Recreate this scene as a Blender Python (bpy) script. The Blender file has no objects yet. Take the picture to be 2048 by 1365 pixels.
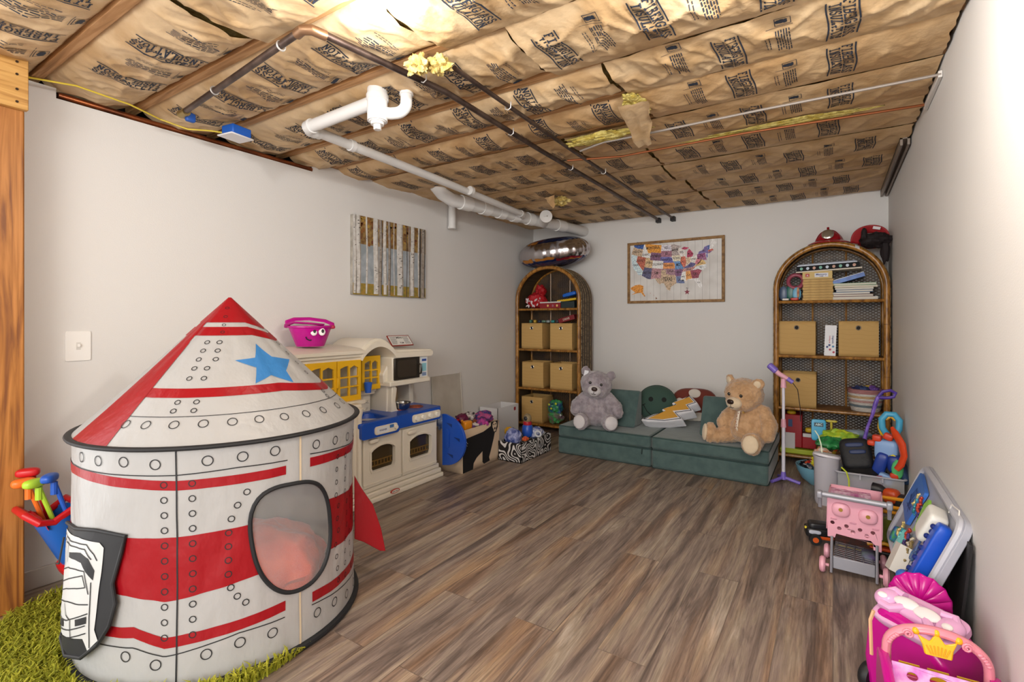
import bpy, bmesh, math, random
from math import pi, sin, cos, sqrt, atan2, radians as R
from mathutils import Vector as V, Matrix, noise as NZ
random.seed(7)
S = bpy.context.scene
C = S.collection
# ---------------------------------------------------------------- camera, world, lights, exposure
cd = bpy.data.cameras.new('camera'); cam = bpy.data.objects.new('camera', cd); C.objects.link(cam)
cam.location = (0, 0, 1.18); cam.rotation_euler = (pi/2, 0, math.atan(642/995))
cd.sensor_width = 36; cd.lens = 995/2048*36; cd.shift_y = -(682.5-642)/2048; cd.clip_start = .02
S.camera = cam
S.view_settings.view_transform = 'Standard'; S.view_settings.look = 'None'
S.view_settings.exposure = 0.54; S.view_settings.gamma = 1; S.view_settings.use_curve_mapping = False
W = bpy.data.worlds.new('world'); S.world = W; W.use_nodes = True
W.node_tree.nodes['Background'].inputs[0].default_value = (1, .995, .985, 1)
W.node_tree.nodes['Background'].inputs[1].default_value = 2.3
def light(name, loc, power, radius, colr=(1, .975, .94)):
    l = bpy.data.lights.new(name, 'POINT'); l.energy = power; l.shadow_soft_size = radius; l.color = colr
    o = bpy.data.objects.new(name, l); o.location = loc; C.objects.link(o); return o
light('bulb_or_fill_light', (-1.225, 1.10, 2.08), 7, .03)                 # bare bulb seen at the top of the picture
light('bulb_or_fill_light', (-.10, 1.30, 2.08), 24, .04)                 # second bare bulb, just above the frame on the right
light('bulb_or_fill_light', (-.1, -2.1, 1.85), 180, .80)                  # unseen fill lamp added behind the camera to even out the room

# ---------------------------------------------------------------- helpers
def lin(h):
    h = h.lstrip('#'); r = []
    for i in (0, 2, 4):
        v = int(h[i:i+2], 16)/255
        r.append(v/12.92 if v <= .04045 else ((v+.055)/1.055)**2.4)
    return (*r, 1)
MC = {}
def nd(nt, t, **k):
    n = nt.nodes.new(t)
    for a, b in k.items(): setattr(n, a, b)
    return n
def M(h, rough=.5, metal=0, bump=0, bs=60, var=0, vs=8, trans=0, alpha=1, coat=0, sheen=0, h2=None, stretch=None, transl=0, emit=0, ior=1.45):
    """procedural material: colour h (varied towards h2 by noise), bump from noise"""
    key = (h, rough, metal, bump, bs, var, vs, trans, alpha, coat, sheen, h2, stretch, transl, emit)
    if key in MC: return MC[key]
    m = bpy.data.materials.new('mat_'+h.strip('#')); m.use_nodes = True; nt = m.node_tree
    b = nt.nodes['Principled BSDF']; b.inputs['Base Color'].default_value = lin(h)
    b.inputs['Roughness'].default_value = rough; b.inputs['Metallic'].default_value = metal
    b.inputs['Transmission Weight'].default_value = trans; b.inputs['Alpha'].default_value = alpha
    b.inputs['Coat Weight'].default_value = coat; b.inputs['Sheen Weight'].default_value = sheen
    b.inputs['IOR'].default_value = ior
    if emit: b.inputs['Emission Color'].default_value = lin(h); b.inputs['Emission Strength'].default_value = emit
    tc = nd(nt, 'ShaderNodeTexCoord'); vec = tc.outputs['Object']
    if stretch:
        mp = nd(nt, 'ShaderNodeMapping'); mp.inputs['Scale'].default_value = stretch
        nt.links.new(vec, mp.inputs[0]); vec = mp.outputs[0]
    if var or h2:
        n = nd(nt, 'ShaderNodeTexNoise'); n.inputs['Scale'].default_value = vs; n.inputs['Detail'].default_value = 5
        nt.links.new(vec, n.inputs['Vector'])
        mx = nd(nt, 'ShaderNodeMix', data_type='RGBA')
        c = lin(h); c2 = lin(h2) if h2 else tuple(x*(1-var) for x in c[:3])+(1,)
        mx.inputs[6].default_value = c; mx.inputs[7].default_value = c2
        mr = nd(nt, 'ShaderNodeMapRange'); mr.inputs[1].default_value = .38; mr.inputs[2].default_value = .62
        nt.links.new(n.outputs[0], mr.inputs[0]); nt.links.new(mr.outputs[0], mx.inputs[0])
        nt.links.new(mx.outputs[2], b.inputs['Base Color'])
    if bump:
        n = nd(nt, 'ShaderNodeTexNoise'); n.inputs['Scale'].default_value = bs; n.inputs['Detail'].default_value = 4
        nt.links.new(vec, n.inputs['Vector'])
        bp = nd(nt, 'ShaderNodeBump'); bp.inputs['Strength'].default_value = 1; bp.inputs['Distance'].default_value = bump
        nt.links.new(n.outputs[0], bp.inputs['Height']); nt.links.new(bp.outputs[0], b.inputs['Normal'])
    if transl:
        t = nd(nt, 'ShaderNodeBsdfTranslucent'); t.inputs[0].default_value = lin(h)
        ms = nd(nt, 'ShaderNodeMixShader'); ms.inputs[0].default_value = transl
        out = nt.nodes['Material Output']
        nt.links.new(b.outputs[0], ms.inputs[1]); nt.links.new(t.outputs[0], ms.inputs[2]); nt.links.new(ms.outputs[0], out.inputs[0])
    MC[key] = m; return m
def pl(h, r=.32, **k): return M(h, r, **k)          # plastic

def rotm(rx=0, ry=0, rz=0): return Matrix.Rotation(rz, 4, 'Z') @ Matrix.Rotation(ry, 4, 'Y') @ Matrix.Rotation(rx, 4, 'X')
class B:
    """collects faces; .build() links them as ONE mesh object"""
    def __init__(s): s.v = []; s.f = []; s.m = []; s.X = Matrix()
    def at(s, x=0, y=0, z=0, rx=0, ry=0, rz=0): s.X = Matrix.Translation((x, y, z)) @ rotm(rx, ry, rz); return s
    def add(s, vs, fs, mi=0):
        o = len(s.v); s.v += [tuple(s.X @ V(p)) for p in vs]
        s.f += [tuple(i+o for i in f) for f in fs]; s.m += [mi]*len(fs); return s
    def box(s, x0, x1, y0, y1, z0, z1, mi=0):
        vs = [(x, y, z) for x in (x0, x1) for y in (y0, y1) for z in (z0, z1)]
        return s.add(vs, [(0, 1, 3, 2), (4, 6, 7, 5), (0, 4, 5, 1), (2, 3, 7, 6), (0, 2, 6, 4), (1, 5, 7, 3)], mi)
    def grid(s, fn, nu, nv, mi=0, cu=False, cv=False, keep=None):
        vs = [fn(i/nu, j/nv) for i in range(nu+(not cu)) for j in range(nv+(not cv))]
        w = nv+(not cv); n = nu+(not cu); fs = []
        for i in range(nu):
            for j in range(nv):
                if keep and not keep((i+.5)/nu, (j+.5)/nv): continue
                a = i % n; b = (i+1) % n; c = j % w; d = (j+1) % w
                fs.append((a*w+c, b*w+c, b*w+d, a*w+d))
        return s.add(vs, fs, mi)
    def ell(s, c, r, n=24, mi=0, rx=0, ry=0, rz=0, e=1.0, n2=None):
        """ellipsoid / superellipsoid (e<1 boxier)"""
        m = n2 or n//2; Q = rotm(rx, ry, rz); c = V(c)
        sg = lambda a: (abs(a)**e)*(1 if a >= 0 else -1)
        def fn(u, v):
            a = u*2*pi; b = (v-.5)*pi
            return c + Q @ V((r[0]*sg(cos(b))*sg(cos(a)), r[1]*sg(cos(b))*sg(sin(a)), r[2]*sg(sin(b))))
        return s.grid(fn, n, m, mi, cu=True)
    def rbox(s, c, r, e=.25, n=32, mi=0, **k): return s.ell(c, r, n, mi, e=e, **k)
    def lathe(s, prof, c=(0, 0, 0), n=32, mi=0, rx=0, ry=0, rz=0, sx=1, sy=1):
        Q = rotm(rx, ry, rz); c = V(c); k = len(prof)-1
        def fn(u, v):
            r, z = prof[int(round(v*k))]; a = u*2*pi
            return c + Q @ V((r*cos(a)*sx, r*sin(a)*sy, z))
        return s.grid(fn, n, k, mi, cu=True)
    def cyl(s, p0, p1, r0, r1=None, n=20, mi=0, cap=True):
        r1 = r0 if r1 is None else r1; p0 = V(p0); p1 = V(p1); d = p1-p0; q = d.to_track_quat('Z', 'Y').to_matrix()
        vs = []
        for p, r in ((p0, r0), (p1, r1)):
            vs += [p + q @ V((r*cos(2*pi*i/n), r*sin(2*pi*i/n), 0)) for i in range(n)]
        fs = [(i, (i+1) % n, n+(i+1) % n, n+i) for i in range(n)]
        if cap: fs += [tuple(range(n))[::-1], tuple(range(n, 2*n))]
        return s.add(vs, fs, mi)
    def tube(s, pts, r, n=10, mi=0, closed=False, cap=True, flat=None):
        P = [V(p) for p in pts]; N = len(P); rr = r if isinstance(r, (list, tuple)) else [r]*N
        vs = []; up = None
        for i, p in enumerate(P):
            a = P[(i-1) % N] if (closed or i > 0) else p; b = P[(i+1) % N] if (closed or i < N-1) else p
            t = (b-a).normalized()
            if up is None:
                up = V((0, 0, 1)) if abs(t.z) < .9 else V((1, 0, 0))
            x = up.cross(t)
            if x.length < 1e-4: x = V((1, 0, 0)).cross(t)
            x.normalize(); y = t.cross(x).normalized(); up = y
            f = flat or (1, 1)
            vs += [p + x*(rr[i]*f[0]*cos(2*pi*k/n)) + y*(rr[i]*f[1]*sin(2*pi*k/n)) for k in range(n)]
        fs = []
        for i in range(N if closed else N-1):
            j = (i+1) % N
            fs += [(i*n+k, i*n+(k+1) % n, j*n+(k+1) % n, j*n+k) for k in range(n)]
        if cap and not closed: fs += [tuple(range(n))[::-1], tuple(range((N-1)*n, N*n))]
        return s.add(vs, fs, mi)
    def prism(s, poly, z0, z1, mi=0, mi2=None, holes=None):
        """poly in local xy extruded from z0 to z1 (triangulated caps)"""
        from mathutils.geometry import tessellate_polygon as tp
        loops = [poly]+(holes or []); vs = []; fs = []; allp = [p for l in loops for p in l]; n = len(allp)
        vs = [(p[0], p[1], z0) for p in allp]+[(p[0], p[1], z1) for p in allp]
        tri = tp([[V((p[0], p[1], 0)) for p in l] for l in loops])
        s.add(vs, [], mi); o = len(s.v)-2*n
        cap = [tuple(o+i for i in t) for t in tri]+[tuple(o+n+i for i in t[::-1]) for t in tri]
        s.f += cap; s.m += [mi if mi2 is None else mi2]*len(cap); k = 0
        for l in loops:
            for i in range(len(l)):
                a = k+i; b = k+(i+1) % len(l); s.f.append((o+a, o+b, o+n+b, o+n+a)); s.m.append(mi)
            k += len(l)
        return s
    def build(s, name, mats, parent=None, smooth=True, bevel=0, sub=0, solid=0, seg=2, ang=35, loc=None, fix=True):
        me = bpy.data.meshes.new(name); me.from_pydata(s.v, [], s.f)
        for m in (mats if isinstance(mats, (list, tuple)) else [mats]): me.materials.append(m)
        me.polygons.foreach_set('material_index', s.m)
        if fix:
            bm = bmesh.new(); bm.from_mesh(me); bmesh.ops.remove_doubles(bm, verts=bm.verts, dist=1e-5)
            bmesh.ops.recalc_face_normals(bm, faces=bm.faces); bm.to_mesh(me); bm.free()
        if smooth:
            me.polygons.foreach_set('use_smooth', [True]*len(me.polygons))
            try: me.set_sharp_from_angle(angle=R(ang))
            except Exception: pass
        o = bpy.data.objects.new(name, me); C.objects.link(o)
        if parent: o.parent = parent
        if loc: o.location = loc
        if solid: d = o.modifiers.new('s', 'SOLIDIFY'); d.thickness = solid; d.offset = 0
        if bevel: d = o.modifiers.new('b', 'BEVEL'); d.width = bevel; d.segments = seg; d.limit_method = 'ANGLE'; d.harden_normals = False
        if sub: d = o.modifiers.new('u', 'SUBSURF'); d.levels = d.render_levels = sub
        return o
def tag(o, label, cat, group=None):
    o['label'] = label; o['category'] = cat
    if group: o['group'] = group
    return o
def struct(o): o['kind'] = 'structure'; return o
def thing(name, label, cat, loc=(0, 0, 0), rz=0, group=None, rx=0, ry=0):
    o = bpy.data.objects.new(name, None); C.objects.link(o); o.location = loc; o.rotation_euler = (rx, ry, rz)
    o.empty_display_size = .05
    return tag(o, label, cat, group)
def dup(root, loc, rz=0, label=None, group=None, scale=None):
    r = root.copy(); C.objects.link(r); r.location = loc; r.rotation_euler = (0, 0, rz)
    if label: r['label'] = label
    if group: r['group'] = group
    if scale: r.scale = scale
    for ch in list(root.children):
        c = ch.copy(); C.objects.link(c); c.parent = r
        for g in ch.children:
            d = g.copy(); C.objects.link(d); d.parent = c
    return r
def rad(cx, cy, r, n=24, a0=0, a1=2*pi, ry=None):
    return [(cx+r*cos(a0+(a1-a0)*i/n), cy+(ry or r)*sin(a0+(a1-a0)*i/n)) for i in range(n + (abs(a1-a0) < 6.28))]
def rrect(x0, x1, y0, y1, r, n=5):
    P = []
    for cx, cy, a in ((x1-r, y1-r, 0), (x0+r, y1-r, pi/2), (x0+r, y0+r, pi), (x1-r, y0+r, 1.5*pi)):
        P += [(cx+r*cos(a+pi/2*i/n), cy+r*sin(a+pi/2*i/n)) for i in range(n+1)]
    return P
def textbm(b, txt, size, fn, mi=0, bold=.012, sx=1.0, center=True, thick=None):
    """flat lettering: each glyph outline becomes faces, mapped through fn(x, y) -> 3D point"""
    cu = bpy.data.curves.new('t', 'FONT'); cu.body = txt; cu.size = size; cu.offset = bold*size; cu.resolution_u = 2
    o = bpy.data.objects.new('t', cu); me = bpy.data.meshes.new_from_object(o)
    xs = [v.co.x for v in me.vertices] or [0]; ox = (min(xs)+max(xs))/2 if center else 0
    b.add([fn((v.co.x-ox)*sx, v.co.y) for v in me.vertices], [tuple(p.vertices) for p in me.polygons], mi)
    bpy.data.objects.remove(o); bpy.data.meshes.remove(me); bpy.data.curves.remove(cu)
    return b
# ---------------------------------------------------------------- room shell
XL, XR, YB, ZC = -2.96, .378, 5.05, 2.255
def floor_mat():
    m = bpy.data.materials.new('vinyl_planks'); m.use_nodes = True; nt = m.node_tree; L = nt.links.new
    b = nt.nodes['Principled BSDF']; tc = nd(nt, 'ShaderNodeTexCoord')
    mp = nd(nt, 'ShaderNodeMapping'); mp.inputs['Rotation'].default_value = (0, 0, pi/2); L(tc.outputs['Object'], mp.inputs[0])
    br = nd(nt, 'ShaderNodeTexBrick', offset=.37, offset_frequency=2)
    br.inputs['Scale'].default_value = 1; br.inputs['Brick Width'].default_value = 1.22; br.inputs['Row Height'].default_value = .178
    br.inputs['Mortar Size'].default_value = .0016; br.inputs['Mortar Smooth'].default_value = .3; br.inputs['Bias'].default_value = 0
    br.inputs[1].default_value = (0, 0, 0, 1); br.inputs[2].default_value = (1, 1, 1, 1); br.inputs[3].default_value = (.5, .5, .5, 1)
    L(mp.outputs[0], br.inputs[0])
    # per-plank offset for the grain
    vm = nd(nt, 'ShaderNodeVectorMath', operation='MULTIPLY_ADD'); vm.inputs[1].default_value = (3.1, 7.7, 0)
    L(br.outputs[0], vm.inputs[0]); L(tc.outputs['Object'], vm.inputs[2])
    def ns(sc, sx, sy, det=6, dist=0):
        q = nd(nt, 'ShaderNodeMapping'); q.inputs['Scale'].default_value = (sx, sy, 1); L(vm.outputs[0], q.inputs[0])
        n = nd(nt, 'ShaderNodeTexNoise'); n.inputs['Scale'].default_value = sc; n.inputs['Detail'].default_value = det
        n.inputs['Distortion'].default_value = dist; n.inputs['Roughness'].default_value = .62; L(q.outputs[0], n.inputs[0]); return n
    g1 = ns(2.2, 6.5, .55, 8, .9); g2 = ns(14, 10, .45, 6, .3); g3 = ns(1.1, 4.5, .5, 3, .4)
    r = nd(nt, 'ShaderNodeValToRGB'); e = r.color_ramp.elements
    e[0].position = .30; e[0].color = lin('#564b45'); e[1].position = .72; e[1].color = lin('#b8aca0')
    for p, c in ((.42, '#72645c'), (.50, '#8c7d73'), (.58, '#988a7a')):
        x = e.new(p); x.color = lin(c)
    L(g1.outputs[0], r.inputs[0])
    r2 = nd(nt, 'ShaderNodeValToRGB'); e = r2.color_ramp.elements
    e[0].position = .34; e[0].color = (.64, .63, .63, 1); e[1].position = .62; e[1].color = (1.12, 1.12, 1.12, 1); L(g2.outputs[0], r2.inputs[0])
    mx = nd(nt, 'ShaderNodeMix', data_type='RGBA', blend_type='MULTIPLY'); mx.inputs[0].default_value = .85
    L(r.outputs[0], mx.inputs[6]); L(r2.outputs[0], mx.inputs[7])
    # warm tan patches
    r3 = nd(nt, 'ShaderNodeValToRGB'); e = r3.color_ramp.elements; e[0].position = .48; e[0].color = (0, 0, 0, 1); e[1].position = .66; e[1].color = (1, 1, 1, 1)
    L(g3.outputs[0], r3.inputs[0])
    m2 = nd(nt, 'ShaderNodeMix', data_type='RGBA', blend_type='MULTIPLY'); m2.inputs[7].default_value = (1.10, .90, .70, 1)
    L(r3.outputs[0], m2.inputs[0]); L(mx.outputs[2], m2.inputs[6])
    m3 = nd(nt, 'ShaderNodeMix', data_type='RGBA'); m3.inputs[7].default_value = lin('#2a2423')
    mo = nd(nt, 'ShaderNodeMath', operation='MULTIPLY'); mo.inputs[1].default_value = .4; L(br.outputs[1], mo.inputs[0])
    L(mo.outputs[0], m3.inputs[0]); L(m2.outputs[2], m3.inputs[6]); L(m3.outputs[2], b.inputs['Base Color'])
    b.inputs['Roughness'].default_value = .42; b.inputs['Specular IOR Level'].default_value = .4
    bp = nd(nt, 'ShaderNodeBump'); bp.inputs['Distance'].default_value = .0012; bp.inputs['Strength'].default_value = .6
    L(g2.outputs[0], bp.inputs['Height']); L(bp.outputs[0], b.inputs['Normal'])
    return m
struct(B().box(-3.2, 1.6, -4, YB+.1, -.05, 0).build('floor', floor_mat(), smooth=False))
wallm = M('#dddbd8', .55, bump=.0006, bs=180)
# wall_left: painted drywall with a lower cut-out along its top, ending beside the wooden post
P = [(.60, 0), (YB+.1, 0), (YB+.1, ZC), (4.2, ZC-.02), (4.2, ZC), (2.10, ZC), (2.10, 2.19), (.775, 2.19), (.775, 2.235), (.60, 2.235)]
b = B(); b.X = Matrix(((0, 0, 1, 0), (1, 0, 0, 0), (0, 1, 0, 0), (0, 0, 0, 1))); b.prism(P, XL-.013, XL)
struct(b.build('wall_left', wallm, smooth=False))
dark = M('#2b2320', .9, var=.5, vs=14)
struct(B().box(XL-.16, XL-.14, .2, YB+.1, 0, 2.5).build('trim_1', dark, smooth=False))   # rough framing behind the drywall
struct(B().box(XL-.02, XR+.02, YB, YB+.02, 0, 2.5).build('wall_back', wallm, smooth=False))
struct(B().box(XR, XR+.014, -.6, YB+.02, 0, 2.275).build('wall_right', wallm, smooth=False))
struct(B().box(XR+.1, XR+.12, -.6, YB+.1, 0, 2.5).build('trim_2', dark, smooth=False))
struct(B().box(-3.2, 1.6, -2.2, YB+.1, 2.45, 2.48).build('ceiling', M('#a98a5c', .8, h2='#8d6d43', vs=20, bump=.002, bs=70), smooth=False))
bbm = M('#c9c4bd', .4)
b = B().box(XL, XL+.013, .60, YB, 0, .085); struct(b.build('baseboard_left', bbm, bevel=.003, smooth=False))
b = B().box(XL, XR, YB-.013, YB, 0, .085); struct(b.build('baseboard_back', bbm, bevel=.003, smooth=False))
b = B().box(XR-.013, XR, 1.0, YB, 0, .085); struct(b.build('baseboard_right', bbm, bevel=.003, smooth=False))

def wood(c1, c2, stretch, vs=3, c3=None, rough=.6, bump=.001, knots=0, dist=2.0):
    m = bpy.data.materials.new('wood'); m.use_nodes = True; nt = m.node_tree; L = nt.links.new
    b = nt.nodes['Principled BSDF']; b.inputs['Roughness'].default_value = rough
    tc = nd(nt, 'ShaderNodeTexCoord'); mp = nd(nt, 'ShaderNodeMapping'); mp.inputs['Scale'].default_value = stretch; L(tc.outputs['Object'], mp.inputs[0])
    n = nd(nt, 'ShaderNodeTexNoise'); n.inputs['Scale'].default_value = vs; n.inputs['Detail'].default_value = 6; n.inputs['Distortion'].default_value = dist
    L(mp.outputs[0], n.inputs[0])
    r = nd(nt, 'ShaderNodeValToRGB'); e = r.color_ramp.elements; e[0].position = .33; e[0].color = lin(c2); e[1].position = .62; e[1].color = lin(c1)
    if c3: x = e.new(.47); x.color = lin(c3)
    L(n.outputs[0], r.inputs[0]); src = r.outputs[0]
    if knots:
        vo = nd(nt, 'ShaderNodeTexVoronoi'); vo.inputs['Scale'].default_value = knots; m4 = nd(nt, 'ShaderNodeMapping'); m4.inputs['Scale'].default_value = tuple(.25 if s_ < 1 else 1.3 for s_ in stretch)
        L(tc.outputs['Object'], m4.inputs[0]); L(m4.outputs[0], vo.inputs[0])
        rr = nd(nt, 'ShaderNodeValToRGB'); e = rr.color_ramp.elements; e[0].position = .05; e[0].color = (1, 1, 1, 1); e[1].position = .13; e[1].color = (0, 0, 0, 1)
        L(vo.outputs[0], rr.inputs[0]); mx = nd(nt, 'ShaderNodeMix', data_type='RGBA'); mx.inputs[7].default_value = lin('#4a2a12')
        L(rr.outputs[0], mx.inputs[0]); L(src, mx.inputs[6]); src = mx.outputs[2]
    L(src, b.inputs['Base Color'])
    bp = nd(nt, 'ShaderNodeBump'); bp.inputs['Distance'].default_value = bump; L(n.outputs[0], bp.inputs['Height']); L(bp.outputs[0], b.inputs['Normal'])
    return m
postm = wood('#b87a3a', '#7a461c', (9, 9, .7), 1.6, '#a06527', .5, knots=6, dist=3)
pinem = wood('#cfa05a', '#a06f32', (.6, .6, 9), 3, '#bf8e48', .55, knots=7)
joistm = wood('#c19566', '#8e663c', (.7, 12, 12), 2.5, '#aa7d4e', .7)
t = thing('wooden_post', 'orange-brown varnished timber post at the left end of the white wall', 'post', (-2.855, .49, 0))
B().box(-.075, .075, -.14, .14, 0, 2.25).build('post_shaft', postm, t, bevel=.006)
b = B().box(.075, .105, -.40, .145, 2.035, 2.25); o = b.build('header_board', pinem, t, bevel=.003); o['label'] = 'paler pine board nailed across the top of the post'
for y in (-.1, 0, .11):
    for z in (2.06, 2.11, 2.17, 2.22): B().cyl((.105, y, z), (.1075, y, z), .005, n=8).build('nail_head', M('#3a2a1c', .5, .6), o)

# ---------------------------------------------------------------- joists and insulation batts
JY = [-.05, .32, .71, 1.10, 1.50, 1.93, 2.27, 2.61, 3.03, 3.43, 3.88, 4.28, 4.68, 5.04]
ordn = ['first', 'second', 'third', 'fourth', 'fifth', 'sixth', 'seventh', 'eighth', 'ninth', 'tenth', 'eleventh', 'twelfth', 'thirteenth']
for i, y in enumerate(JY[1:-1]):
    k = len(JY)-3-i
    o = B().box(XL-.13, XR+.09, y-.019, y+.019, ZC+.0, 2.45).build('ceiling_joist', joistm, smooth=False, bevel=.002)
    tag(o, 'bare wooden ceiling joist running wall to wall, %s from the back wall' % ordn[k], 'joist', 'ceiling joists')
SER = .035
GL = {  # stroke glyphs, x 0..1, y 0..1
 'F': [[(.2, 0), (.2, 1)], [(.05, 1), (.9, 1), (.9, .82)], [(.2, .52), (.65, .52)], [(.02, 0), (.42, 0)]],
 'I': [[(.5, 0), (.5, 1)], [(.2, 0), (.8, 0)], [(.2, 1), (.8, 1)]],
 'B': [[(.2, 0), (.2, 1)], [(.02, 1), (.65, 1), (.82, .88), (.82, .64), (.65, .52), (.2, .52)], [(.65, .52), (.9, .38), (.9, .12), (.7, 0), (.02, 0)]],
 'E': [[(.2, 0), (.2, 1)], [(.02, 1), (.88, 1), (.88, .82)], [(.2, .52), (.65, .52)], [(.02, 0), (.92, 0), (.92, .2)]],
 'R': [[(.2, 0), (.2, 1)], [(.02, 1), (.65, 1), (.85, .86), (.85, .64), (.65, .5), (.2, .5)], [(.55, .5), (.85, 0), (1, 0)], [(.02, 0), (.4, 0)]],
 'G': [[(.88, .78), (.7, 1), (.35, 1), (.1, .75), (.1, .25), (.35, 0), (.68, 0), (.86, .15), (.86, .42)], [(.6, .42), (1, .42)]],
 'L': [[(.25, 0), (.25, 1)], [(.05, 1), (.48, 1)], [(.05, 0), (.92, 0), (.92, .25)]],
 'A': [[(.1, 0), (.5, 1), (.9, 0)], [(.28, .34), (.72, .34)], [(-.02, 0), (.25, 0)], [(.72, 0), (1.02, 0)]],
 'S': [[(.84, .78), (.7, 1), (.3, 1), (.12, .82), (.2, .6), (.75, .42), (.9, .2), (.7, 0), (.28, 0), (.1, .22)]],
 'N': [[(.15, 0), (.15, 1), (.85, 0), (.85, 1)], [(0, 0), (.32, 0)], [(.68, 1), (1, 1)]],
 'U': [[(.15, 1), (.15, .22), (.35, 0), (.65, 0), (.85, .22), (.85, 1)], [(0, 1), (.32, 1)], [(.68, 1), (1, 1)]],
 'T': [[(.5, 0), (.5, 1)], [(.05, .8), (.05, 1), (.95, 1), (.95, .8)], [(.3, 0), (.7, 0)]],
 'O': [[(.35, 0), (.1, .25), (.1, .75), (.35, 1), (.65, 1), (.9, .75), (.9, .25), (.65, 0), (.35, 0)]]}
def stroke(b, pts, w, fn, mi, step=.02):
    for (x0, y0), (x1, y1) in zip(pts, pts[1:]):
        l = math.hypot(x1-x0, y1-y0)
        if l < 1e-6: continue
        n = max(1, int(l/step)); dx = (x1-x0)/l; dy = (y1-y0)/l; e = w*.3
        def g(u, v): t_ = -e+(l+2*e)*u; q = (v-.5)*w; return fn(x0+dx*t_-dy*q, y0+dy*t_+dx*q)
        b.grid(g, n, 1, mi)
def printblock(b, fn, mi):
    """FIBERGLASS / INSULATION between two rules; text runs along local x, centred"""
    Wt = .25
    def wavy(x, y): return fn(x, y+.004*sin(x*26+1))
    for y in (.047, -.047):
        stroke(b, [(-Wt/2+i*Wt/8, y) for i in range(9)], .0055, wavy, mi, .03)
    for txt, y0, w in (('FIBERGLASS', .004, .245), ('INSULATION', -.036, .235)):
        n = len(txt); cw = w/n
        for i, ch in enumerate(txt):
            x0 = -w/2+i*cw
            for s_ in GL[ch]:
                stroke(b, [(x0+.1*cw+p[0]*cw*.8, y0+p[1]*.031) for p in s_], .0052, wavy, mi, .03)
def parablock(b, fn, mi, rnd, icon=True):
    for k in range(6):
        y = .022-k*.0085; x = -.08
        while x < .07:
            l = rnd.uniform(.010, .03); b.grid(lambda u, v: fn(x+l*u, y+.0038*(v-.5)), 1, 1, mi); x += l+.005
    for k in range(2):
        y = -.045-k*.011; x = -.06
        while x < .05:
            l = rnd.uniform(.008, .02); b.grid(lambda u, v: fn(x+l*u, y+.003*(v-.5)), 1, 1, mi); x += l+.004
    if icon:
        stroke(b, [(-.098, -.05), (-.098, .035)], .002, fn, mi, .03)
        q = [(-.145, -.02), (-.105, -.02), (-.105, .03), (-.145, .03), (-.145, -.02)]
        stroke(b, q, .0026, fn, mi, .02)
        for a, c, r in ((-.126, 0, .012), (-.120, .012, .008), (-.130, .014, .006), (-.126, -.01, .010)):
            b.grid(lambda u, v: fn(a+r*v*cos(u*2*pi), c+r*v*sin(u*2*pi)), 10, 1, mi)
paper = M('#d8b88c', .6, h2='#bf9a6c', vs=5, bump=.007, bs=15)
paper2 = M('#d6bb94', .55, h2='#be9d72', vs=6, bump=.009, bs=12)
ink = M('#27303f', .7)
fluff = M('#d9c582', .95, h2='#b89a4a', vs=30, bump=.01, bs=60)
fluffy = M('#d4c679', .95, h2='#b8a248', vs=30, bump=.01, bs=60)
def paper_z(x, y, y0, y1, seed, sag, flat, cr):
    v = min(1, max(0, (y-y0)/(y1-y0))); p = max(0., sin(pi*v))
    z = ZC - .002 + (.03*(1-p)**4 if not flat else 0)
    z -= sag*(p**.75)*(.75+.5*NZ.noise(V((x*1.3+seed, seed, 0))))
    n = NZ.noise(V((x*5+seed, y*3, seed)))*.5+NZ.noise(V((x*11+y*5+seed, y*7-x*4, seed*2)))*.35
    rg = 1-abs(NZ.noise(V((x*7+y*4.5+seed*3, y*4-x*2, 3.3))))*2
    rg2 = 1-abs(NZ.noise(V((x*13-y*6.5+seed*5, y*5+x*3, 7.3))))*2
    return z - cr*(n*.6 + .55*rg*rg*rg + .35*rg2**3)*(.22+.78*p)
rnd = random.Random(3)
spans = []
for i in range(len(JY)-1):
    y0, y1 = JY[i], JY[i+1]
    if i == 0: continue
    brk = (-1.2, -1.1, -1.25, -1.28, -1.02, -.82, -.80, -1.35, -.98, -1.0, -.95, -.93, -.9)[i]
    if i < 3: spans += [(i, XL-.05, -1.95+.1*(i == 2), 0), (i, -1.93+.1*(i == 2), brk+.75, 1), (i, brk+.77, XR-.012, 2)]
    else: spans += [(i, XL-.05, brk, 0), (i, brk+.02, XR-.012, 2)]
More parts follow.
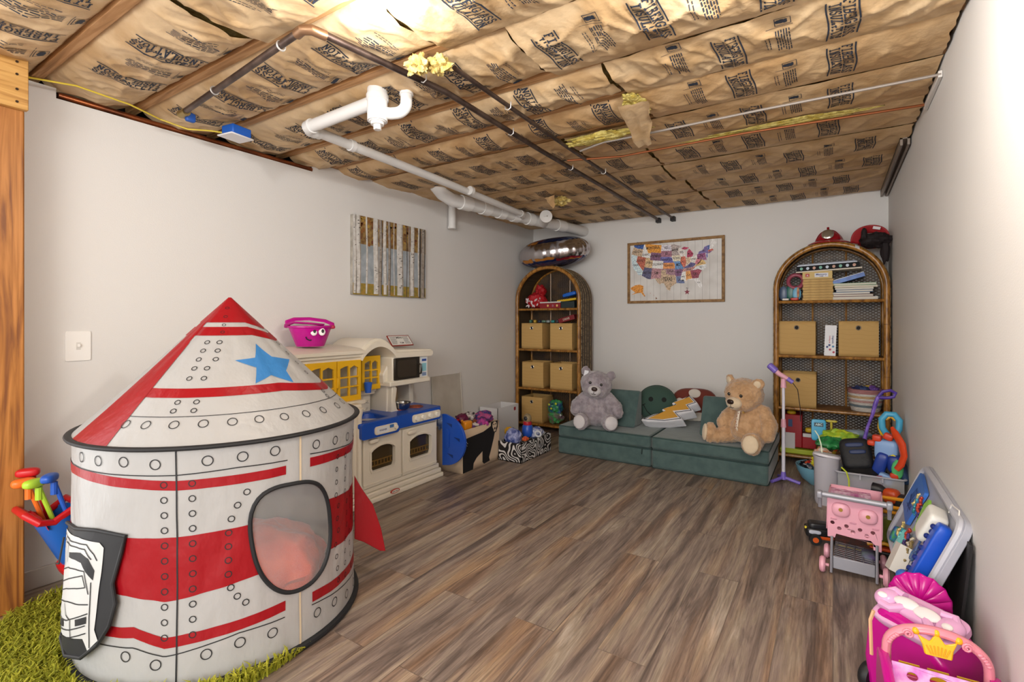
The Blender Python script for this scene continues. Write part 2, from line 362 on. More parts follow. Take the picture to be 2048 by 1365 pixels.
for (i, x0, x1, side) in spans:
    y0, y1 = JY[i], JY[i+1]; left = x1 < -.75; flat = not (left and i < 7)
    a, c = (y0+.019, y1-.019) if not flat else (y0+.001, y1-.001)
    if i == len(JY)-2: c = YB-.004
    sag = rnd.uniform(.02, .038) if not flat else rnd.uniform(.008, .022)
    if i in (3, 4) and side == 2: sag = .045
    cr = .026 if i < 6 else .014
    seed = rnd.uniform(1, 60); dz = -.0025*(i % 2)-(.0035 if side == 2 else 0)
    f = lambda x, y: paper_z(x, y, a, c, seed, sag, flat, cr)+dz
    b = B(); nu = int((x1-x0)/.010); nv = 40
    def g(u, v):
        x = x0+(x1-x0)*u + (.012*NZ.noise(V((v*6, seed, 0))) if u in (0, 1) else 0)
        y = a+(c-a)*v + (.007*NZ.noise(V((x*6, seed+v*9, 0))) if flat and v in (0, 1) else 0)
        return (x, y, f(x, y))
    b.grid(g, nu, nv, 0)
    sgn = -1 if left or (side == 1) else 1
    if i == 2 and side == 1: sgn = 1
    x = (x0+.02 if left else x1-.015) + (rnd.uniform(.10, .3) if left else -rnd.uniform(.13, .3))
    if i in (5, 6, 7) and side == 2: x = .03
    if i == 8 and side == 2: x = -.02
    if i == 2 and side == 0: x = -2.57
    st = .185 if left else -.185; k = 0 if i not in (5, 6, 7) or side != 2 else 0
    while x0+.1 < x < x1-.07:
        yc = (a+c)/2+rnd.uniform(-.02, .02)
        if sgn > 0: fn = lambda p, q: (x+q*1.0, yc+p, f(min(max(x+q, x0), x1), yc+p)-.0030)
        else: fn = lambda p, q: (x-q*1.0, yc-p, f(min(max(x-q, x0), x1), yc-p)-.0030)
        (printblock(b, fn, 1) if k % 2 == 0 else parablock(b, fn, 1, rnd)); k += 1; x += st
    # side and top faces of the fibre so the batt has its real thickness
    b.box(x0+.01, x1-.01, y0+.022, y1-.022, ZC+.035, ZC+.15, 2)
    where = {0: 'piece by left wall', 1: 'middle piece', 2: 'piece by right wall'}[side]
    k = len(JY)-2-i
    o = b.build('insulation_batt', [paper2 if i < 6 else paper, ink, fluff], smooth=True, ang=80, fix=False)
    tag(o, 'kraft-faced batt in %s joist bay from the back wall, %s' % (ordn[k], where), 'insulation', 'printed kraft-faced batts between the ceiling joists')
# ---------------------------------------------------------------- pipes, wires and lamp under the ceiling
pvc = M('#dcdbd9', .32, bump=.0003, bs=300)
pvc2 = M('#e9e8e6', .28)
def arc(c, r, a0, a1, ax, ay, n=8):
    c = V(c); ax = V(ax); ay = V(ay); return [c+ax*(r*cos(a0+(a1-a0)*i/n))+ay*(r*sin(a0+(a1-a0)*i/n)) for i in range(n+1)]
t = thing('drain_trap', 'white plastic drain trap with hanging barrel and cleanout plug, beside the bright bulb', 'drain pipe', (-1.775, 1.60, 2.10))
B().lathe([(.02, .005), (.046, .005), (.046, .10), (.051, .102), (.051, .125), (.046, .128), (.045, .25)], n=28).build('trap_barrel', pvc2, t)
b = B().lathe([(0, -.012), (.03, -.012), (.03, .0), (.038, .001), (.038, .012), (.0, .012)], n=28); b.prism(rad(0, 0, .018, 6), -.034, -.01); b.build('cleanout_plug', pvc2, t, ang=30)
b = B(); p = [V((.03, .02, .045)), V((.05, .035, .042))]+[V((.07+.045*sin(a), .05+.02*sin(a), .09-.045*cos(a))) for a in [k*pi/14 for k in range(8)]]+[V((.116, .07, .13)), V((.116, .07, .25))]
b.tube(p, .027, n=16); b.tube([(.116, .07, .125), (.116, .07, .15)], .032, n=16); b.build('u_bend', pvc2, t)
b = B().tube([(-.03, 0, .10), (-.46, -.02, .075)], .031, n=18)
b.tube([(-.455, -.02, .075), (-.485, -.018, .073), (-.50, .0, .072), (-.502, .03, .072)], .037, n=18); b.build('branch_pipe', pvc, t)
b = B(); b.tube([(-2.277, 1.63, 2.172), (-2.32, 2.6, 2.17), (-2.413, 3.90, 2.168)], .0265, n=16)
b.tube([(-2.413, 3.88, 2.168), (-2.42, 3.94, 2.168), (-2.45, 3.98, 2.168), (-2.49, 4.02, 2.17)], .032, n=14)
for y in (1.86, 3.0): b.tube([(-2.29-.03*(y > 2), y, 2.172), (-2.29-.03*(y > 2), y+.03, 2.172)], .033, n=16)
b.tube([(-2.277, 1.605, 2.172), (-2.28, 1.66, 2.172)], .033, n=16)
o = b.build('waste_pipe', pvc); tag(o, 'long slim white plastic waste pipe running under the batts toward the far corner', 'pipe')
t = thing('soil_pipe', 'thick white plastic soil pipe with couplings entering the back wall above the balloon', 'pipe', (0, 0, 0))
path = [(-2.68, 3.02, 2.27), (-2.66, 3.08, 2.21), (-2.635, 3.17, 2.175), (-2.60, 3.3, 2.17), (-2.545, 3.78, 2.172), (-2.50, 4.08, 2.172), (-2.44, 4.36, 2.168), (-2.375, 4.68, 2.168), (-2.305, YB-.002, 2.166)]
B().tube(path, .054, n=20).build('pipe_run', pvc, t)
for a_, b_ in (((-2.61, 3.25, 2.17), (-2.595, 3.36, 2.17)), ((-2.58, 3.50, 2.171), (-2.57, 3.60, 2.171)), ((-2.555, 3.72, 2.171), (-2.54, 3.80, 2.171)), ((-2.53, 3.92, 2.172), (-2.515, 4.0, 2.172)), ((-2.49, 4.12, 2.171), (-2.475, 4.2, 2.171)), ((-2.40, 4.56, 2.168), (-2.375, 4.68, 2.168))):
    B().tube([a_, b_], .061, n=20).build('coupling', pvc2, t)
b = B().cyl((-2.44, 4.36, 2.168), (-2.30, 4.16, 2.175), .056, n=24); b.cyl((-2.31, 4.175, 2.175), (-2.295, 4.155, 2.1755), .06, n=24); b.box(-2.312, -2.28, 4.14, 4.16, 2.168, 2.182)
b.build('cleanout_branch', pvc2, t)
b = B().cyl((-2.905, 3.50, 2.02), (-2.905, 3.50, 2.25), .034, n=18); b.cyl((-2.905, 3.50, 2.015), (-2.905, 3.50, 2.035), .039, n=18)
tag(b.build('vent_stub', pvc), 'short capped white pipe stub hanging down against the left wall below the soil pipe', 'pipe')
steel = M('#6a5a52', .42, .75, h2='#4b3d38', vs=12)
cop = M('#b0683f', .35, .85, h2='#7d4a33', vs=9)
def clips(t, pts):
    for p in pts:
        B().tube([V(p)+V((-.016, 0, .02)), V(p)+V((-.015, 0, -.008)), V(p)+V((0, 0, -.0155)), V(p)+V((.015, 0, -.008)), V(p)+V((.016, 0, .02))], .003, n=6).build('pipe_clip', M('#c9c6c2', .4, .5), t)
t = thing('iron_pipe', 'brown iron pipe bending beside the bulb and running on to the back wall', 'pipe', (0, 0, 0))
B().tube([(-2.62, 1.165, 2.195), (-2.0, 1.11, 2.20), (-1.60, 1.075, 2.205), (-1.565, 1.075, 2.205), (-1.545, 1.09, 2.205), (-1.53, 1.13, 2.205), (-1.45, 1.7, 2.20), (-1.47, 2.6, 2.20), (-1.47, 3.6, 2.20), (-1.48, 4.95, 2.20), (-1.48, 4.985, 2.20)], .0135, n=12).build('pipe_run', steel, t)
B().tube([(-1.61, 1.078, 2.205), (-1.57, 1.072, 2.205), (-1.543, 1.09, 2.205), (-1.532, 1.14, 2.205)], .018, n=12).build('elbow', M('#8a6a50', .4, .7), t)
clips(t, [(-1.45, 1.56, 2.2), (-1.465, 2.26, 2.2), (-1.47, 3.0, 2.2)])
for x, y in ((-1.72, 1.086), (-2.3, 1.137)): B().tube([(x, y+.0165*cos(a), 2.2+.0165*sin(a)) for a in [k*pi/8 for k in range(16)]], .0035, n=6, closed=True).build('pipe_clip', M('#c9c6c2', .4, .5), t)
B().box(-1.50, -1.46, 4.985, 5.048, 2.17, 2.215).build('wall_bracket', M('#2c2a2a', .5, .5), t)
t = thing('slim_iron_pipe', 'thinner brown iron pipe parallel to the first, nearer the right wall', 'pipe', (0, 0, 0))
B().tube([(-1.29, 1.57, 2.205), (-1.31, 2.6, 2.2), (-1.335, 4.9, 2.2), (-1.335, 4.985, 2.2)], .0105, n=12).build('pipe_run', steel, t)
clips(t, [(-1.30, 1.98, 2.2), (-1.32, 3.2, 2.2)])
B().box(-1.355, -1.315, 4.985, 5.048, 2.17, 2.215).build('wall_bracket', M('#2c2a2a', .5, .5), t)
tag(B().tube([(-2.975, .785, 2.211), (-2.975, 1.5, 2.206), (-2.975, 2.11, 2.206), (-2.985, 3.2, 2.24)], .014, n=12).build('copper_pipe', cop), 'copper pipe lying along the open top edge of the left wall', 'pipe')
t = thing('shutoff_valve', 'blue handled shut-off valve at the end of the bent iron pipe', 'valve', (-2.66, 1.17, 2.193))
B().cyl((-.03, 0, 0), (.03, 0, 0), .019, n=12).build('valve_body', M('#a08a5a', .4, .8), t)
B().rbox((0, .03, -.012), (.012, .022, .022), .4).build('valve_handle', M('#1e4fa0', .4), t)
tag(B().tube([(.372, 2.665, 2.19), (-.3, 2.66, 2.195), (-.95, 2.65, 2.19), (-1.1, 2.67, 2.20), (-1.27, 2.72, 2.195)], .0065, n=8).build('grey_conduit', M('#978e86', .45, .3)), 'thin grey pipe crossing below the batts to the right wall, nearer of the pair', 'pipe')
tag(B().tube([(.372, 3.03, 2.20), (-.4, 2.95, 2.198), (-1.1, 2.96, 2.20), (-1.42, 2.85, 2.20)], .0068, n=8).build('copper_water_line', M('#8f5433', .4, .7)), 'thin copper pipe crossing below the batts to the right wall, farther of the pair', 'pipe')
b = B().box(.362, .3765, 2.66, 3.05, 2.178, 2.205); tag(b.build('pipe_strap', M('#d2cec8', .5), bevel=.002), 'pale metal strap on the right wall joining the two crossing pipes', 'strap')
b = B()
for x in (.325, .358): b.box(x, x+.012, 3.62, 5.04, 2.19, 2.235)
b.box(.325, .37, 3.62, 5.04, 2.225, 2.24)
tag(b.build('metal_channel', M('#8b7f74', .45, .5)), 'narrow grey metal channel running up the corner of ceiling and right wall', 'channel')
wr = [(-2.86, .60, 2.20), (-2.80, .8, 2.215), (-2.80, 1.0, 2.205), (-2.86, 1.15, 2.20), (-2.80, 1.25, 2.17), (-2.74, 1.33, 2.175), (-2.71, 1.41, 2.18)]
tag(B().tube(wr, .004, n=6).build('electrical_cable', M('#d8c040', .4)), 'yellow electrical cable running beside the left wall to the blue junction box', 'cable')
t = thing('junction_box', 'blue plastic junction box with white cover hanging under the batts by the left wall', 'junction box', (-2.685, 1.44, 2.165), rz=R(8))
B().box(-.045, .045, -.055, .055, 0, .05).build('box_body', M('#1f5fc0', .4), t, bevel=.006)
B().box(-.06, .055, -.07, .062, -.008, 0).build('cover_plate', M('#e6e6ea', .35), t, bevel=.004)
t = thing('light_bulb', 'bare bright bulb shining between the batts at the top of the picture', 'light bulb', (-1.225, 1.10, 2.17))
B().lathe([(0, -.035), (.018, -.031), (.029, -.016), (.032, 0), (.028, .018), (.017, .035), (.014, .045)], n=24).build('glass_globe', M('#fffaf0', .3, emit=60), t)
B().cyl((0, 0, .04), (0, 0, .075), .02, n=18).build('lamp_holder', M('#e9e6df', .4), t)
def lump(b, c, r, seed, amp=.35, n=36, mi=0):
    def fn(u, v):
        a = u*2*pi; q = (v-.5)*pi; d = V((cos(q)*cos(a), cos(q)*sin(a), sin(q)))
        k = 1+amp*NZ.noise(d*2.2+V((seed, 0, 0)))+amp*.5*NZ.noise(d*6+V((seed, 3, 0)))
        return (c[0]+d.x*r[0]*k, c[1]+d.y*r[1]*k, c[2]+d.z*r[2]*k)
    b.grid(fn, n, n//2, mi, cu=True)
def flap(b, p, q, r_, s_, mi, seed, amp=.012, n=10):
    P_ = [V(x) for x in (p, q, r_, s_)]
    def fn(u, v):
        w = P_[0].lerp(P_[1], u).lerp(P_[3].lerp(P_[2], u), v); k = amp*NZ.noise(V((u*3, v*3, seed)))
        return w+V((k, k*.5, k))
    b.grid(fn, n, n, mi)
b = B(); lump(b, (-1.37, 1.44, 2.185), (.045, .035, .035), 1, .7); lump(b, (-1.32, 1.50, 2.195), (.05, .04, .03), 5, .7)
tag(b.build('torn_insulation', fluff), 'pale tuft of torn insulation hanging just right of the white drain trap', 'insulation')
b = B(); lump(b, (-1.93, 3.75, 2.19), (.075, .055, .03), 9, .7); flap(b, (-2.06, 3.70, 2.22), (-1.92, 3.62, 2.215), (-1.93, 3.64, 2.12), (-1.95, 3.65, 2.11), 1, 3)
tag(b.build('torn_insulation', [fluff, paper]), 'yellow insulation spilling from a torn paper flap above the corner pipes', 'insulation')
b = B(); flap(b, (-.86, 2.26, 2.20), (-.72, 2.28, 2.20), (-.84, 2.72, 2.155), (-.92, 2.72, 2.15), 1, 8, .02); lump(b, (-.80, 2.35, 2.225), (.05, .12, .02), 2, .6)
tag(b.build('torn_insulation', [fluffy, paper2]), 'long torn kraft paper flap with yellow fibre hanging near the middle of the ceiling', 'insulation')
b = B(); lump(b, (-1.08, 2.63, 2.215), (.22, .05, .02), 4, .6, 44)
tag(b.build('torn_insulation', fluffy), 'bright yellow strip of exposed fibre beside the thin grey crossing pipe', 'insulation')
b = B(); lump(b, (-.25, 2.99, 2.222), (.36, .03, .012), 6, .6, 50)
tag(b.build('torn_insulation', fluffy), 'bright yellow strip of exposed fibre above the thin copper crossing pipe', 'insulation')

# ---------------------------------------------------------------- things on the walls
t = thing('light_switch', 'white toggle light switch on the left wall beside the post', 'light switch', (XL, .852, 1.062))
B().rbox((.003, 0, 0), (.004, .047, .069), .12).build('wall_plate', M('#f0eeea', .3), t)
B().box(.006, .009, -.008, .008, -.017, .017).build('toggle_slot', M('#d9d6d0', .4), t)
B().box(.006, .020, -.0045, .0045, -.004, .010).build('toggle', M('#f0eeea', .3), t, bevel=.001)
# birch canvas: local x along the wall (+Y world), local y up
t = thing('canvas_painting', 'canvas painting of white birch trunks over autumn ground on the left wall', 'painting', (XL, 2.79, 1.665))
Wc, Hc = .382, .292
B().box(.001, .032, -Wc, Wc, -Hc, Hc).build('canvas', M('#b3aca0', .8, h2='#8f8a80', vs=12), t, bevel=.003)
def onc(x, y, e=.0335): return (e, x, y)
b = B()
b.grid(lambda u, v: onc(-Wc+2*Wc*u, -Hc+.085*v, .0325), 1, 1, 0)
b.grid(lambda u, v: onc(-Wc+2*Wc*u, -Hc+.085+.29*v, .0325), 1, 1, 1)
b.grid(lambda u, v: onc(-Wc+2*Wc*u, Hc-.209+.209*v, .0325), 1, 1, 2)
rn = random.Random(5)
for k in range(150):   # leaf dabs
    x = rn.uniform(-Wc, Wc); y = Hc-abs(rn.gauss(0, .11)); r = rn.uniform(.006, .017)
    if y < Hc-.27 or abs(x) > Wc-.02: continue
    b.add([onc(x+r*cos(a)*rn.uniform(.6, 1.2), min(Hc, y+r*sin(a)), .0328) for a in (0, 1.2, 2.5, 3.7, 5)], [(0, 1, 2, 3, 4)], rn.choice((3, 4, 5)))
for x, w, mi in ((-.365, .03, 6), (-.335, .045, 6), (-.255, .016, 6), (-.165, .05, 6), (-.12, .03, 7), (-.075, .034, 6), (-.03, .026, 7), (.02, .008, 6), (.085, .066, 6), (.16, .007, 8), (.19, .012, 7), (.225, .045, 6), (.30, .018, 6), (.315, .02, 8), (.352, .045, 7)):
    ph = rn.uniform(0, 9)
    x = max(-Wc+w/2+.001, min(Wc-w/2-.001, x))
    b.grid(lambda u, v: onc(x+(u-.5)*w+.0035*sin(v*5+ph), -Hc+.01*(mi == 6)+v*(2*Hc-.01*(mi == 6)), .0332), 3, 12, mi)
    b.grid(lambda u, v: onc(x+w*.3+u*w*.2+.0035*sin(v*5+ph), -Hc+.01+v*(2*Hc-.01), .0334), 1, 12, 7 if mi == 6 else 8)
    for q in range(int(5+w*120)):
        yy = rn.uniform(-Hc+.02, Hc-.02); l = rn.uniform(.15, .5)*w; xx = x+rn.uniform(-.4, .3)*w; h = rn.uniform(.002, .009)
        b.add([onc(xx, yy, .0337), onc(xx+l, yy+h*.5, .0337), onc(xx+l*.8, yy+h, .0337), onc(xx+l*.2, yy+h*.9, .0337)], [(0, 1, 2, 3)], 9)
b.build('birch_picture', [M('#a3813a', .8, h2='#7f7a34', vs=30), M('#a6adb4', .8, h2='#8e979c', vs=12), M('#9b7f4a', .8, h2='#6f4f2c', vs=25), M('#8a5a2c', .8), M('#b08c3c', .8), M('#6e3c28', .8),
        M('#dcdad6', .7, h2='#c6c2bb', vs=30), M('#a99f94', .7, h2='#8f867c', vs=30), M('#4a423c', .8), M('#26241f', .8)], t, smooth=False, fix=False)
# map art
t = thing('map_artwork', 'wood-framed map of the United States with colourful lettered states on white planks', 'artwork', (-1.332, YB, 1.675))
Wm, Hm = .474, .315
B().box(-Wm+.01, Wm-.01, -.012, -.002, -Hm+.01, Hm-.01).build('plank_panel', M('#e3e1de', .6, h2='#d5d2ce', vs=6), t, smooth=False)
b = B()
for k in range(1, 14): x = -Wm+2*Wm*k/14; b.box(x-.0008, x+.0008, -.0124, -.0118, -Hm+.02, Hm-.02)
o = b.build('plank_gaps', M('#8b8783', .7), t, smooth=False); o['kind'] = 'stuff'
fw = wood('#a37c48', '#6f4d26', (3, 8, 3), 4, '#8d6738')
for nm, q in (('a', (-Wm, Wm, Hm-.026, Hm)), ('b', (-Wm, Wm, -Hm, -Hm+.026)), ('c', (-Wm, -Wm+.026, -Hm+.026, Hm-.026)), ('d', (Wm-.026, Wm, -Hm+.026, Hm-.026))):
    B().box(q[0], q[1], -.028, -.001, q[2], q[3]).build('frame_rail', fw, t, bevel=.002, smooth=False)
ST = """WA 2d4a86 -124.7,48.4 -123,48.2 -122.8,49 -117,49 -117,46 -119,46 -121,45.7 -124,46.2
OR a8937a -124,46.2 -121,45.7 -119,46 -117,46 -117,44.3 -117,42 -124.3,42 -124.5,43
CA a9bccb -124.3,42 -120,42 -120,39 -114.6,35 -114.6,32.7 -117.1,32.5 -118.5,34 -120.6,34.6 -122.4,37.2 -124,40
NV 9c5443 -120,42 -114,42 -114,36.2 -114.7,35.1 -120,39
ID d9d4ce -117,49 -116,49 -116,48 -114.5,46.5 -113,44.5 -111,44.5 -111,42 -117,42
MT c9802f -116,49 -104,49 -104,45 -111,45 -111,44.5 -113,44.5 -114.5,46.5 -116,48
WY 6a4a63 -111,45 -104,45 -104,41 -111,41
UT b49a74 -114,42 -111,42 -111,41 -109,41 -109,37 -114,37
AZ 4b4a66 -114,37 -109,37 -109,31.3 -111,31.3 -114.8,32.5 -114.5,35
CO dcd9d4 -109,41 -102,41 -102,37 -109,37
NM 9c7379 -109,37 -103,37 -103,32 -106.6,32 -108.2,31.5 -109,31.3
ND b9b4c4 -104,49 -97.2,49 -96.6,46 -104,46
SD 8c5f6f -104,46 -96.6,46 -96.5,43 -98,43 -104,43
NE 5c5b95 -104,43 -98,43 -96.4,42.5 -95.4,40 -102,40 -102,41 -104,41
KS d2804b -102,40 -95,40 -94.6,39 -94.6,37 -102,37
OK 8d6d78 -103,37 -94.6,37 -94.4,33.7 -97,33.8 -100,34.5 -100,36.5 -103,36.5
TX a69078 -103,36.5 -100,36.5 -100,34.5 -97,33.8 -94.4,33.7 -94,31 -93.8,29.7 -97,27.8 -97.3,26 -99,26.5 -101,29.7 -102.6,29.7 -103.2,29 -104.8,30 -106.6,32 -103,32
MN 9b8f8b -97.2,49 -95,49.2 -92,48.3 -89.7,48 -92.2,46.7 -92.8,45.6 -91.2,43.5 -96.5,43.5
IA d3b9a4 -96.5,43.5 -91.2,43.5 -90.2,41.8 -91.4,40.5 -95.7,40.6
MO 5b7ea8 -95.7,40.6 -91.4,40.5 -90.5,39 -89.4,37 -89.6,36.2 -90.3,36.5 -94.6,36.5 -94.6,39
AR 6d4c6c -94.6,36.5 -90.3,36.5 -89.8,36 -91.1,33 -94,33 -94.4,33.7
LA 5d6a8e -94,33 -91.1,33 -91.6,31 -89.7,31 -89.2,29.2 -91,29.3 -93.8,29.7
WI d8c8bd -92.8,46.7 -90.4,46.6 -88,45.8 -87.5,44.5 -87.8,42.5 -90.6,42.5 -91.2,43.5 -92.8,45.6
IL b2604e -90.6,42.5 -87.8,42.5 -87.5,39.5 -88.1,37.6 -89.3,37 -91.3,39.7 -91,40.7
IN b59f86 -87.5,41.7 -84.8,41.7 -84.8,39.1 -87.8,37.9 -87.5,39.5
MI 9e3a55 -86.8,41.8 -83.4,41.7 -82.5,43 -83.4,44.3 -84.8,45.8 -86.3,44.6
MI 9e3a55 -90.2,46.5 -88.2,47.3 -84.8,46.4 -86.6,45.8 -88,45.8
OH d6cabd -84.8,41.7 -83,41.5 -80.6,42 -80.6,40.5 -82.4,38.5 -84.8,39.1
KY 57527c -89.3,37 -86.5,38 -84.8,39.1 -82.6,38.3 -82,37.5 -83.7,36.6 -89.4,36.5
TN a97c78 -89.7,36.4 -81.8,36.6 -84.3,35 -90.2,35
MS dddad6 -90.2,35 -88.2,35 -88.4,30.4 -89.6,30.3 -91.5,31 -91,33
AL cd8850 -88.2,35 -85.6,35 -85,31 -87.6,31 -88.1,30.4 -88.4,30.5
GA 7f3d4d -85.6,35 -83.1,35 -81,32 -81.5,30.7 -85,31
FL dcdad8 -87.6,31 -85,31 -81.5,30.7 -80.1,27.2 -80.3,25.3 -81.6,25.9 -82.8,27.9 -83.8,30 -86,30.4
SC 8f4654 -83.1,35 -81,35.1 -79,34 -81,32
NC cfd3d6 -84.3,35 -81.8,36.6 -75.9,36.5 -76,35.2 -78.5,33.9 -81,35.1
VA b99a66 -83.6,36.6 -81,37.6 -78.4,39.3 -77,38.6 -76,36.6
WV b9727c -82.4,38.4 -80.6,40.4 -77.9,39.4 -80.2,37.5 -81.9,37.4
PA 7b4468 -80.5,42.2 -75.3,42 -75.4,39.8 -80.5,39.8
MD 8a5578 -79.4,39.7 -75.4,39.7 -75.2,38.2 -77,38.8
NJ 6c6fa2 -75,41.2 -74,41 -74.2,39.8 -75.2,39.1
NY 6a5f90 -79.8,42.2 -79,43.3 -76.3,43.6 -75,44.9 -73.3,45 -73.4,42 -74,40.9 -75.3,42
VT 4f5f94 -73.3,45 -71.5,45 -72.5,42.8 -73.3,42.8
NH d9d6d2 -71.5,45 -70.9,43 -72.4,42.8
ME dedbd7 -71,45.3 -70,46.7 -69.2,47.4 -68.2,47.3 -67.8,45.7 -67,44.8 -70.6,43.1
MA b4574b -73.4,42.7 -70.7,42.8 -70,41.8 -73.4,42.1
CT 7a5878 -73.6,42 -71.2,42 -71.5,41.4 -73.6,41.1
AK c07b32 -132,25.3 -129,27.2 -126,28 -123,27.6 -122.6,24.4 -120.6,22.6 -121,22.2 -124,24 -127,23.2 -130.5,21.7 -128,23.5 -131.6,24.6
HI 8f5a55 -117.5,24.7 -117,24.4 -117.6,24.3
HI 8f5a55 -115.2,23.9 -114.4,23.4 -115,23.4
HI 7a5a4a -113.3,22.9 -112.2,22 -113.4,21.6"""
bm_ = B(); mats = []; rn = random.Random(9); bn = B()
def proj(lo, la):
    a = R(lo+96)*.6; r = 1.58-R(la-38)*1.05; return (r*sin(a)*.44/.54-.0, (1.58-r*cos(a))*.50/.54-.0)
def mp_(lo, la, e=.0132):
    x, y = proj(lo, la); return (x*1.17-.012, -e, y*1.17+.045)
for line in ST.splitlines():
    q = line.split(); pts = [tuple(map(float, p.split(','))) for p in q[2:]]
    if q[0] in ('AK', 'HI'): pts = [((x+96)*(.80)-91.2, y-.3) for x, y in pts]
    c = M('#'+q[1], .7, h2='#%02x%02x%02x' % tuple(min(255, int(int(q[1][i:i+2], 16)*1.25+25)) for i in (0, 2, 4)), vs=90)
    if c not in mats: mats.append(c)
    P3 = [mp_(*p) for p in pts]
    b2 = B(); b2.X = Matrix(((1, 0, 0, 0), (0, 0, 1, 0), (0, 1, 0, 0), (0, 0, 0, 1)))
    bm_.X = b2.X; bm_.prism([(p[0], p[2]) for p in P3], -.0129, -.0120, mats.index(c))
bm_.build('state_shapes', mats, t, smooth=False)
names = dict(WASH=(-120.5, 47.5, .9), OREGON=(-120.6, 43.8, .8), CALIF=(-119.9, 37.0, .7), NEVADA=(-116.9, 39.9, .65), IDAHO=(-114.3, 43.3, .75), MONTANA=(-110, 47.0, 1.1), WYOMING=(-107.6, 43, .8), UTAH=(-111.5, 39.3, .8), ARIZONA=(-111.8, 34.2, .7), COLORADO=(-105.5, 39, .8), TEXAS=(-99.0, 31.2, 1.5), KANSAS=(-98.3, 38.5, .8), NEBRASKA=(-99.8, 41.5, .7), OKLA=(-97.4, 35.6, .8), MINN=(-94.3, 46, .8), IOWA=(-93.4, 42, .7), MO=(-92.5, 38.4, 1), OHIO=(-82.8, 40.3, .5), ILL=(-89.3, 40, .5), GA=(-83.4, 32.8, .8), ALA=(-86.8, 33, .5), NM=(-106, 34.4, 1), ND=(-100.5, 47.4, .9), SD=(-100.2, 44.4, .9), PA=(-77.9, 41, .7), NY=(-75.8, 43, .6), MICH=(-84.6, 43.3, .5), FLA=(-81.6, 28.4, .45), MISS=(-89.8, 32.5, .4), KY=(-85.3, 37.5, .6), TENN=(-86.5, 35.7, .5), VA=(-78.6, 37.4, .5), NC=(-79.2, 35.6, .5), ARK=(-92.4, 34.8, .8), LA=(-92.2, 31, .7), WIS=(-90, 44.6, .7), N=(-82.4, 27.9-3.2, .0001))
for k, (lo, la, sz) in names.items():
    if sz < .01: continue
    c0 = mp_(lo, la, .0134); b = B(); textbm(b, k, .026*sz**.5, lambda x, y: (c0[0]+x, -.0134, c0[2]+y*1.5*sz**.3-.006), bold=.015)
    b.build('state_name', M('#3a322f', .7), t, smooth=False, fix=False)
b = B(); textbm(b, 'N', .022, lambda x, y: (.128+x, -.0134, -.182+y), bold=.02); b.build('compass_letter', M('#3a322f', .7), t, smooth=False, fix=False)
b = B(); b.X = Matrix(((1, 0, 0, 0), (0, 0, 1, 0), (0, 1, 0, 0), (0, 0, 0, 1)))
b.prism([((.03 if k % 2 == 0 else .012)*sin(k*pi/5)+.128, (.03 if k % 2 == 0 else .012)*cos(k*pi/5)-.212) for k in range(10)], -.0132, -.0120)
b.build('compass_star', M('#8c3a4a', .6), t, smooth=False)
# ---------------------------------------------------------------- rocket play tent
TX, TY, TR, TZ, TH = -2.09, 1.093, .49, .775, 1.275
A0 = R(-27.5)      # tent angles are counted from the seam side
def wall(ph, z, e=0.0):
    a = A0+R(ph); w = sin(pi*min(1, max(0, z/TZ)))
    k = .006*w*NZ.noise(V((cos(a)*4, sin(a)*4, z*3)))+.0035*w*NZ.noise(V((cos(a)*11, sin(a)*11, z*9+4)))
    r = TR+k+e-.012*w*(.5+.5*cos(R(ph+18)*4))
    return (TX+r*cos(a), TY+r*sin(a), z)
def cone(ph, t, e=0.0):
    a = A0+R(ph); w = sin(pi*min(1, t))
    r = (.004+.492*t)*(1-.03*w*(.5-.5*cos(R(ph+20)*4)))+e*.7+.004*w*NZ.noise(V((ph*.11, t*1.5, 2)))*min(1, t*3)
    return (TX+r*cos(a), TY+r*sin(a), TH-(TH-TZ)*t+e*.7)
fab = bpy.data.materials.new('nylon_white')
def nylon(h, transl=.35):
    m = M(h, .36, bump=.010, bs=8, transl=transl, stretch=(1.3, 1.3, .7)); return m
wht, redf, blk, bluf = nylon('#c4c4c3'), nylon('#9a0f1a', .15), M('#1b1c1f', .6), nylon('#3f86c8', .25)
blackink = M('#1d1d20', .6)
tent = thing('rocket_play_tent', 'white and red rocket-shaped pop-up play tent with a blue star', 'play tent', (TX, TY, 0))
T0 = Matrix.Translation((-TX, -TY, 0))
def TB(): b = B(); b.X = T0.copy(); return b
def winr(ph, z):   # <1 inside the window opening
    x = (ph-25.2)/16.0; y = (z-.412)/.193
    k = x*.92+y*.18; l = y-.10*x*x
    return (abs(k)**2.5+abs(l)**2.5)**(1/2.5)
nowin = lambda u, v: winr(-180+360*u, .012+(TZ-.012)*v) > 1
b = TB().grid(lambda u, v: wall(-180+360*u, .012+(TZ-.012)*v), 360, 76, 0, cu=True, keep=nowin)
E1 = .0016
def wstrip(f0, f1, p0, p1, mi, step=1.0, e=E1):
    """strip on the wall between heights f0(ph), f1(ph)"""
    n = max(2, int(abs(p1-p0)/step))
    m = max(1, int(abs(f1(p0)-f0(p0))/.012))
    b.grid(lambda u, v: wall(p0+(p1-p0)*u, f0(p0+(p1-p0)*u)*(1-v)+f1(p0+(p1-p0)*u)*v, e), n, m, mi, keep=lambda u, v: winr(p0+(p1-p0)*u, f0(p0+(p1-p0)*u)*(1-v)+f1(p0+(p1-p0)*u)*v) > 1)
def itp(pts):
    def f(x):
        if x <= pts[0][0]: return pts[0][1]
        for (a, c), (d, e) in zip(pts, pts[1:]):
            if x <= d: return c+(e-c)*(x-a)/(d-a)
        return pts[-1][1]
    return f
def off(f, d): return lambda x: f(x)+d
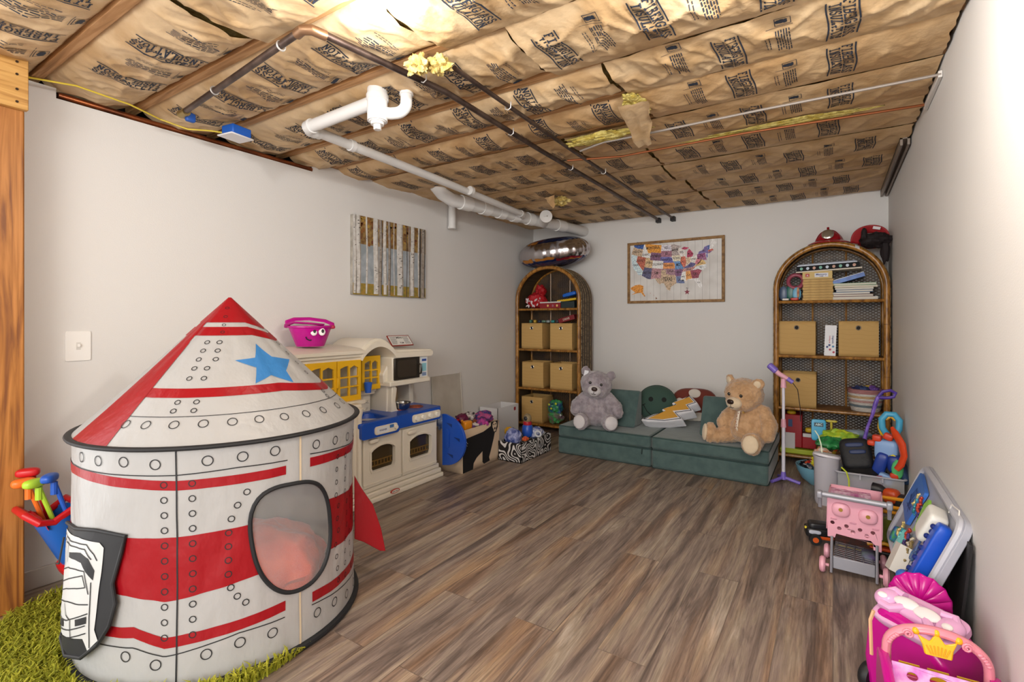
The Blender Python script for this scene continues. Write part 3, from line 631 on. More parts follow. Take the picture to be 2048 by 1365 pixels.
t1 = itp([(-180, .67), (-60, .668), (-18, .641), (20, .643), (30, .649), (66, .63), (180, .66)])
wstrip(t1, off(t1, .031), -178, 20.3, 1); wstrip(t1, off(t1, .033), 31, 178, 1)
t2 = itp([(-180, .31), (-50, .325), (-36, .311), (-22, .289), (-18, .291), (9, .325), (42, .304), (72, .274), (180, .3)])
t2b = itp([(-180, .49), (-36, .494), (-18, .491), (10, .501), (41, .5), (68, .469), (180, .49)])
wstrip(t2, t2b, -180, 180, 1)
t3 = itp([(-180, .175), (-50, .175), (-33, .18), (-22, .142), (-18, .145), (20, .17), (32, .149), (68, .127), (180, .16)])
wstrip(t3, off(t3, .034), -178, 20, 1); wstrip(t3, off(t3, .037), 32.4, 178, 1)
def wline(f, p0, p1, w=.0035): wstrip(off(f, -w/2), off(f, w/2), p0, p1, 2, 1.2, E1*1.3)
t4 = itp([(-180, .70), (-71, .70), (-18, .690), (3, .697), (21, .692), (31, .695), (62, .668), (180, .69)])
wline(t4, -178, 20.9); wline(t4, 31, 178)
t5 = itp([(-180, .14), (-50, .148), (-33, .150), (-22, .118), (-18, .122), (3, .150), (20, .147), (32, .14), (68, .10), (180, .12)])
wline(t5, -178, 19.8); wline(t5, 32, 178)
def wring(ph, z, r, w=.0032, e=E1*1.5):
    k = R(1)*TR
    b.grid(lambda u, v: wall(ph+(r+w*(v-.5))*cos(2*pi*u)/k, z+(r+w*(v-.5))*sin(2*pi*u), e), 22, 1, 2, cu=True)
for ph, z in ((-59, .735), (-48.1, .733), (-36.5, .735), (-24.8, .727), (-7.4, .73), (4.2, .731), (15.9, .733), (34.3, .724), (46.6, .715), (59, .705), (70, .70)): wring(ph, z, .0155)
for ph, z in ((-35.9, .122), (-24.8, .095), (-7.9, .107), (3.3, .118), (14.9, .112), (35, .10), (46, .09), (58, .065), (70, .06)): wring(ph, z, .0155)
for ph in (-22, -12.5):
    for k in range(11): wring(ph, .661-k*.0485, .0095, .003)
for ph, z in ((5.7, .611), (2.5, .572), (.4, .53), (-.5, .485), (-.6, .44), (-.6, .395), (-.6, .35), (.2, .305), (2.4, .272), (5.3, .245)): wring(ph, z, .0095, .003)
for k in range(11):
    for ph in (49+8*abs(k-5)/12-3, 57, 66): wring(ph+(3 if 3 < k < 7 else 0), .645-k*.0485-.012*(ph > 55), .0085, .0028)
b.grid(lambda u, v: wall(-17.7+.55*(u-.5), .02+.75*v, E1*1.6), 1, 60, 2)
b.grid(lambda u, v: wall(26.3+.9*(u-.5), .61+.16*v, E1*1.6), 1, 12, 3)
b.grid(lambda u, v: wall(26.3+.9*(u-.5), .01+.2*v, E1*1.6), 1, 12, 3)
b.build('tent_wall', [wht, redf, blackink, M('#c9b79b', .6)], tent, fix=False)
# roof
b = TB().grid(lambda u, v: cone(-180+360*u, v), 180, 60, 0, cu=True)
def cstrip(f0, f1, p0, p1, mi, e=E1):
    n = max(2, int(abs(p1-p0)/2)); m = max(1, int(abs(f1(p0)-f0(p0))/.0167))
    b.grid(lambda u, v: cone(p0+(p1-p0)*u, f0(p0+(p1-p0)*u)*(1-v)+f1(p0+(p1-p0)*u)*v, e), n, m, mi)
cf = lambda c: (lambda x: c)
dip = lambda c: itp([(-180, c), (30, c), (70, c+.055), (100, c)])
cstrip(cf(.0), dip(.205), -180, 180, 1); cstrip(dip(.24), dip(.305), -180, 180, 1)
cstrip(dip(.662), dip(.718), -47, 180, 1)
b.grid(lambda u, v: cone(-50+6*v*(v > .2)-(22+4*v)*u, .2+.79*v, E1*1.4), 14, 48, 1)
cstrip(cf(.8265), cf(.830), -47, 178, 2, E1*1.4)
def cring(ph, t, r, w=.0028, e=E1*1.6):
    k = R(1)*.5*t; q = .705
    b.grid(lambda u, v: cone(ph+(r+w*(v-.5))*cos(2*pi*u)/k, t+(r+w*(v-.5))*sin(2*pi*u)/q, e), 20, 1, 2, cu=True)
for ph, t_ in ((-43.5, .872), (-33.4, .872), (-21.5, .872), (-10.2, .872), (.9, .874), (11.8, .876), (23.0, .882), (34.5, .888), (46, .889), (60, .89), (72, .885)): cring(ph, t_, .0145)
for t_ in (.355, .415, .475, .535, .60, .745, .795): cring(-24.5, t_, .0085); cring(-24.5+(13.5 if t_ < .5 else 9), t_, .0085)
for t_ in (.09, .16, .225, .28): cring(-10, t_, .006, .002)
for t_ in (.38, .46, .54, .62, .77, .81): cring(66-(t_-.4)*16, t_, .0085)
st = []
for ph, t_ in ((28.7, .372), (37.5, .475), (56, .508), (41.5, .585), (40.5, .672), (27.5, .605), (14.8, .652), (19, .545), (3.8, .487), (21, .475)): st.append((ph, t_))
c0 = (28.5, .53)
for i in range(10):
    p, q = st[i], st[(i+1) % 10]
    b.grid(lambda u, v: cone(c0[0]+(p[0]+(q[0]-p[0])*u-c0[0])*v, c0[1]+(p[1]+(q[1]-p[1])*u-c0[1])*v, E1*1.4), 5, 7, 3)
b.build('tent_roof', [wht, redf, blackink, bluf], tent, fix=False)
ring = [(TX+.5*cos(2*pi*k/72), TY+.5*sin(2*pi*k/72), TZ+.002) for k in range(72)]
TB().tube(ring, .0095, n=10, closed=True, flat=(1.3, .8)).build('top_hoop', blk, tent)
TB().tube([(TX+.495*cos(2*pi*k/72), TY+.495*sin(2*pi*k/72), .014) for k in range(72)], .013, n=10, closed=True).build('bottom_hoop', blk, tent)
def wcurve(n=60):
    P_ = []
    for i in range(n):
        a = 2*pi*i/n; lo, hi = 0, 2
        for _ in range(30):
            m_ = (lo+hi)/2
            if winr(25.2+16*m_*cos(a), .412+.193*m_*sin(a)) < 1: lo = m_
            else: hi = m_
        P_.append((25.2+16*lo*cos(a), .412+.193*lo*sin(a)))
    return P_
wc = wcurve()
TB().tube([wall(p, z, .003) for p, z in wc], .0075, n=8, closed=True).build('window_piping', blk, tent)
veil = bpy.data.materials.new('mesh_veil'); veil.use_nodes = True; nt = veil.node_tree
pb = nt.nodes['Principled BSDF']; pb.inputs['Base Color'].default_value = (.75, .75, .76, 1); pb.inputs['Alpha'].default_value = .2; pb.inputs['Roughness'].default_value = .35
TB().grid(lambda u, v: wall(25.2+(wc[int(u*60) % 60][0]-25.2)*v, .412+(wc[int(u*60) % 60][1]-.412)*v, .0), 60, 10, 0).build('window_veil', veil, tent, fix=False)
# rolled-down entrance flap with engine print
b = TB()
rim = [(-79, .480), (-62, .498), (-49.1, .512), (-35.7, .502), (-37.1, .448), (-40.2, .354), (-38.5, .296), (-40.5, .227), (-45.5, .161), (-53.1, .109), (-64.3, .086), (-79, .087), (-92, .12), (-99, .2), (-99, .3), (-92, .42)]
def flp(ph, z, e=0): 
    k = max(0, min(1, (.5-z)/.3)); return wall(ph, z, .005+.022*k*(.6+.4*cos(R(ph+70)*3))+e)
def poly(pts, mi, e, n=8):
    cx_ = sum(p[0] for p in pts)/len(pts); cy_ = sum(p[1] for p in pts)/len(pts)
    for p, q in zip(pts, pts[1:]+pts[:1]):
        b.grid(lambda u, v: flp(cx_+(p[0]+(q[0]-p[0])*u-cx_)*v, cy_+(p[1]+(q[1]-p[1])*u-cy_)*v, e), 5, n, mi)
def fline(pts, w=.0035, e=.004):
    k = R(1)*TR
    for p, q in zip(pts, pts[1:]):
        L_ = math.hypot((q[0]-p[0])*k, q[1]-p[1]); nx = -(q[1]-p[1])/L_; ny = (q[0]-p[0])*k/L_
        b.grid(lambda u, v: flp(p[0]+(q[0]-p[0])*u+nx*(v-.5)*w/k, p[1]+(q[1]-p[1])*u+ny*(v-.5)*w, e), 6, 1, 0)
poly(rim, 0, 0)
poly([(-92, .435), (-78, .462), (-59, .475), (-47, .474), (-44.9, .46), (-45.5, .374), (-46.2, .313), (-47.3, .205), (-45.5, .174), (-50.2, .136), (-52, .17), (-77.9, .125), (-92, .16), (-96, .3)], 1, .0022)
poly([(-66.0, .415), (-56.9, .431), (-51.4, .421), (-48.3, .387), (-48.7, .357), (-51.4, .391), (-56.9, .410), (-66.0, .399)], 0, .0036, 4)
for q in ([(-78, .45), (-66, .452), (-53.1, .462), (-49.1, .437), (-47.5, .418)], [(-78, .325), (-66, .366), (-53.1, .38), (-50.6, .311)], [(-77.9, .284), (-64, .335), (-54, .365), (-52.3, .33), (-66, .298), (-77.9, .256)],
          [(-77.7, .225), (-64, .262), (-50.6, .279)], [(-77.9, .175), (-62.8, .206), (-50.6, .251)], [(-67.0, .248), (-64, .22), (-60.2, .213), (-59.6, .149)], [(-77.9, .14), (-60.2, .182), (-51.4, .213)],
          [(-49.5, .35), (-49.8, .239), (-49.1, .147)], [(-78, .43), (-66, .438), (-54, .446), (-50, .42)], [(-75, .41), (-75, .34)], [(-69, .45), (-69, .375)], [(-77, .115), (-60, .158), (-51.0, .19)]): fline(q)
poly([(-75, .172), (-66.0, .198), (-65.7, .178), (-75, .152)], 0, .0038, 3); poly([(-56.7, .223), (-51.0, .242), (-51.0, .22), (-56.4, .203)], 0, .0038, 3)
b.build('entrance_flap', [blk, M('#bcbcba', .5)], tent, fix=False, ang=60)
TB().tube([flp(p[0], p[1], .003) for p in rim], .006, n=8, closed=True).build('flap_piping', blk, tent)
b = TB().tube([flp(-76, .44, .01), flp(-74, .36, .02), flp(-84, .33, .03)], .003, n=6); b.build('flap_cord', blk, tent)
# red tail fin
def fin(ph, nm):
    a = A0+R(ph); u_ = V((cos(a), sin(a), 0)); c = V((TX, TY, 0))
    prof = [(.49, .49), (.52, .43), (.57, .35), (.605, .24), (.625, .135), (.6, .14), (.53, .19), (.49, .21)]
    b = TB(); vs = []
    for s_ in (-.006, .006): vs += [tuple(c+u_*r+V((0, 0, z))+V((-sin(a), cos(a), 0))*(s_*1.5)) for r, z in prof]
    n = 8; b.add(vs, [tuple(range(n)), tuple(range(n, 2*n))]+[(i, (i+1) % n, n+(i+1) % n, n+i) for i in range(n)])
    b.build('tail_fin', redf, tent, bevel=.003)
fin(80, 'a'); fin(-160, 'b')
b = B(); lump(b, (-1.98, 1.14, .17), (.27, .25, .17), 3, .16, 64)
tag(b.build('floor_cushion', M('#e8694f', .75, sheen=.4, bump=.006, bs=26, h2='#d65a48', vs=10)), 'coral pink plush cushion seen inside the tent through its window', 'cushion')
# shag rug
t = thing('shag_rug', 'lime green shaggy rug under the rocket tent', 'rug', (-2.17, .90, 0))
ra, rb, rz_ = .62, .54, R(20)
B().lathe([(0, .002), (1, .002), (1, .012), (0, .012)], n=48, sx=ra*.97, sy=rb*.97, rz=rz_).build('rug_backing', M('#8f9a2e', .9), t)
rn = random.Random(11); b = B()
for k in range(26000):
    a = rn.uniform(0, 2*pi); r = sqrt(rn.uniform(0.0, 1)); x0 = ra*r*cos(a); y0 = rb*r*sin(a)
    x = x0*cos(rz_)-y0*sin(rz_); y = x0*sin(rz_)+y0*cos(rz_)
    if math.hypot(x-2.17-TX, y+.90-TY) < .475 and False: continue
    d_ = math.hypot(x+(-2.17)-TX, y+.90-TY)
    if d_ < .47: continue
    if d_ < .52: h = rn.uniform(.006, .014)
    else: h = rn.uniform(.03, .055)
    q = rn.uniform(0, 6.28); q2 = q+rn.uniform(-.5, .5); l = rn.uniform(.015, .04)*(1 if d_ > .52 else .4); w = .0022
    px_, py_ = -sin(q)*w, cos(q)*w
    p1 = (x+cos(q)*l*.4, y+sin(q)*l*.4, .012+h*.7); p2 = (x+cos(q2)*l, y+sin(q2)*l, .012+h*.85)
    b.add([(x-px_, y-py_, .01), (x+px_, y+py_, .01), (p1[0]+px_*1.3, p1[1]+py_*1.3, p1[2]), (p1[0]-px_*1.3, p1[1]-py_*1.3, p1[2]), p2], [(0, 1, 2, 3), (3, 2, 4)], rn.randrange(3))
o = b.build('rug_pile', [M('#a5a52c', .8, transl=.3), M('#b9b63a', .8, transl=.3), M('#8c8f22', .8, transl=.3)], t, fix=False); o['kind'] = 'stuff'
# toy golf caddy
t = thing('toy_golf_caddy', 'blue and red toy golf caddy leaning behind the tent beside the post', 'toy', (-2.70, .82, .0))
B().at(0, -.04, .16, rx=R(20)).lathe([(.0, 0), (.05, 0), (.062, .06), (.075, .24), (.07, .24), (.055, .02), (0, .02)], sx=1.1, sy=.9, n=28).build('caddy_bucket', pl('#1f5cae'), t)
b = B().at(0, -.11, .38, rx=R(20)); b.tube([(-.07, -.03, .0), (-.085, -.07, .03), (-.06, -.09, .075), (.06, -.09, .075), (.085, -.07, .03), (.07, -.03, .0), (.075, .06, .02), (-.075, .06, .02)], .014, n=10, closed=True)
b.grid(lambda u, v: (-.08+.16*u, -.055-.0*v, -.02+.065*v), 2, 2); b.build('caddy_handle', pl('#c0161c'), t)
b = B().at(0, -.0, .17, rx=R(20)).rbox((0, -.05, 0), (.085, .055, .03), .5); b.build('caddy_foot', pl('#c0161c'), t)
for i, (x, y, c, h, nm) in enumerate(((-.045, -.03, '#c01a20', .585, 'red'), (-.01, -.05, '#f0742a', .555, 'orange'), (.035, -.03, '#a8d03a', .555, 'lime green'), (.06, .01, '#2458b8', .57, 'blue'))):
    g = thing('toy_golf_club', '%s toy golf club standing in the blue caddy' % nm, 'toy', (-2.70+x, .80-.04+y, .20), group='toy golf clubs in the caddy')
    top = V((0, -.085, h-.24))
    B().tube([(0, 0, .03), top], .0085, n=10).build('club_shaft', pl(c), g)
    B().tube([top+V((0, 0, -.05)), top], .012, n=10).build('club_collar', pl(c), g)
    B().rbox(tuple(top+V((.005, -.015, .02))), (.022, .038, .018), .7, rz=R(25*(i-1))).build('club_head', pl(c), g)

# ---------------------------------------------------------------- toy kitchen against the left wall
KX = XL
cream = pl('#e4ddcd', .38, bump=.0004, bs=200); yel = pl('#e9b61e', .35); kblue = pl('#1c4fb4', .3); dk = M('#2b2620', .25)
kit = thing('toy_kitchen', 'cream plastic play kitchen with yellow cabinet doors and blue countertop', 'toy kitchen', (-2.70, 2.27, 0))
K0 = Matrix.Translation((2.70, -2.27, 0))
def KB(): b = B(); b.X = K0.copy(); return b
# YZ-profile prism along X
PX = Matrix(((0, 0, 1, 0), (1, 0, 0, 0), (0, 1, 0, 0), (0, 0, 0, 1)))
def KP(poly_, x0, x1, holes=None, b=None, mi=0):
    b = b or B(); b.X = K0 @ PX; b.prism(poly_, x0, x1, mi, holes=holes); return b
b = KB(); b.box(-2.94, -2.52, 1.70, 2.86, .02, .50); b.build('base_cabinet', cream, kit, bevel=.01)
b = KB()
for z0, z1, o_ in ((0, .035, .028), (.035, .07, .016), (.07, .105, .004)): b.box(-2.94, -2.50+o_-.01, 1.66-o_*.5, 2.865+o_, z0, z1)
b.build('plinth_moulding', cream, kit, bevel=.01, seg=3)
b = KP([(2.39+.030*cos(a)*(1.35 if abs(cos(a)) > .5 else 1.3), .028+.014*sin(a)) for a in [k*pi/12 for k in range(24)]], -2.484, -2.476); b.X = Matrix.Translation((0, -.09, .03)) @ b.X
ob = b.build('maker_badge', pl('#b5342c'), kit, bevel=.002); ob.location = (0, 0.09, .012)
b = KP([(2.39+.026*cos(a)*1.25, .028+.010*sin(a)) for a in [k*pi/12 for k in range(24)]], -2.477, -2.4755); ob2 = b.build('badge_face', pl('#e6dfd0'), ob, smooth=False)
b = B(); b.X = K0.copy(); textbm(b, 'little tikes', .0125, lambda x, y: (-2.4753, 2.39+x, .024+y), bold=.02); b.build('badge_lettering', pl('#2d3550'), ob, smooth=False, fix=False)
ob.location = (0, -.0, .005)
# left tower with corner column and glazed yellow doors
b = KB(); b.box(-2.94, -2.60, 1.70, 2.21, .50, .66); b.box(-2.94, -2.62, 1.70, 1.73, .6, .95); b.box(-2.94, -2.62, 2.185, 2.21, .6, .95); b.box(-2.94, -2.92, 1.7, 2.21, .6, .95)
b.box(-2.60, -2.50, 2.06, 2.13, .10, .655); b.box(-2.94, -2.57, 1.69, 2.22, .635, .665); b.build('cupboard_body', cream, kit, bevel=.007)
b = KB()
b.lathe([(0, 0), (.022, 0), (.026, .01), (.02, .03), (.016, .05), (.016, .46), (.022, .49), (.026, .52), (0, .53)], c=(-2.495, 2.10, .11), n=20); b.build('column', cream, kit)
b = KB()
for z0, z1, o_ in ((.925, .945, .0), (.945, .965, .015), (.965, .985, .03)): b.box(-2.94, -2.61+o_, 1.68-o_, 2.215+o_*.5, z0, z1)
b.grid(lambda u, v: (-2.94+.36*v, 1.65+.57*u, .985+.03*cos(pi*.5*v)**.5 if v < 1 else .985), 4, 8)
b.build('crown_moulding', cream, kit, bevel=.006)
def glazed_door(y0, y1, z0, z1, x, name='door'):
    m_ = .022; holes = []; yc = (y0+y1)/2; zs = [z0+.03, z0+.03+(z1-z0-.075)/3, z0+.03+2*(z1-z0-.075)/3, z1-.045]
    for (a, c) in ((y0+m_, yc-.006), (yc+.006, y1-m_)):
        for k in range(3):
            q0, q1 = zs[k]+.005, zs[k+1]-.005
            if k < 2: holes.append([(a, q0), (a, q1), (c, q1), (c, q0)])
            else: 
                left = a < yc-.01
                holes.append([(a, q0), (a, q1), (a+(c-a)*.5, q1+(.012 if left else .016)), (c, q1+(.018 if left else 0)), (c, q0)])
    return KP([(y0, z0), (y1, z0), (y1, z1), (y0, z1)], x-.018, x, holes).build('cupboard_door', yel, kit, bevel=.0025, smooth=False)
d1 = glazed_door(1.80, 2.015, .665, .925, -2.60); d2 = glazed_door(2.02, 2.205, .665, .925, -2.60)
KB().rbox((-2.595, 2.018, .79), (.009, .008, .034), .6).build('door_knob', yel, d2)
# right tower: arch window bay, microwave, niche
b = KB(); b.box(-2.94, -2.92, 2.2, 2.87, .50, .94)       # back panel
b.box(-2.94, -2.80, 2.21, 2.46, .52, .66)
b.box(-2.94, -2.765, 2.21, 2.47, .655, .68); b.box(-2.94, -2.76, 2.21, 2.48, .675, .69)
b.build('back_panel', cream, kit, bevel=.006)
def arch_top(y):   # underside of the arch
    return .945+.0 if y < 2.215 or y > 2.49 else .93+.075*max(0, cos((y-2.335)/.31*pi))**.8
ys = [2.205+.30*k/24 for k in range(25)]
lo = [(y, .918+.085*max(0, sin((y-2.205)/.30*pi))**.75) for y in ys]; hi = [(y, z+.038) for y, z in lo]
poly_ = lo+[(2.87, .912), (2.885, .93), (2.885, .95)]+hi[::-1]
KP(poly_, -2.94, -2.585).build('arched_roof', cream, kit, bevel=.008)
poly_ = [(y, z+.02) for y, z in lo]+[(2.89, .925), (2.90, .942), (2.895, .962)]+[(y, z+.018) for y, z in hi[::-1]]
KP(poly_, -2.94, -2.61).build('roof_band', cream, kit, bevel=.006)
b = glazed_door(2.30, 2.462, .70, .935, -2.70); b.name = 'window_casement'
b = KP([(2.485, .50), (2.485, .70), (2.455, .74), (2.45, .80), (2.49, .86), (2.505, .93), (2.53, .93), (2.53, .50)], -2.92, -2.66).build('side_bracket', cream, kit, bevel=.008)
b = KB(); b.box(-2.94, -2.61, 2.49, 2.86, .745, .92); b.box(-2.94, -2.60, 2.46, 2.875, .715, .752); b.build('microwave_body', cream, kit, bevel=.008)
o = KB().box(-2.612, -2.596, 2.50, 2.752, .757, .912).build('microwave_door', dk, kit, bevel=.004)
KP(rrect(2.525, 2.715, .775, .897, .02), -2.597, -2.5935).build('door_recess', M('#3b342c', .2), o)
KB().tube([(-2.60, 2.742, .86), (-2.58, 2.748, .855), (-2.578, 2.75, .82), (-2.58, 2.748, .79), (-2.60, 2.742, .785)], .007, n=8).build('door_handle', dk, o)
b = KB(); b.box(-2.612, -2.606, 2.77, 2.845, .757, .912); o = b.build('control_panel', M('#dfe3e6', .3), kit, bevel=.002)
KB().box(-2.6065, -2.6045, 2.785, 2.832, .80, .86).build('display_sticker', M('#8cc9d8', .4), o)
KB().box(-2.6065, -2.6045, 2.785, 2.832, .875, .892).build('label_strip', M('#2f4f9a', .4), o)
KB().box(-2.6065, -2.6045, 2.788, 2.83, .765, .79).build('start_button', M('#7f94b8', .4), o)
b = KP([(2.60, .50), (2.545, .55), (2.53, .62), (2.545, .70), (2.50, .74), (2.49, .50)], -2.91, -2.62); b.build('niche_trim', cream, kit, bevel=.006)
b = KP([(2.80, .50), (2.835, .56), (2.83, .66), (2.81, .74), (2.875, .74), (2.875, .50)], -2.93, -2.78); b.build('niche_trim', cream, kit, bevel=.006)
b = KB(); b.box(-2.925, -2.912, 2.5, 2.86, .52, .74); b.build('splashback', M('#c9ae82', .35), kit)
b = KB(); rn = random.Random(4)
for k in range(9): y = rn.uniform(2.25, 2.44); z = rn.uniform(.53, .62); b.tube([(-2.797, y, z), (-2.792, y+rn.uniform(-.05, .05), z+rn.uniform(-.02, .04))], .006, n=6)
b.build('moulded_relief', cream, kit)
# countertop with sink recess
b = KB(); b.prism([(-2.80, 2.21), (-2.55, 2.085), (-2.478, 2.085), (-2.462, 2.11), (-2.462, 2.40), (-2.485, 2.43), (-2.485, 2.83), (-2.50, 2.88), (-2.93, 2.88), (-2.93, 2.5), (-2.80, 2.46)], .50, .535, holes=[[(-2.74, 2.24), (-2.53, 2.15), (-2.53, 2.37), (-2.74, 2.40)]])
o = b.build('countertop', kblue, kit, bevel=.008, ang=30)
b = KB().grid(lambda u, v: (-2.635+(.125-.02*v)*cos(u*2*pi)*1.0, 2.29+(.12-.02*v)*sin(u*2*pi), .53-.04*v), 24, 4, cu=True); b.prism(rad(-2.635, 2.29, .1, 24), .489, .492); b.build('sink_bowl', kblue, o)
b = KP(rrect(2.09, 2.41, .432, .532, .018), -2.50, -2.458); b.build('counter_apron', kblue, kit, bevel=.008)
b = KP(rrect(2.40, 2.85, .445, .532, .018), -2.52, -2.478); b.build('counter_apron', kblue, kit, bevel=.008)
o = KP(rrect(2.19, 2.385, .447, .50, .018), -2.462, -2.450).build('sink_panel', cream, kit, bevel=.003)
KP(rrect(2.205, 2.31, .455, .492, .012), -2.4515, -2.4485).build('label_sticker', M('#dfe4ea', .4), o)
b = KB(); textbm(b, 'WASHER', .016, lambda x, y: (-2.448, 2.256+x, .468+y), bold=.02); b.build('sticker_lettering', M('#2b3f78', .5), o, smooth=False, fix=False)
KP(rrect(2.315, 2.35, .475, .495, .003), -2.4515, -2.4485).build('display_sticker', M('#3a6fae', .4), o)
KB().cyl((-2.455, 2.365, .473), (-2.435, 2.365, .473), .013).build('control_knob', pl('#eae5d8'), o)
o = KP(rrect(2.55, 2.84, .462, .517, .018), -2.482, -2.470).build('stove_panel', cream, kit, bevel=.003)
for y in (2.585, 2.65, 2.725, 2.80): KB().cyl((-2.472, y, .49), (-2.452, y, .49), .0165).build('control_knob', pl('#f0ede4'), o)
for (x, y) in ((-2.66, 2.60), (-2.63, 2.74)):
    b = KB()
    for r in (.055, .038, .02): b.tube([(x+r*cos(k*pi/12), y+r*sin(k*pi/12), .537) for k in range(24)], .004, n=6, closed=True)
    b.build('burner_ring', M('#9a4a2a', .5), kit)
for y0, y1, zt in ((2.138, 2.468, .432), (2.482, 2.83, .425)):
    w = [(y0+.07, .205), (y1-.075, .205), (y1-.065, .23), (y1-.065, .33)]+[(y1-.065-(y1-y0-.125)*k/10, .33+.032*sin(pi*k/10)**.7) for k in range(1, 10)]+[(y0+.06, .33), (y0+.06, .23)]
    o = KP([(y0, .105), (y1, .105), (y1, zt), (y0, zt)], -2.525, -2.497, [w]).build('oven_door', cream, kit, bevel=.006)
    wo = [((p[0]-(y0+y1)/2)*1.12+(y0+y1)/2, (p[1]-.28)*1.14+.28) for p in w]
    KP(wo, -2.50, -2.490, [w]).build('window_surround', cream, o, bevel=.004)
    KP(w, -2.522, -2.518).build('oven_glass', M('#3a2f1a', .12, trans=.0, coat=.5), o)
    b = KB()
    for k in range(7): b.box(-2.519, -2.513, w[0][0]+k*.028, w[0][0]+k*.028+.008, .235, .262)
    b.box(-2.519, -2.512, w[0][0], w[1][0], .262, .27); b.box(-2.519, -2.512, w[0][0], w[1][0], .228, .236); b.build('inner_rack', M('#6f5220', .5), o)
    KB().box(-2.5, -2.493, y0, y1, .125, .13).build('door_ridge', cream, o)
    KB().rbox((-2.488, y0+.075, zt-.028), (.014, .04, .014), .6).build('door_handle', cream, o)
b = B().at(0, 0, 0); b.X = K0 @ Matrix(((1, 0, 0, 0), (0, 0, 1, 0), (0, 1, 0, 0), (0, 0, 0, 1)))
b.prism([(-2.50, .47), (-2.46, .47)]+[(-2.48+.20*cos(a), .275+.19*sin(a)) for a in [pi*.42-k*pi*.9/20 for k in range(21)]]+[(-2.50, .08)], 2.895, 2.915)
o = b.build('fold_down_table', kblue, kit, bevel=.008, ang=30)
for (x, z) in ((-2.43, .40), (-2.355, .30), (-2.42, .17)):
    b = B(); b.X = K0 @ Matrix(((1, 0, 0, 0), (0, 0, 1, 0), (0, 1, 0, 0), (0, 0, 0, 1))); b.prism([(x-.03, z+.008), (x+.025, z+.002), (x+.025, z-.022)], 2.893, 2.8955); b.build('moulded_slot', M('#123274', .4), o, smooth=False)
b = B(); b.X = K0 @ Matrix(((1, 0, 0, 0), (0, 0, 1, 0), (0, 1, 0, 0), (0, 0, 0, 1))); b.prism(rrect(-2.47, -2.43, .22, .36, .015), 2.888, 2.896); b.build('moulded_panel', kblue, o, bevel=.003)
# small toys in the cupboard
tag(B().lathe([(0, 0), (.02, 0), (.028, .07), (.024, .07), (.016, .004), (0, .004)], c=(-2.66, 2.315, .69), n=20).build('toy_cup', pl('#2d62c8')), 'small blue toy cup beside the open yellow casement', 'toy')
t = thing('metal_bowl', 'small shiny metal bowl on the blue stove top', 'bowl', (-2.62, 2.60, .541))
B().lathe([(0, 0), (.035, 0), (.052, .018), (.056, .045), (.062, .048), (.060, .050), (.053, .047), (.049, .02), (.033, .004), (0, .004)], n=36).build('bowl_body', M('#b5b2ac', .18, 1), t)
# pink bucket with face
pk = M('#d0119c', .22, coat=.3, transl=.2, var=.1, vs=6)
t = thing('pink_bucket', 'magenta plastic bucket with cartoon eyes on top of the toy kitchen', 'bucket', (-2.76, 1.94, 1.02), rz=R(58))
B().lathe([(0, 0), (.072, 0), (.078, .012), (.112, .115), (.122, .118), (.122, .128), (.112, .130), (.104, .128), (.07, .012), (0, .008)], n=40, sx=1.12, sy=.9).build('bucket_body', pk, t)
B().tube([(-.13, 0, .12), (-.13, .02, .155), (-.09, .055, .17), (0, .07, .172), (.09, .055, .16), (.13, .02, .14), (.13, 0, .12)], .010, n=8, flat=(1.6, .6)).build('bucket_handle', pk, t)
B().tube([(-.135, 0, .120), (-.135, -.03, .135), (-.10, -.09, .150), (0, -.115, .143), (.07, -.08, .135)], .010, n=8, flat=(1.6, .6)).build('bucket_handle', pk, t)
B().rbox((.125, -.03, .12), (.02, .02, .012), .7).build('handle_knob', M('#b52a4a', .4), t)
for x in (.015, .062):
    e_ = B().ell((x, -.088, .092), (.020, .008, .025), rx=R(-18)).build('eye', pl('#f2f0ee'), t)
    B().ell((x+.004, -.096, .096), (.008, .004, .012), rx=R(-18)).build('pupil', M('#15151a', .3), e_)
B().tube([(-.03, -.085, .062), (-.025, -.084, .048), (-.008, -.083, .040), (.002, -.083, .042)], .004, n=6).build('smile', M('#2a1030', .4), t)
b = B(); textbm(b, 'Minnie', .02, lambda x, y: (.055+x, -.0845+y*.25, .038+y), bold=.02); 
# framed card on the kitchen
t = thing('recipe_card_stand', 'small red framed menu card leaning back on top of the microwave', 'card', (-2.78, 2.76, .985), rz=R(90), ry=0)
B().at(0, 0, .0, rx=R(-38)).box(-.115, .115, -.006, .0, 0, .10).build('card_frame', M('#8f2f26', .5), t, bevel=.002)
o = B().at(0, 0, .0, rx=R(-38)).box(-.106, .106, -.0075, -.006, .008, .092).build('card_paper', M('#e4e2de', .6), t)
Q_ = Matrix.Rotation(R(-38), 4, 'X'); b = B(); rn = random.Random(2)
for k in range(8):
    for x0, x1 in ((-.098, -.03), (.035, .098)):
        b.add([tuple(Q_ @ V(p)) for p in ((x0, -.0078, .018+k*.009), (x1-rn.uniform(0, .02), -.0078, .018+k*.009), (x1-rn.uniform(0, .02), -.0078, .021+k*.009), (x0, -.0078, .021+k*.009))], [(0, 1, 2, 3)])
textbm(b, 'MENU', .024, lambda x, y: tuple(Q_ @ V((x, -.0078, .068+y))), bold=.03); textbm(b, 'YUM', .02, lambda x, y: tuple(Q_ @ V((x, -.0078, .02+y))), bold=.03)
b.build('card_print', M('#2a2a2e', .6), o, smooth=False, fix=False)
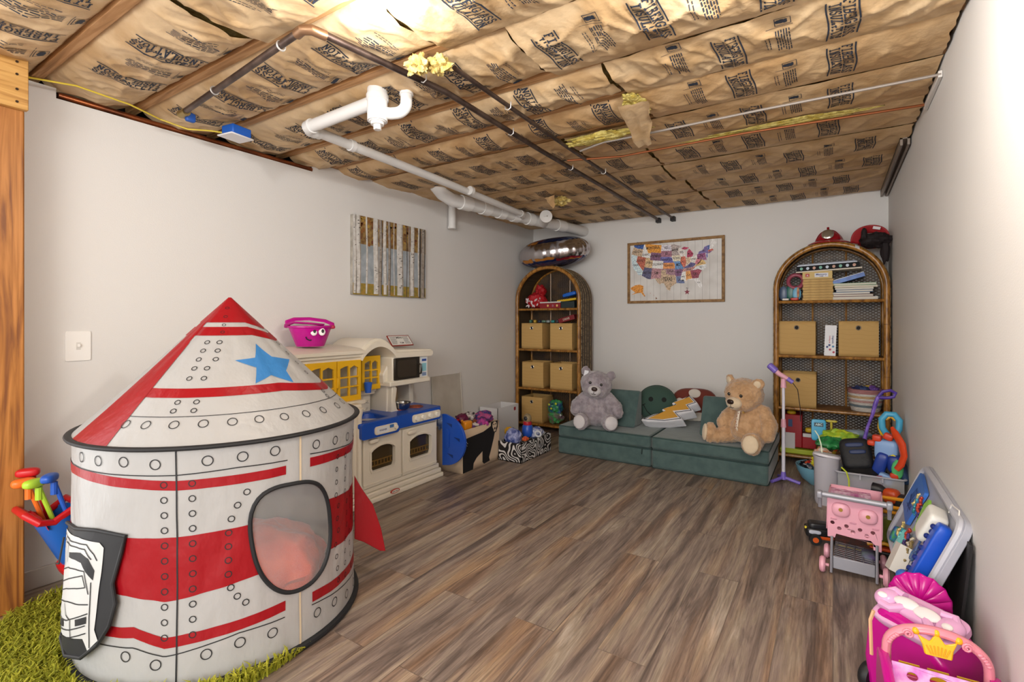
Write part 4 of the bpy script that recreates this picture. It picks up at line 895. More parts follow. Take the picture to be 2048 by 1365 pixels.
# board leaning on the wall behind
t = thing('beige_board', 'plain beige board leaning against the left wall between kitchen and bins', 'board', (-2.90, 3.48, 0), ry=R(-4))
B().box(-.006, .006, -.21, .18, 0, .69).build('board_sheet', M('#c2bcb0', .6, h2='#b5aea2', vs=5), t, bevel=.001)
B().box(-.008, .008, .18, .188, 0, .70).build('edge_strip', M('#dad6ce', .5), t)
# ---------------------------------------------------------------- rattan bookcases
ratm = wood('#b07c38', '#6a4317', (6, 6, 2.2), 5, '#8f6127', .28, bump=.0006, dist=1)
weave = bpy.data.materials.new('woven_cane'); weave.use_nodes = True; nt = weave.node_tree
pb = nt.nodes['Principled BSDF']; tc = nd(nt, 'ShaderNodeTexCoord'); mp = nd(nt, 'ShaderNodeMapping'); mp.inputs['Rotation'].default_value = (R(45), 0, 0); mp.inputs['Scale'].default_value = (1, 1, 1)
nt.links.new(tc.outputs['Object'], mp.inputs[0]); wv = nd(nt, 'ShaderNodeTexChecker'); wv.inputs['Scale'].default_value = 130; wv.inputs[1].default_value = lin('#5c4a33'); wv.inputs[2].default_value = lin('#33271b')
nt.links.new(mp.outputs[0], wv.inputs[0]); nt.links.new(wv.outputs[0], pb.inputs['Base Color']); pb.inputs['Roughness'].default_value = .6
AW, AZ, AH, AD = .372, 1.44, .352, .33
def apath(w, h0, h1, n=26, z0=.0):   # arch outline in (x, z)
    return [(-w, z0+(h0-z0)*k/8) for k in range(8)]+[(-w*cos(pi*k/n), h0+h1*sin(pi*k/n)) for k in range(n+1)]+[(w, h0-(h0-z0)*(k+1)/8) for k in range(8)]
def bookcase(label, loc, rz, d_=.0235, sw=.0042):
    t = thing('rattan_bookcase', label, 'bookcase', loc, rz)
    P_ = apath(AW, AZ, AH)
    B().tube([(x, .012, z) for x, z in P_], .0205, n=14).build('front_arch', ratm, t)
    B().tube([(x, AD-.012, z) for x, z in apath(AW-.004, AZ, AH)], .014, n=12).build('rear_arch', ratm, t)
    b = B()
    Q = apath(AW+.0225, AZ, AH+.0225, 80)
    b.tube([(x, .028, z) for x, z in Q], .0035, n=6)
    b.build('edge_braid', M('#b7a27c', .5, h2='#3a2817', vs=55), t)
    b = B(); Q = apath(AW+.006, AZ, AH+.006, 40)
    n = len(Q)-1
    b.grid(lambda u, v: (Q[int(round(u*n))][0], .03+(AD-.045)*v, Q[int(round(u*n))][1]), n, 6); b.build('woven_side', weave, t, solid=.006)
    for y in (.10, .155, .21, .275):
        B().tube([(x, y, z) for x, z in apath(AW+.0105, AZ, AH+.0105, 40)], .003, n=6).build('side_piping', M('#a8916a', .5, h2='#5a4426', vs=50), t)
    # cane lattice back clipped to the arch
    def inside(x, z):
        if z < .06 or abs(x) > AW-.012: return False
        return z < AZ or (x/(AW-.012))**2+((z-AZ)/(AH-.012))**2 < 1
    b = B()
    for sgn in (1, -1):
        for k in range(-40, int(3.6/d_)):
            c = k*d_; run = None; L = 160
            for i in range(L+1):
                x = -AW+2*AW*i/L; z = c+sgn*x*.62; ok = inside(x, z)
                if ok and run is None: run = (x, z)
                if (not ok or i == L) and run is not None:
                    x1, z1 = x, z; l = math.hypot(x1-run[0], z1-run[1]); nx, nz = -(z1-run[1])/l*sw, (x1-run[0])/l*sw; y = AD-.014+.001*sgn
                    b.add([(run[0]-nx, y, run[1]-nz), (x1-nx, y, z1-nz), (x1+nx, y, z1+nz), (run[0]+nx, y, run[1]+nz)], [(0, 1, 2, 3)]); run = None
    b.build('cane_back', M('#5a4226', .5, h2='#35261a', vs=12), t, smooth=False, fix=False, solid=.0015)
    for x in (-.12, .12): B().tube([(x, AD-.01, .05), (x, AD-.01, AZ+AH*.9)], .008, n=8).build('back_stay', ratm, t)
    for z in (.075, .465, .898, 1.347):
        o = B().box(-AW+.01, AW-.01, .02, AD-.02, z-.012, z).build('shelf_board', M('#a3733a', .5, h2='#7a5326', vs=14), t)
        B().tube([(-AW+.012, .014, z-.012), (AW-.012, .014, z-.012)], .0125, n=10).build('shelf_pole', ratm, o)
    for x in (-AW, AW):
        for z in (.75, 1.15): B().tube([(x, .012, z), (x, .012, z+.006)], .0215, n=12).build('cane_node', M('#7a5224', .4), t)
    return t
RB = (-.028, 4.70, 0); LB = (-2.553, 4.63, 0)
rbk = bookcase('tall arched rattan bookcase in the right corner with caps on top', RB, 0)
lbk = bookcase('tall arched rattan bookcase in the left corner under the foil balloon', LB, R(0), .016, .0042)
lbk.scale = (1, 1, .975)
b = B()
b.grid(lambda u, v: (AW*1.0*cos(1.0+.09*u)*(1)+(.0), .012-.0235*cos(v*pi), AZ+AH*sin(1.0+.09*u)+.0235*sin(v*pi)*1.0), 3, 8); b.build('tape_strip', M('#c9ccce', .4), rbk)
# fabric storage cubes
cubem = bpy.data.materials.new('tan_fabric'); cubem.use_nodes = True; nt = cubem.node_tree; pb = nt.nodes['Principled BSDF']; pb.inputs['Roughness'].default_value = .75
tc = nd(nt, 'ShaderNodeTexCoord'); wv = nd(nt, 'ShaderNodeTexWave', wave_type='RINGS'); wv.inputs['Scale'].default_value = 9; wv.inputs['Distortion'].default_value = 9; wv.inputs['Detail'].default_value = 1.2; wv.inputs['Detail Scale'].default_value = .6
nt.links.new(tc.outputs['Object'], wv.inputs[0]); rr = nd(nt, 'ShaderNodeValToRGB'); e = rr.color_ramp.elements
e[0].position = .0; e[0].color = lin('#bd985a'); e[1].position = .10; e[1].color = lin('#c39e60'); nt.links.new(wv.outputs[0], rr.inputs[0]); nt.links.new(rr.outputs[0], pb.inputs['Base Color'])
def cube():
    t = thing('storage_cube', 'x', 'storage cube', (0, 0, 0))
    w, h, d_ = .132, .278, .25
    b = B()
    def side(f, nu=8, nv=8): b.grid(f, nu, nv)
    bow = lambda u, v: .004*sin(pi*u)*sin(pi*v)
    side(lambda u, v: (-w+2*w*u, -bow(u, v), h*v)); side(lambda u, v: (-w+2*w*u, d_+bow(u, v), h*v))
    side(lambda u, v: (-w-bow(u, v), d_*u, h*v)); side(lambda u, v: (w+bow(u, v), d_*u, h*v)); side(lambda u, v: (-w+2*w*u, d_*v, .002))
    b.build('cube_body', cubem, t, solid=.005, ang=60)
    g = B().tube([(.016*cos(a), -.005, .225+.016*sin(a)) for a in [k*pi/10 for k in range(20)]], .004, n=8, closed=True).build('grommet', M('#b9b6ae', .25, .9), t)
    B().cyl((0, -.0035, .225), (0, -.0055, .225), .0135).build('grommet_hole', M('#1d1710', .8), g)
    return t
c0 = cube(); used = 0
cubes = [(RB, -.225, .898, 'tan fabric storage cube at the left of the second shelf, right bookcase'), (RB, .195, .898, 'tan fabric storage cube at the right of the second shelf, right bookcase'),
 (RB, -.215, .465, 'tan fabric storage cube behind the toy microphone, right bookcase'),
 (LB, -.20, .875, 'tan fabric storage cube at the left of the second shelf, left bookcase'), (LB, .155, .875, 'tan fabric storage cube at the right of the second shelf, left bookcase'),
 (LB, -.19, .453, 'tan fabric storage cube at the left of the third shelf, left bookcase'), (LB, .155, .453, 'tan fabric storage cube behind the grey bear, third shelf, left bookcase'),
 (LB, -.20, .073, 'tan fabric storage cube on the lowest shelf of the left bookcase')]
for i, (bb, x, z, lb) in enumerate(cubes):
    lc = (bb[0]+x, bb[1]+.035, z+.001)
    if i == 0: c0.location = lc; c0['label'] = lb; c0['group'] = 'fabric storage cubes in the bookcases'
    else: dup(c0, lc, R((0, 0, 0, 1, 0, 3, -1, 0)[i]), lb, 'fabric storage cubes in the bookcases', scale=(.96 if i else 1, 1, 1))
def bx(name, mats, loc, size, label, cat, rz=0, rx=0, ry=0, bevel=.002, group=None, deco=None):
    """single box-shaped thing with optional deco(b) faces in extra materials"""
    b = B(); b.box(-size[0]/2, size[0]/2, -size[1]/2, size[1]/2, 0, size[2])
    if deco: deco(b)
    o = b.build(name, mats, smooth=False, fix=False); o.location = loc; o.rotation_euler = (rx, ry, rz)
    if bevel: d = o.modifiers.new('b', 'BEVEL'); d.width = bevel; d.segments = 2; d.limit_method = 'ANGLE'
    return tag(o, label, cat, group)
def ft(b, txt, size, x, z, y, mi, bold=.02, sx=1, rot=0):  # text on a -y face
    c, s_ = cos(rot), sin(rot)
    textbm(b, txt, size, lambda p, q: (x+p*c-q*s_, y, z+p*s_+q*c), mi, bold, sx)
# right bookcase, top shelf
X0, Y0 = RB[0], RB[1]
zt = 1.348
def booklet(i, x, z, w, h, c, lb, rz=0, ry=0):
    b = B().box(-w/2, w/2, -.10, .10, 0, h); b.box(-w/2+.002, w/2-.002, -.102, -.09, h*.2, h*.8, 1)
    o = b.build('activity_book', [M(c, .5), M('#d9d4c8', .8)], smooth=False, fix=False); o.location = (X0+x, Y0+.15, z); o.rotation_euler = (0, ry, rz)
    tag(o, lb, 'book', 'books stacked on the right bookcase top shelf')
z = zt
for k in range(8):
    h = .021; b = B().box(-.105, .105, -.11, .11, 0, h); b.box(-.104, .104, -.1115, -.11, h*.86, h*.95, 1)
    o = b.build('wooden_puzzle', [M('#c7a25c', .55, h2='#b38f4b', vs=20), M('#8d6c34', .6)], smooth=False, fix=False, loc=(X0-.075+.004*(k % 2)-.003, Y0+.15, z)); z += h+.0006
    tag(o, 'thin tan wooden puzzle box in a stack beside the books, %s from the shelf' % ordn[k], 'puzzle', 'tan puzzle boxes on the right bookcase top shelf')
def dco(b):
    b.add([(-.082, -.1115, .018), (-.054, -.1115, .018), (-.054, -.1115, .044), (-.082, -.1115, .044)], [(0, 1, 2, 3)], 1)
    b.add([(-.018, -.1115, .014), (.076, -.1115, .014), (.076, -.1115, .047), (-.018, -.1115, .047)], [(0, 1, 2, 3)], 2)
    ft(b, 'Memory', .022, .029, .028, -.1125, 3); ft(b, 'GAME', .010, .029, .017, -.1125, 3); ft(b, 'A', .02, -.068, .023, -.1125, 2)
bx('game_box', [M('#cdb06a', .5), M('#b8352a', .5), M('#dfe0e6', .5), M('#2c3d7c', .5)], (X0-.08, Y0+.15, z), (.208, .22, .062), 'tan game box with a red mark and white label atop the puzzle stack', 'game', deco=dco)
ztop = z+.063
booklet(0, .17, zt, .30, .022, '#d8d5cc', 'white book at the bottom of the pile beside the puzzles')
booklet(1, .155, zt+.023, .26, .02, '#7a4a44', 'maroon book, second from the bottom of the pile', R(3))
booklet(2, .15, zt+.044, .25, .014, '#c9ced2', 'pale grey book, third from the bottom of the pile', R(-4))
booklet(3, .165, zt+.059, .24, .02, '#3f5f86', 'steel blue book in the middle of the pile', R(2))
booklet(4, .17, zt+.080, .25, .014, '#d5d3c9', 'white paperback in the upper half of the pile', R(-2))
booklet(5, .17, zt+.096, .28, .016, '#d8ccb0', 'cream book just under the green book of the pile', R(5))
booklet(6, .175, zt+.113, .28, .018, '#7fae8c', 'pale green book lying highest in the pile', R(-3))
b = B().box(-.115, .115, -.09, .09, 0, .032); b.box(-.115, .115, -.0915, .09, .032, .036, 1)
o = b.build('blue_box', [M('#2f6fc4', .35, h2='#1d4c9c', vs=18), M('#d9dde2', .5)], smooth=False, fix=False, loc=(X0+.13, Y0+.15, zt+.150)); o.rotation_euler = (0, R(-17), 0); tag(o, 'blue picture box tilted on the pile of books', 'box')
t = thing('pattern_tray', 'flat black tray with white edge and cartoon cut-outs lying across the game box', 'tray', (X0-.01, Y0+.16, ztop), ry=R(-2.2))
B().box(-.22, .23, -.12, .12, 0, .010).build('tray_base', M('#d8cfc0', .6), t, smooth=False)
b = B().box(-.215, .215, -.118, .12, .010, .052); rn = random.Random(6); b.build('tray_body', M('#101218', .8), t, smooth=False)
b = B()
for k in range(9):
    x = -.18+k*.045; b.add([(x+.012*cos(a), -.1195, .03+.013*sin(a)) for a in (0, 1, 2, 3, 4, 5)], [tuple(range(6))], k % 3)
b.build('tray_pictures', [M('#79b7a4', .5), M('#c9d6e6', .5), M('#c79a86', .5)], t, smooth=False, fix=False)
B().box(-.21, .20, -.1185, -.1175, .052, .058).build('tray_rim', M('#b9c3d6', .3), t)
B().box(-.20, .19, -.11, .11, .053, .068).build('tray_lid', M('#1a2444', .3), t)
tag(B().tube([(X0-.235+.055*cos(a), Y0+.10+.01*sin(a), 1.51+.055*sin(a)) for a in [k*pi/12 for k in range(24)]], .016, n=10, closed=True).build('toy_ring', pl('#9a4658')), 'dusky pink toy ring leaning at the left of the top shelf', 'toy')
for nm, c, x, z_, r, lb in (('toy_disc', '#27665c', -.27, 1.42, .055, 'dark green toy disc at the left of the top shelf'), ('toy_disc', '#5a6a86', -.325, 1.425, .05, 'slate blue toy disc against the left post of the top shelf'), ('toy_disc', '#79b7d8', -.225, 1.415, .045, 'light blue toy disc in front of the dark green one')):
    o = B().ell((0, 0, 0), (r*.7, .012, r*1.25), 24).build(nm, pl(c)); o.location = (X0+x, Y0+.09-.02*(c == '#79b7d8'), zt+r*1.25); tag(o, lb, 'toy')
o = B().rbox((0, 0, 0), (.03, .02, .011), .4).build('toy_car', pl('#c2321f')); o.location = (X0-.24, Y0+.045, zt+.012); tag(o, 'small red toy car on the front edge of the top shelf', 'toy')
o = B().rbox((0, 0, 0), (.026, .02, .009), .4).build('toy_boat', pl('#ded9d2')); o.location = (X0-.305, Y0+.045, zt+.010); tag(o, 'small white toy boat left of the red toy car', 'toy')
o = B().rbox((0, 0, 0), (.009, .012, .042), .5).build('toy_figure', M('#c99a6a', .5, h2='#a05a3c', vs=30)); o.location = (X0-.215, Y0+.055, zt+.066); tag(o, 'tan and red toy figure standing against the light blue disc', 'toy')
def dcw(b):
    ft(b, 'magnetic', .018, .012, .13, -.0515, 1, rot=-pi/2); ft(b, 'building set', .013, -.008, .13, -.0515, 2, rot=-pi/2)
    for k, (x, z_) in enumerate(((-.02, .07), (.0, .05), (.02, .075), (-.005, .085), (.025, .03))): b.add([(x+.009*cos(a), -.0515, z_+.009*sin(a)) for a in (0, 1, 2, 3, 4, 5)], [tuple(range(6))], 1+k % 3)
bx('toy_box', [M('#e6e6ea', .4), M('#27407e', .5), M('#b83a52', .5), M('#4f8fc0', .5)], (X0+.006, Y0+.09, .899), (.078, .10, .245), 'upright white toy box between two fabric cubes', 'box', deco=dcw, ry=R(2))
# striped rope basket
t = thing('rope_basket', 'round rope basket striped cream, pink, tan and slate on the third shelf', 'basket', (X0+.245, Y0+.15, .466))
prof = [(0, .004), (.085, .004), (.095, .0), (.103, .03), (.112, .08), (.118, .13), (.120, .17), (.122, .175), (.114, .175), (.108, .10), (.09, .015), (0, .012)]
bm2 = bpy.data.materials.new('rope_stripes'); bm2.use_nodes = True; nt = bm2.node_tree; pb = nt.nodes['Principled BSDF']; pb.inputs['Roughness'].default_value = .85
tc = nd(nt, 'ShaderNodeTexCoord'); sp = nd(nt, 'ShaderNodeSeparateXYZ'); nt.links.new(tc.outputs['Object'], sp.inputs[0]); mr = nd(nt, 'ShaderNodeMapRange'); mr.inputs[2].default_value = .18; nt.links.new(sp.outputs[2], mr.inputs[0])
rr = nd(nt, 'ShaderNodeValToRGB'); rr.color_ramp.interpolation = 'CONSTANT'; e = rr.color_ramp.elements; e[0].color = lin('#d9d3cb'); e[1].position = .95; e[1].color = lin('#b77f80')
for p, c in ((.18, '#6f7c84'), (.30, '#ddd8d2'), (.40, '#c39a94'), (.50, '#ddd8d2'), (.58, '#c7a67c'), (.68, '#ddd8d2'), (.78, '#b77f80')): x = e.new(p); x.color = lin(c)
nt.links.new(mr.outputs[0], rr.inputs[0]); nt.links.new(rr.outputs[0], pb.inputs['Base Color'])
wv = nd(nt, 'ShaderNodeTexWave', bands_direction='Z'); wv.inputs['Scale'].default_value = 28; bp = nd(nt, 'ShaderNodeBump'); bp.inputs['Distance'].default_value = .004
nt.links.new(tc.outputs['Object'], wv.inputs[0]); nt.links.new(wv.outputs[1], bp.inputs['Height']); nt.links.new(bp.outputs[0], pb.inputs['Normal'])
B().lathe(prof, n=40).build('basket_body', bm2, t)
for k, (x, y, c) in enumerate(((-.05, -.02, '#2c3560'), (.01, .02, '#c8b04a'), (.05, -.03, '#6d4a9a'), (-.02, -.06, '#30406e'), (.03, .05, '#8a4fa0'))):
    o = B(); lump(o, (0, 0, 0), (.042, .035, .03), k, .5, 24); o = o.build('cloth_toy', M(c, .7), loc=(X0+.245+x, Y0+.15+y, .466+.165)); tag(o, '%s soft toy heaped in the striped rope basket' % ('navy', 'mustard', 'purple', 'dark blue', 'violet')[k], 'toy', 'soft toys in the rope basket')
# things on top of the right bookcase
t = thing('toy_fire_helmet', 'red toy fire helmet with silver crest on top of the right bookcase', 'helmet', (X0+.0, Y0+.16, AZ+AH+.0), rz=R(-4))
B().lathe([(.105*cos(q), .012+.115*sin(q)) for q in [k*pi/32 for k in range(17)]], n=36, sy=1.15).build('helmet_dome', pl('#a3101c', .3), t)
b = B().lathe([(.10, .045), (.15, .02), (.152, .014), (.10, .035)], n=36, sx=1, sy=1.2); b.build('helmet_brim', pl('#a3101c', .3), t)
b = B()
for a in (-50, 0, 50):
    b.tube([(.108*sin(R(a))*cos(R(q)), -.123*cos(R(a))*cos(R(q)), .024+.108*sin(R(q))) for q in range(10, 91, 10)], .004, n=6)
b.build('helmet_ridge', pl('#8a0c16', .3), t)
o = B().ell((0, -.112, .085), (.042, .012, .042), 20, e=.8, rx=R(-20)).build('badge', M('#c9c5b8', .25, .9, bump=.004, bs=60), t)
B().cyl((0, -.06, .12), (0, -.085, .142), .009).build('badge_knob', pl('#8a0c16', .3), t)
t = thing('red_cap', 'red cap with flat peak turned up and white sticker, beside the fire helmet', 'cap', (X0+.275, Y0+.12, AZ+AH-.02), rz=R(-8))
b = B()
def brim(u, v):
    a = pi*(.02+.96*u); r = .62+.38*v; return (.125*cos(a)*(.55+.45*v)*1.02, -.03-.025*v+.02*abs(cos(a)), .0+.155*sin(a)**.6*r)
b.grid(brim, 24, 6); b.build('cap_peak', M('#a00f18', .55), t, solid=.004)
B().lathe([(.10*cos(q), -.01+.10*sin(q)) for q in [k*pi/24 for k in range(13)]], c=(.01, .03, 0), n=32).build('cap_crown', M('#7d0d15', .6), t)
B().at(.045, -.062, .125, ry=R(15), rx=R(-8)).box(-.024, .024, -.002, .0, -.011, .011).build('size_sticker', M('#e4e0e2', .4), t)
b = B(); lump(b, (0, 0, 0), (.095, .08, .06), 7, .3, 40); lump(b, (-.07, -.02, .05), (.02, .02, .045), 2, .3, 20); lump(b, (.06, -.02, -.09), (.03, .03, .09), 3, .3, 24)
o = b.build('knit_hat', M('#1d1416', .75), loc=(X0+.305, Y0+.02, AZ+AH-.0)); o.location = (X0+.300, Y0+.03, 1.80); tag(o, 'crumpled dark brown hat hanging in front of the red cap', 'hat')
# left bookcase contents
X1, Y1 = LB[0], LB[1]; z1 = 1.314
t = thing('drawstring_bag', 'red drawstring bag printed with white swirls on the left bookcase top shelf', 'bag', (X1-.20, Y1+.14, z1))
b = B(); lump(b, (0, 0, .085), (.12, .085, .085), 12, .25, 40); b.build('bag_body', M('#b01722', .6, bump=.004, bs=20), t)
b = B(); lump(b, (.05, 0, .19), (.06, .05, .065), 15, .5, 32); b.build('bag_neck', M('#a5101a', .6, bump=.006, bs=25), t)
b = B(); rn = random.Random(21)
for k in range(22):
    x = rn.uniform(-.10, .10); z = rn.uniform(.02, .12); r = rn.uniform(.008, .018); y = -.092*sqrt(max(.1, 1-(x/.135)**2-((z-.085)/.12)**2))-.008
    b.ell((x, y, z), (r*.5, .004, r), 10, ry=rn.uniform(-.8, .8), rx=R(-10 if z > .09 else 10))
o = b.build('swirl_print', M('#dccfd2', .7), t, fix=False); o['kind'] = 'stuff'
def card(x, z, w, h, c, lb, rz=0, ry=0, nm='game_box', d_=.18, deco=None, mats=()):
    return bx(nm, [M(c, .45)]+list(mats), (X1+x, Y1+.14, z), (w, d_, h), lb, 'box', rz, 0, ry, deco=deco)
card(.02, z1, .26, .055, '#8c1a24', 'flat dark red game box beside the red bag', mats=[M('#e0c070', .5), M('#a06a7a', .5)], deco=lambda b: [b.add([(x+.012*cos(a), -.0915, .027+.014*sin(a)) for a in (0, 1, 2, 3, 4, 5)], [tuple(range(6))], 1+(k % 2)) for k, x in enumerate((-.03, .03, .08))] and None)
card(.22, z1, .16, .07, '#1c2a2c', 'black box at the right end of the left bookcase top shelf')
bx('tray_lid', [M('#cfd0cc', .4)], (X1+.02, Y1+.13, z1+.056), (.26, .16, .014), 'thin white lid lying on the flat red game box', 'lid', ry=R(-1))
bx('toy_track', [pl('#d8b01a')], (X1+.20, Y1+.12, z1+.073), (.22, .10, .022), 'yellow toy track piece on the black box', 'toy', ry=R(-6))
o = B().rbox((0, 0, 0), (.085, .05, .022), .5).build('toy_car_launcher', pl('#1f62c4')); o.location = (X1+.22, Y1+.13, z1+.145); o.rotation_euler = (0, R(-12), 0); tag(o, 'blue toy launcher on top of the yellow track piece', 'toy')
o = bx('game_box', [M('#7c1720', .4), M('#c9b9a8', .5)], (X1+.20, Y1+.15, .875+.30), (.19, .14, .05), 'dark red box tilted on top of the right fabric cube, left bookcase', 'box', ry=R(-15), deco=lambda b: ft(b, 'DRIVE', .03, 0, .015, -.0715, 1))
rn = random.Random(8)
for k in range(7):
    o = B().rbox((0, 0, 0), (rn.uniform(.014, .026), .02, rn.uniform(.010, .02)), .6).build('plastic_toy', pl(('#3c6a58', '#c8a23c', '#2c3c56', '#6d8f7c', '#8c9a9a', '#2f8a8a', '#3a3a42')[k])); o.location = (X1-.25+.055*k, Y1+.10, .875+.282+.016*(1 if 1 else 0)); tag(o, '%s plastic toy lying on top of the storage cubes' % ('forest green', 'amber', 'navy', 'sage', 'grey', 'teal', 'charcoal')[k], 'toy', 'little toys on the second shelf cubes')
t = thing('toy_pouch', 'clear zip pouch full of green and blue toys on the lowest left shelf', 'bag', (X1+.05, Y1+.12, .074))
b = B(); lump(b, (0, 0, .07), (.085, .07, .07), 31, .3, 36); lump(b, (0, 0, .18), (.085, .07, .075), 33, .3, 36, 1); b.build('pouch_body', [M('#7a5a66', .3, h2='#3f9a55', vs=18, coat=.5), M('#25407e', .3, h2='#3c9a4a', vs=22, coat=.5)], t)
for k, (x, z) in enumerate(((-.045, .21), (-.02, .17), (.035, .225))): B().ell((x, -.068, z), (.013, .008, .013)).build('yellow_piece', pl('#c9d23c'), t)
# foil balloon
t = thing('foil_balloon', 'deflating silver foil balloon printed dark blue, red and orange on the left bookcase', 'balloon', (-2.535, 4.765, 1.918), rz=R(4), rx=R(9), ry=R(-4))
foil = M('#c9c4c6', .2, 1); fb = [foil, M('#1c2c5c', .2, .5), M('#8c2030', .22, .5), M('#c47f32', .25, .5), M('#55506a', .2, .6)]
b = B(); 
def bal(u, v, e=0):
    a = u*2*pi; q = (v-.5)*pi; cr = cos(q); rr_ = 1+.012*sin(a*26)*cr**6*(1)+.02*NZ.noise(V((cos(a)*2, sin(a)*2, q)))
    p = abs(sin(q))**.9*(1 if q > 0 else -1)
    cr = max(cr, 0.0)
    return (.40*cr**.8*cos(a)*rr_+e*cos(a), .26*cr**.8*sin(a)*rr_+e*sin(a), (.155+e)*p*(1+.03*sin(a*26)*cr**2))
b.grid(bal, 156, 48, 0, cu=True)
for u0, u1, f0, f1, mi in ((.0, 1, 0, .30, 4), (0, 1, .74, 1, 1), (.52, .66, .20, .375, 1), (.60, .68, .34, .42, 3), (.66, .80, .16, .36, 1), (.70, .79, .36, .415, 3), (.80, .95, .30, .37, 2), (.84, .93, .25, .33, 3), (.5, .56, .3, .38, 2), (.55, .72, .80, .86, 2), (.62, .7, .72, .80, 3), (.95, 1.0, .2, .35, 1)):
    b.grid(lambda u, v: bal(u0+(u1-u0)*u, f0+(f1-f0)*v+.012*sin(u*9+u0*20)*(v > .5), .0015+.0004*mi), max(4, int((u1-u0)*156)), 10, mi)
b.build('balloon_body', fb, t, fix=False, ang=80)

# ---------------------------------------------------------------- foam play couch
suede = M('#405655', .85, sheen=.35, h2='#4b615f', vs=14, bump=.0015, bs=30)
def foam(label, x0, x1, y0, y1, z0, z1, name='foam_cushion', r=.022):
    t = thing(name, label, 'cushion', ((x0+x1)/2, (y0+y1)/2, z0))
    w, d_, h = (x1-x0)/2, (y1-y0)/2, z1-z0
    def bulge(u, v, k=.006): return k*sin(pi*u)*sin(pi*v)
    b = B(); b.box(-w, w, -d_, d_, 0, h); b.build('foam_block', suede, t, bevel=r, seg=4)
    b = B()
    for z in (.004, h-.006):
        b.tube([(p[0], p[1], z) for p in rrect(-w+.002, w-.002, -d_+.002, d_-.002, r)], .0028, n=6, closed=True); 
        B().tube([(p[0], p[1], z) for p in rrect(-w+.001, w-.001, -d_+.001, d_-.001, r)], .0028, n=6, closed=True).build('seam_piping', M('#2f4745', .85), t)
    return t
CY0, CY1 = 3.955, 4.80
foam('thick dark green foam base cushion under the grey bear', -2.07, -1.232, CY0+.01, CY1, 0.001, .148)
foam('thick dark green foam base cushion under the tan teddy bear', -1.224, -.385, CY0, CY1, 0.001, .150)
foam('thin dark green foam seat cushion holding the grey bear', -2.065, -1.232, CY0+.005, CY1, .150, .250)
foam('thin dark green foam seat cushion holding the tan teddy bear', -1.224, -.380, CY0-.005, CY1, .152, .252)
B().tube([(-1.30, CY0+.003, .14), (-1.302, CY0-.002, .10)], .004, n=6).build('zip_pull', M('#20302f', .6), [o for o in C.objects if o.name.startswith('foam_cushion') and o.type == 'EMPTY'][0]).matrix_parent_inverse = Matrix.Translation((1.651, -4.3825, -.001))
def wedge(label, x0, x1, yf, yb):
    t = thing('foam_wedge', label, 'cushion', ((x0+x1)/2, yf, .2535)); w = (x1-x0)/2
    b = B(); b.X = Matrix(((0, 0, 1, 0), (1, 0, 0, 0), (0, 1, 0, 0), (0, 0, 0, 1)))
    b.prism([(0, 0), (yb-yf, 0), (yb-yf, .295), (yb-yf-.06, .305)], -w, w); b.build('foam_block', suede, t, bevel=.016, seg=4, ang=30)
wedge('green foam wedge backrest beside the grey bear', -1.86, -1.44, 4.17, 4.38)
wedge('green foam wedge backrest behind the tan teddy bear', -.905, -.48, 4.185, 4.395)
# pillows
t = thing('smiley_pillow', 'round dark green pillow with a black smiling face', 'pillow', (-1.345, 4.52, .425), rz=R(14), rx=R(-12))
gp = M('#2f4a40', .8, sheen=.3, bump=.0015, bs=40)
def puff(poly_, th, name, mat, par, n=12):
    """inflated shape: outline scaled towards its centre while bulging"""
    cx_ = sum(p[0] for p in poly_)/len(poly_); cz_ = sum(p[1] for p in poly_)/len(poly_); m_ = len(poly_); b = B()
    for s_ in (-1, 1):
        b.grid(lambda u, v: (cx_+(poly_[int(round(u*m_)) % m_][0]-cx_)*(1-v**1.5), s_*th*(1-(1-v**1.5)**2.2)**.5, cz_+(poly_[int(round(u*m_)) % m_][1]-cz_)*(1-v**1.5)), m_, n)
    return b.build(name, mat, par, ang=70)
puff(rad(0, 0, .176, 48, ry=.168), .062, 'pillow_body', gp, t)
B().tube([(.172*cos(a), -.012, .165*sin(a)) for a in [k*pi/24 for k in range(48)]], .004, n=6, closed=True).build('pillow_piping', M('#233a31', .8), t)
def onp(x, z, e=.002):  # front surface of the inflated disc
    r_ = min(.98, sqrt((x/.176)**2+(z/.168)**2)); return (x, -.062*(1-r_**2.2)**.5-e, z)
for x in (-.052, .062):
    b = B().grid(lambda u, v: onp(x+.021*v*cos(2*pi*u), .035+.0215*v*sin(2*pi*u)), 24, 4, cu=True); b.build('pillow_eye', M('#0f1110', .8), t)
b = B(); sp_ = [(-.115, -.018), (-.105, -.04), (-.085, -.075), (-.05, -.105), (-.005, -.122), (.05, -.115), (.09, -.09), (.118, -.05), (.125, -.02)]
b.tube([onp(x, z, .0) for x, z in sp_], .0038, n=6); b.tube([onp(-.128, -.022, 0), onp(-.115, -.017, 0), onp(-.10, -.008, 0)], .0038, n=6); b.build('pillow_smile', M('#0f1110', .8), t)
t = thing('mushroom_pillow', 'rust brown mushroom cap pillow with white spots behind the lightning pillow', 'pillow', (-1.055, 4.69, .415), rz=R(14), rx=R(-8))
cap = [(.205*cos(pi*k/16)*(1+.0*k), (.19*sin(pi*k/16))-.02+(.018*sin(3*pi*k/16))) for k in range(17)]+[(-.17, -.06), (-.09, -.075), (.09, -.075), (.17, -.06)]
mcm = M('#6b2a1d', .85, sheen=.3, bump=.0015, bs=40)
puff(cap, .055, 'pillow_cap', mcm, t)
puff([(-.075, -.06), (-.08, -.145), (.08, -.145), (.075, -.06)], .045, 'pillow_stem', M('#cfc7bb', .85), t)
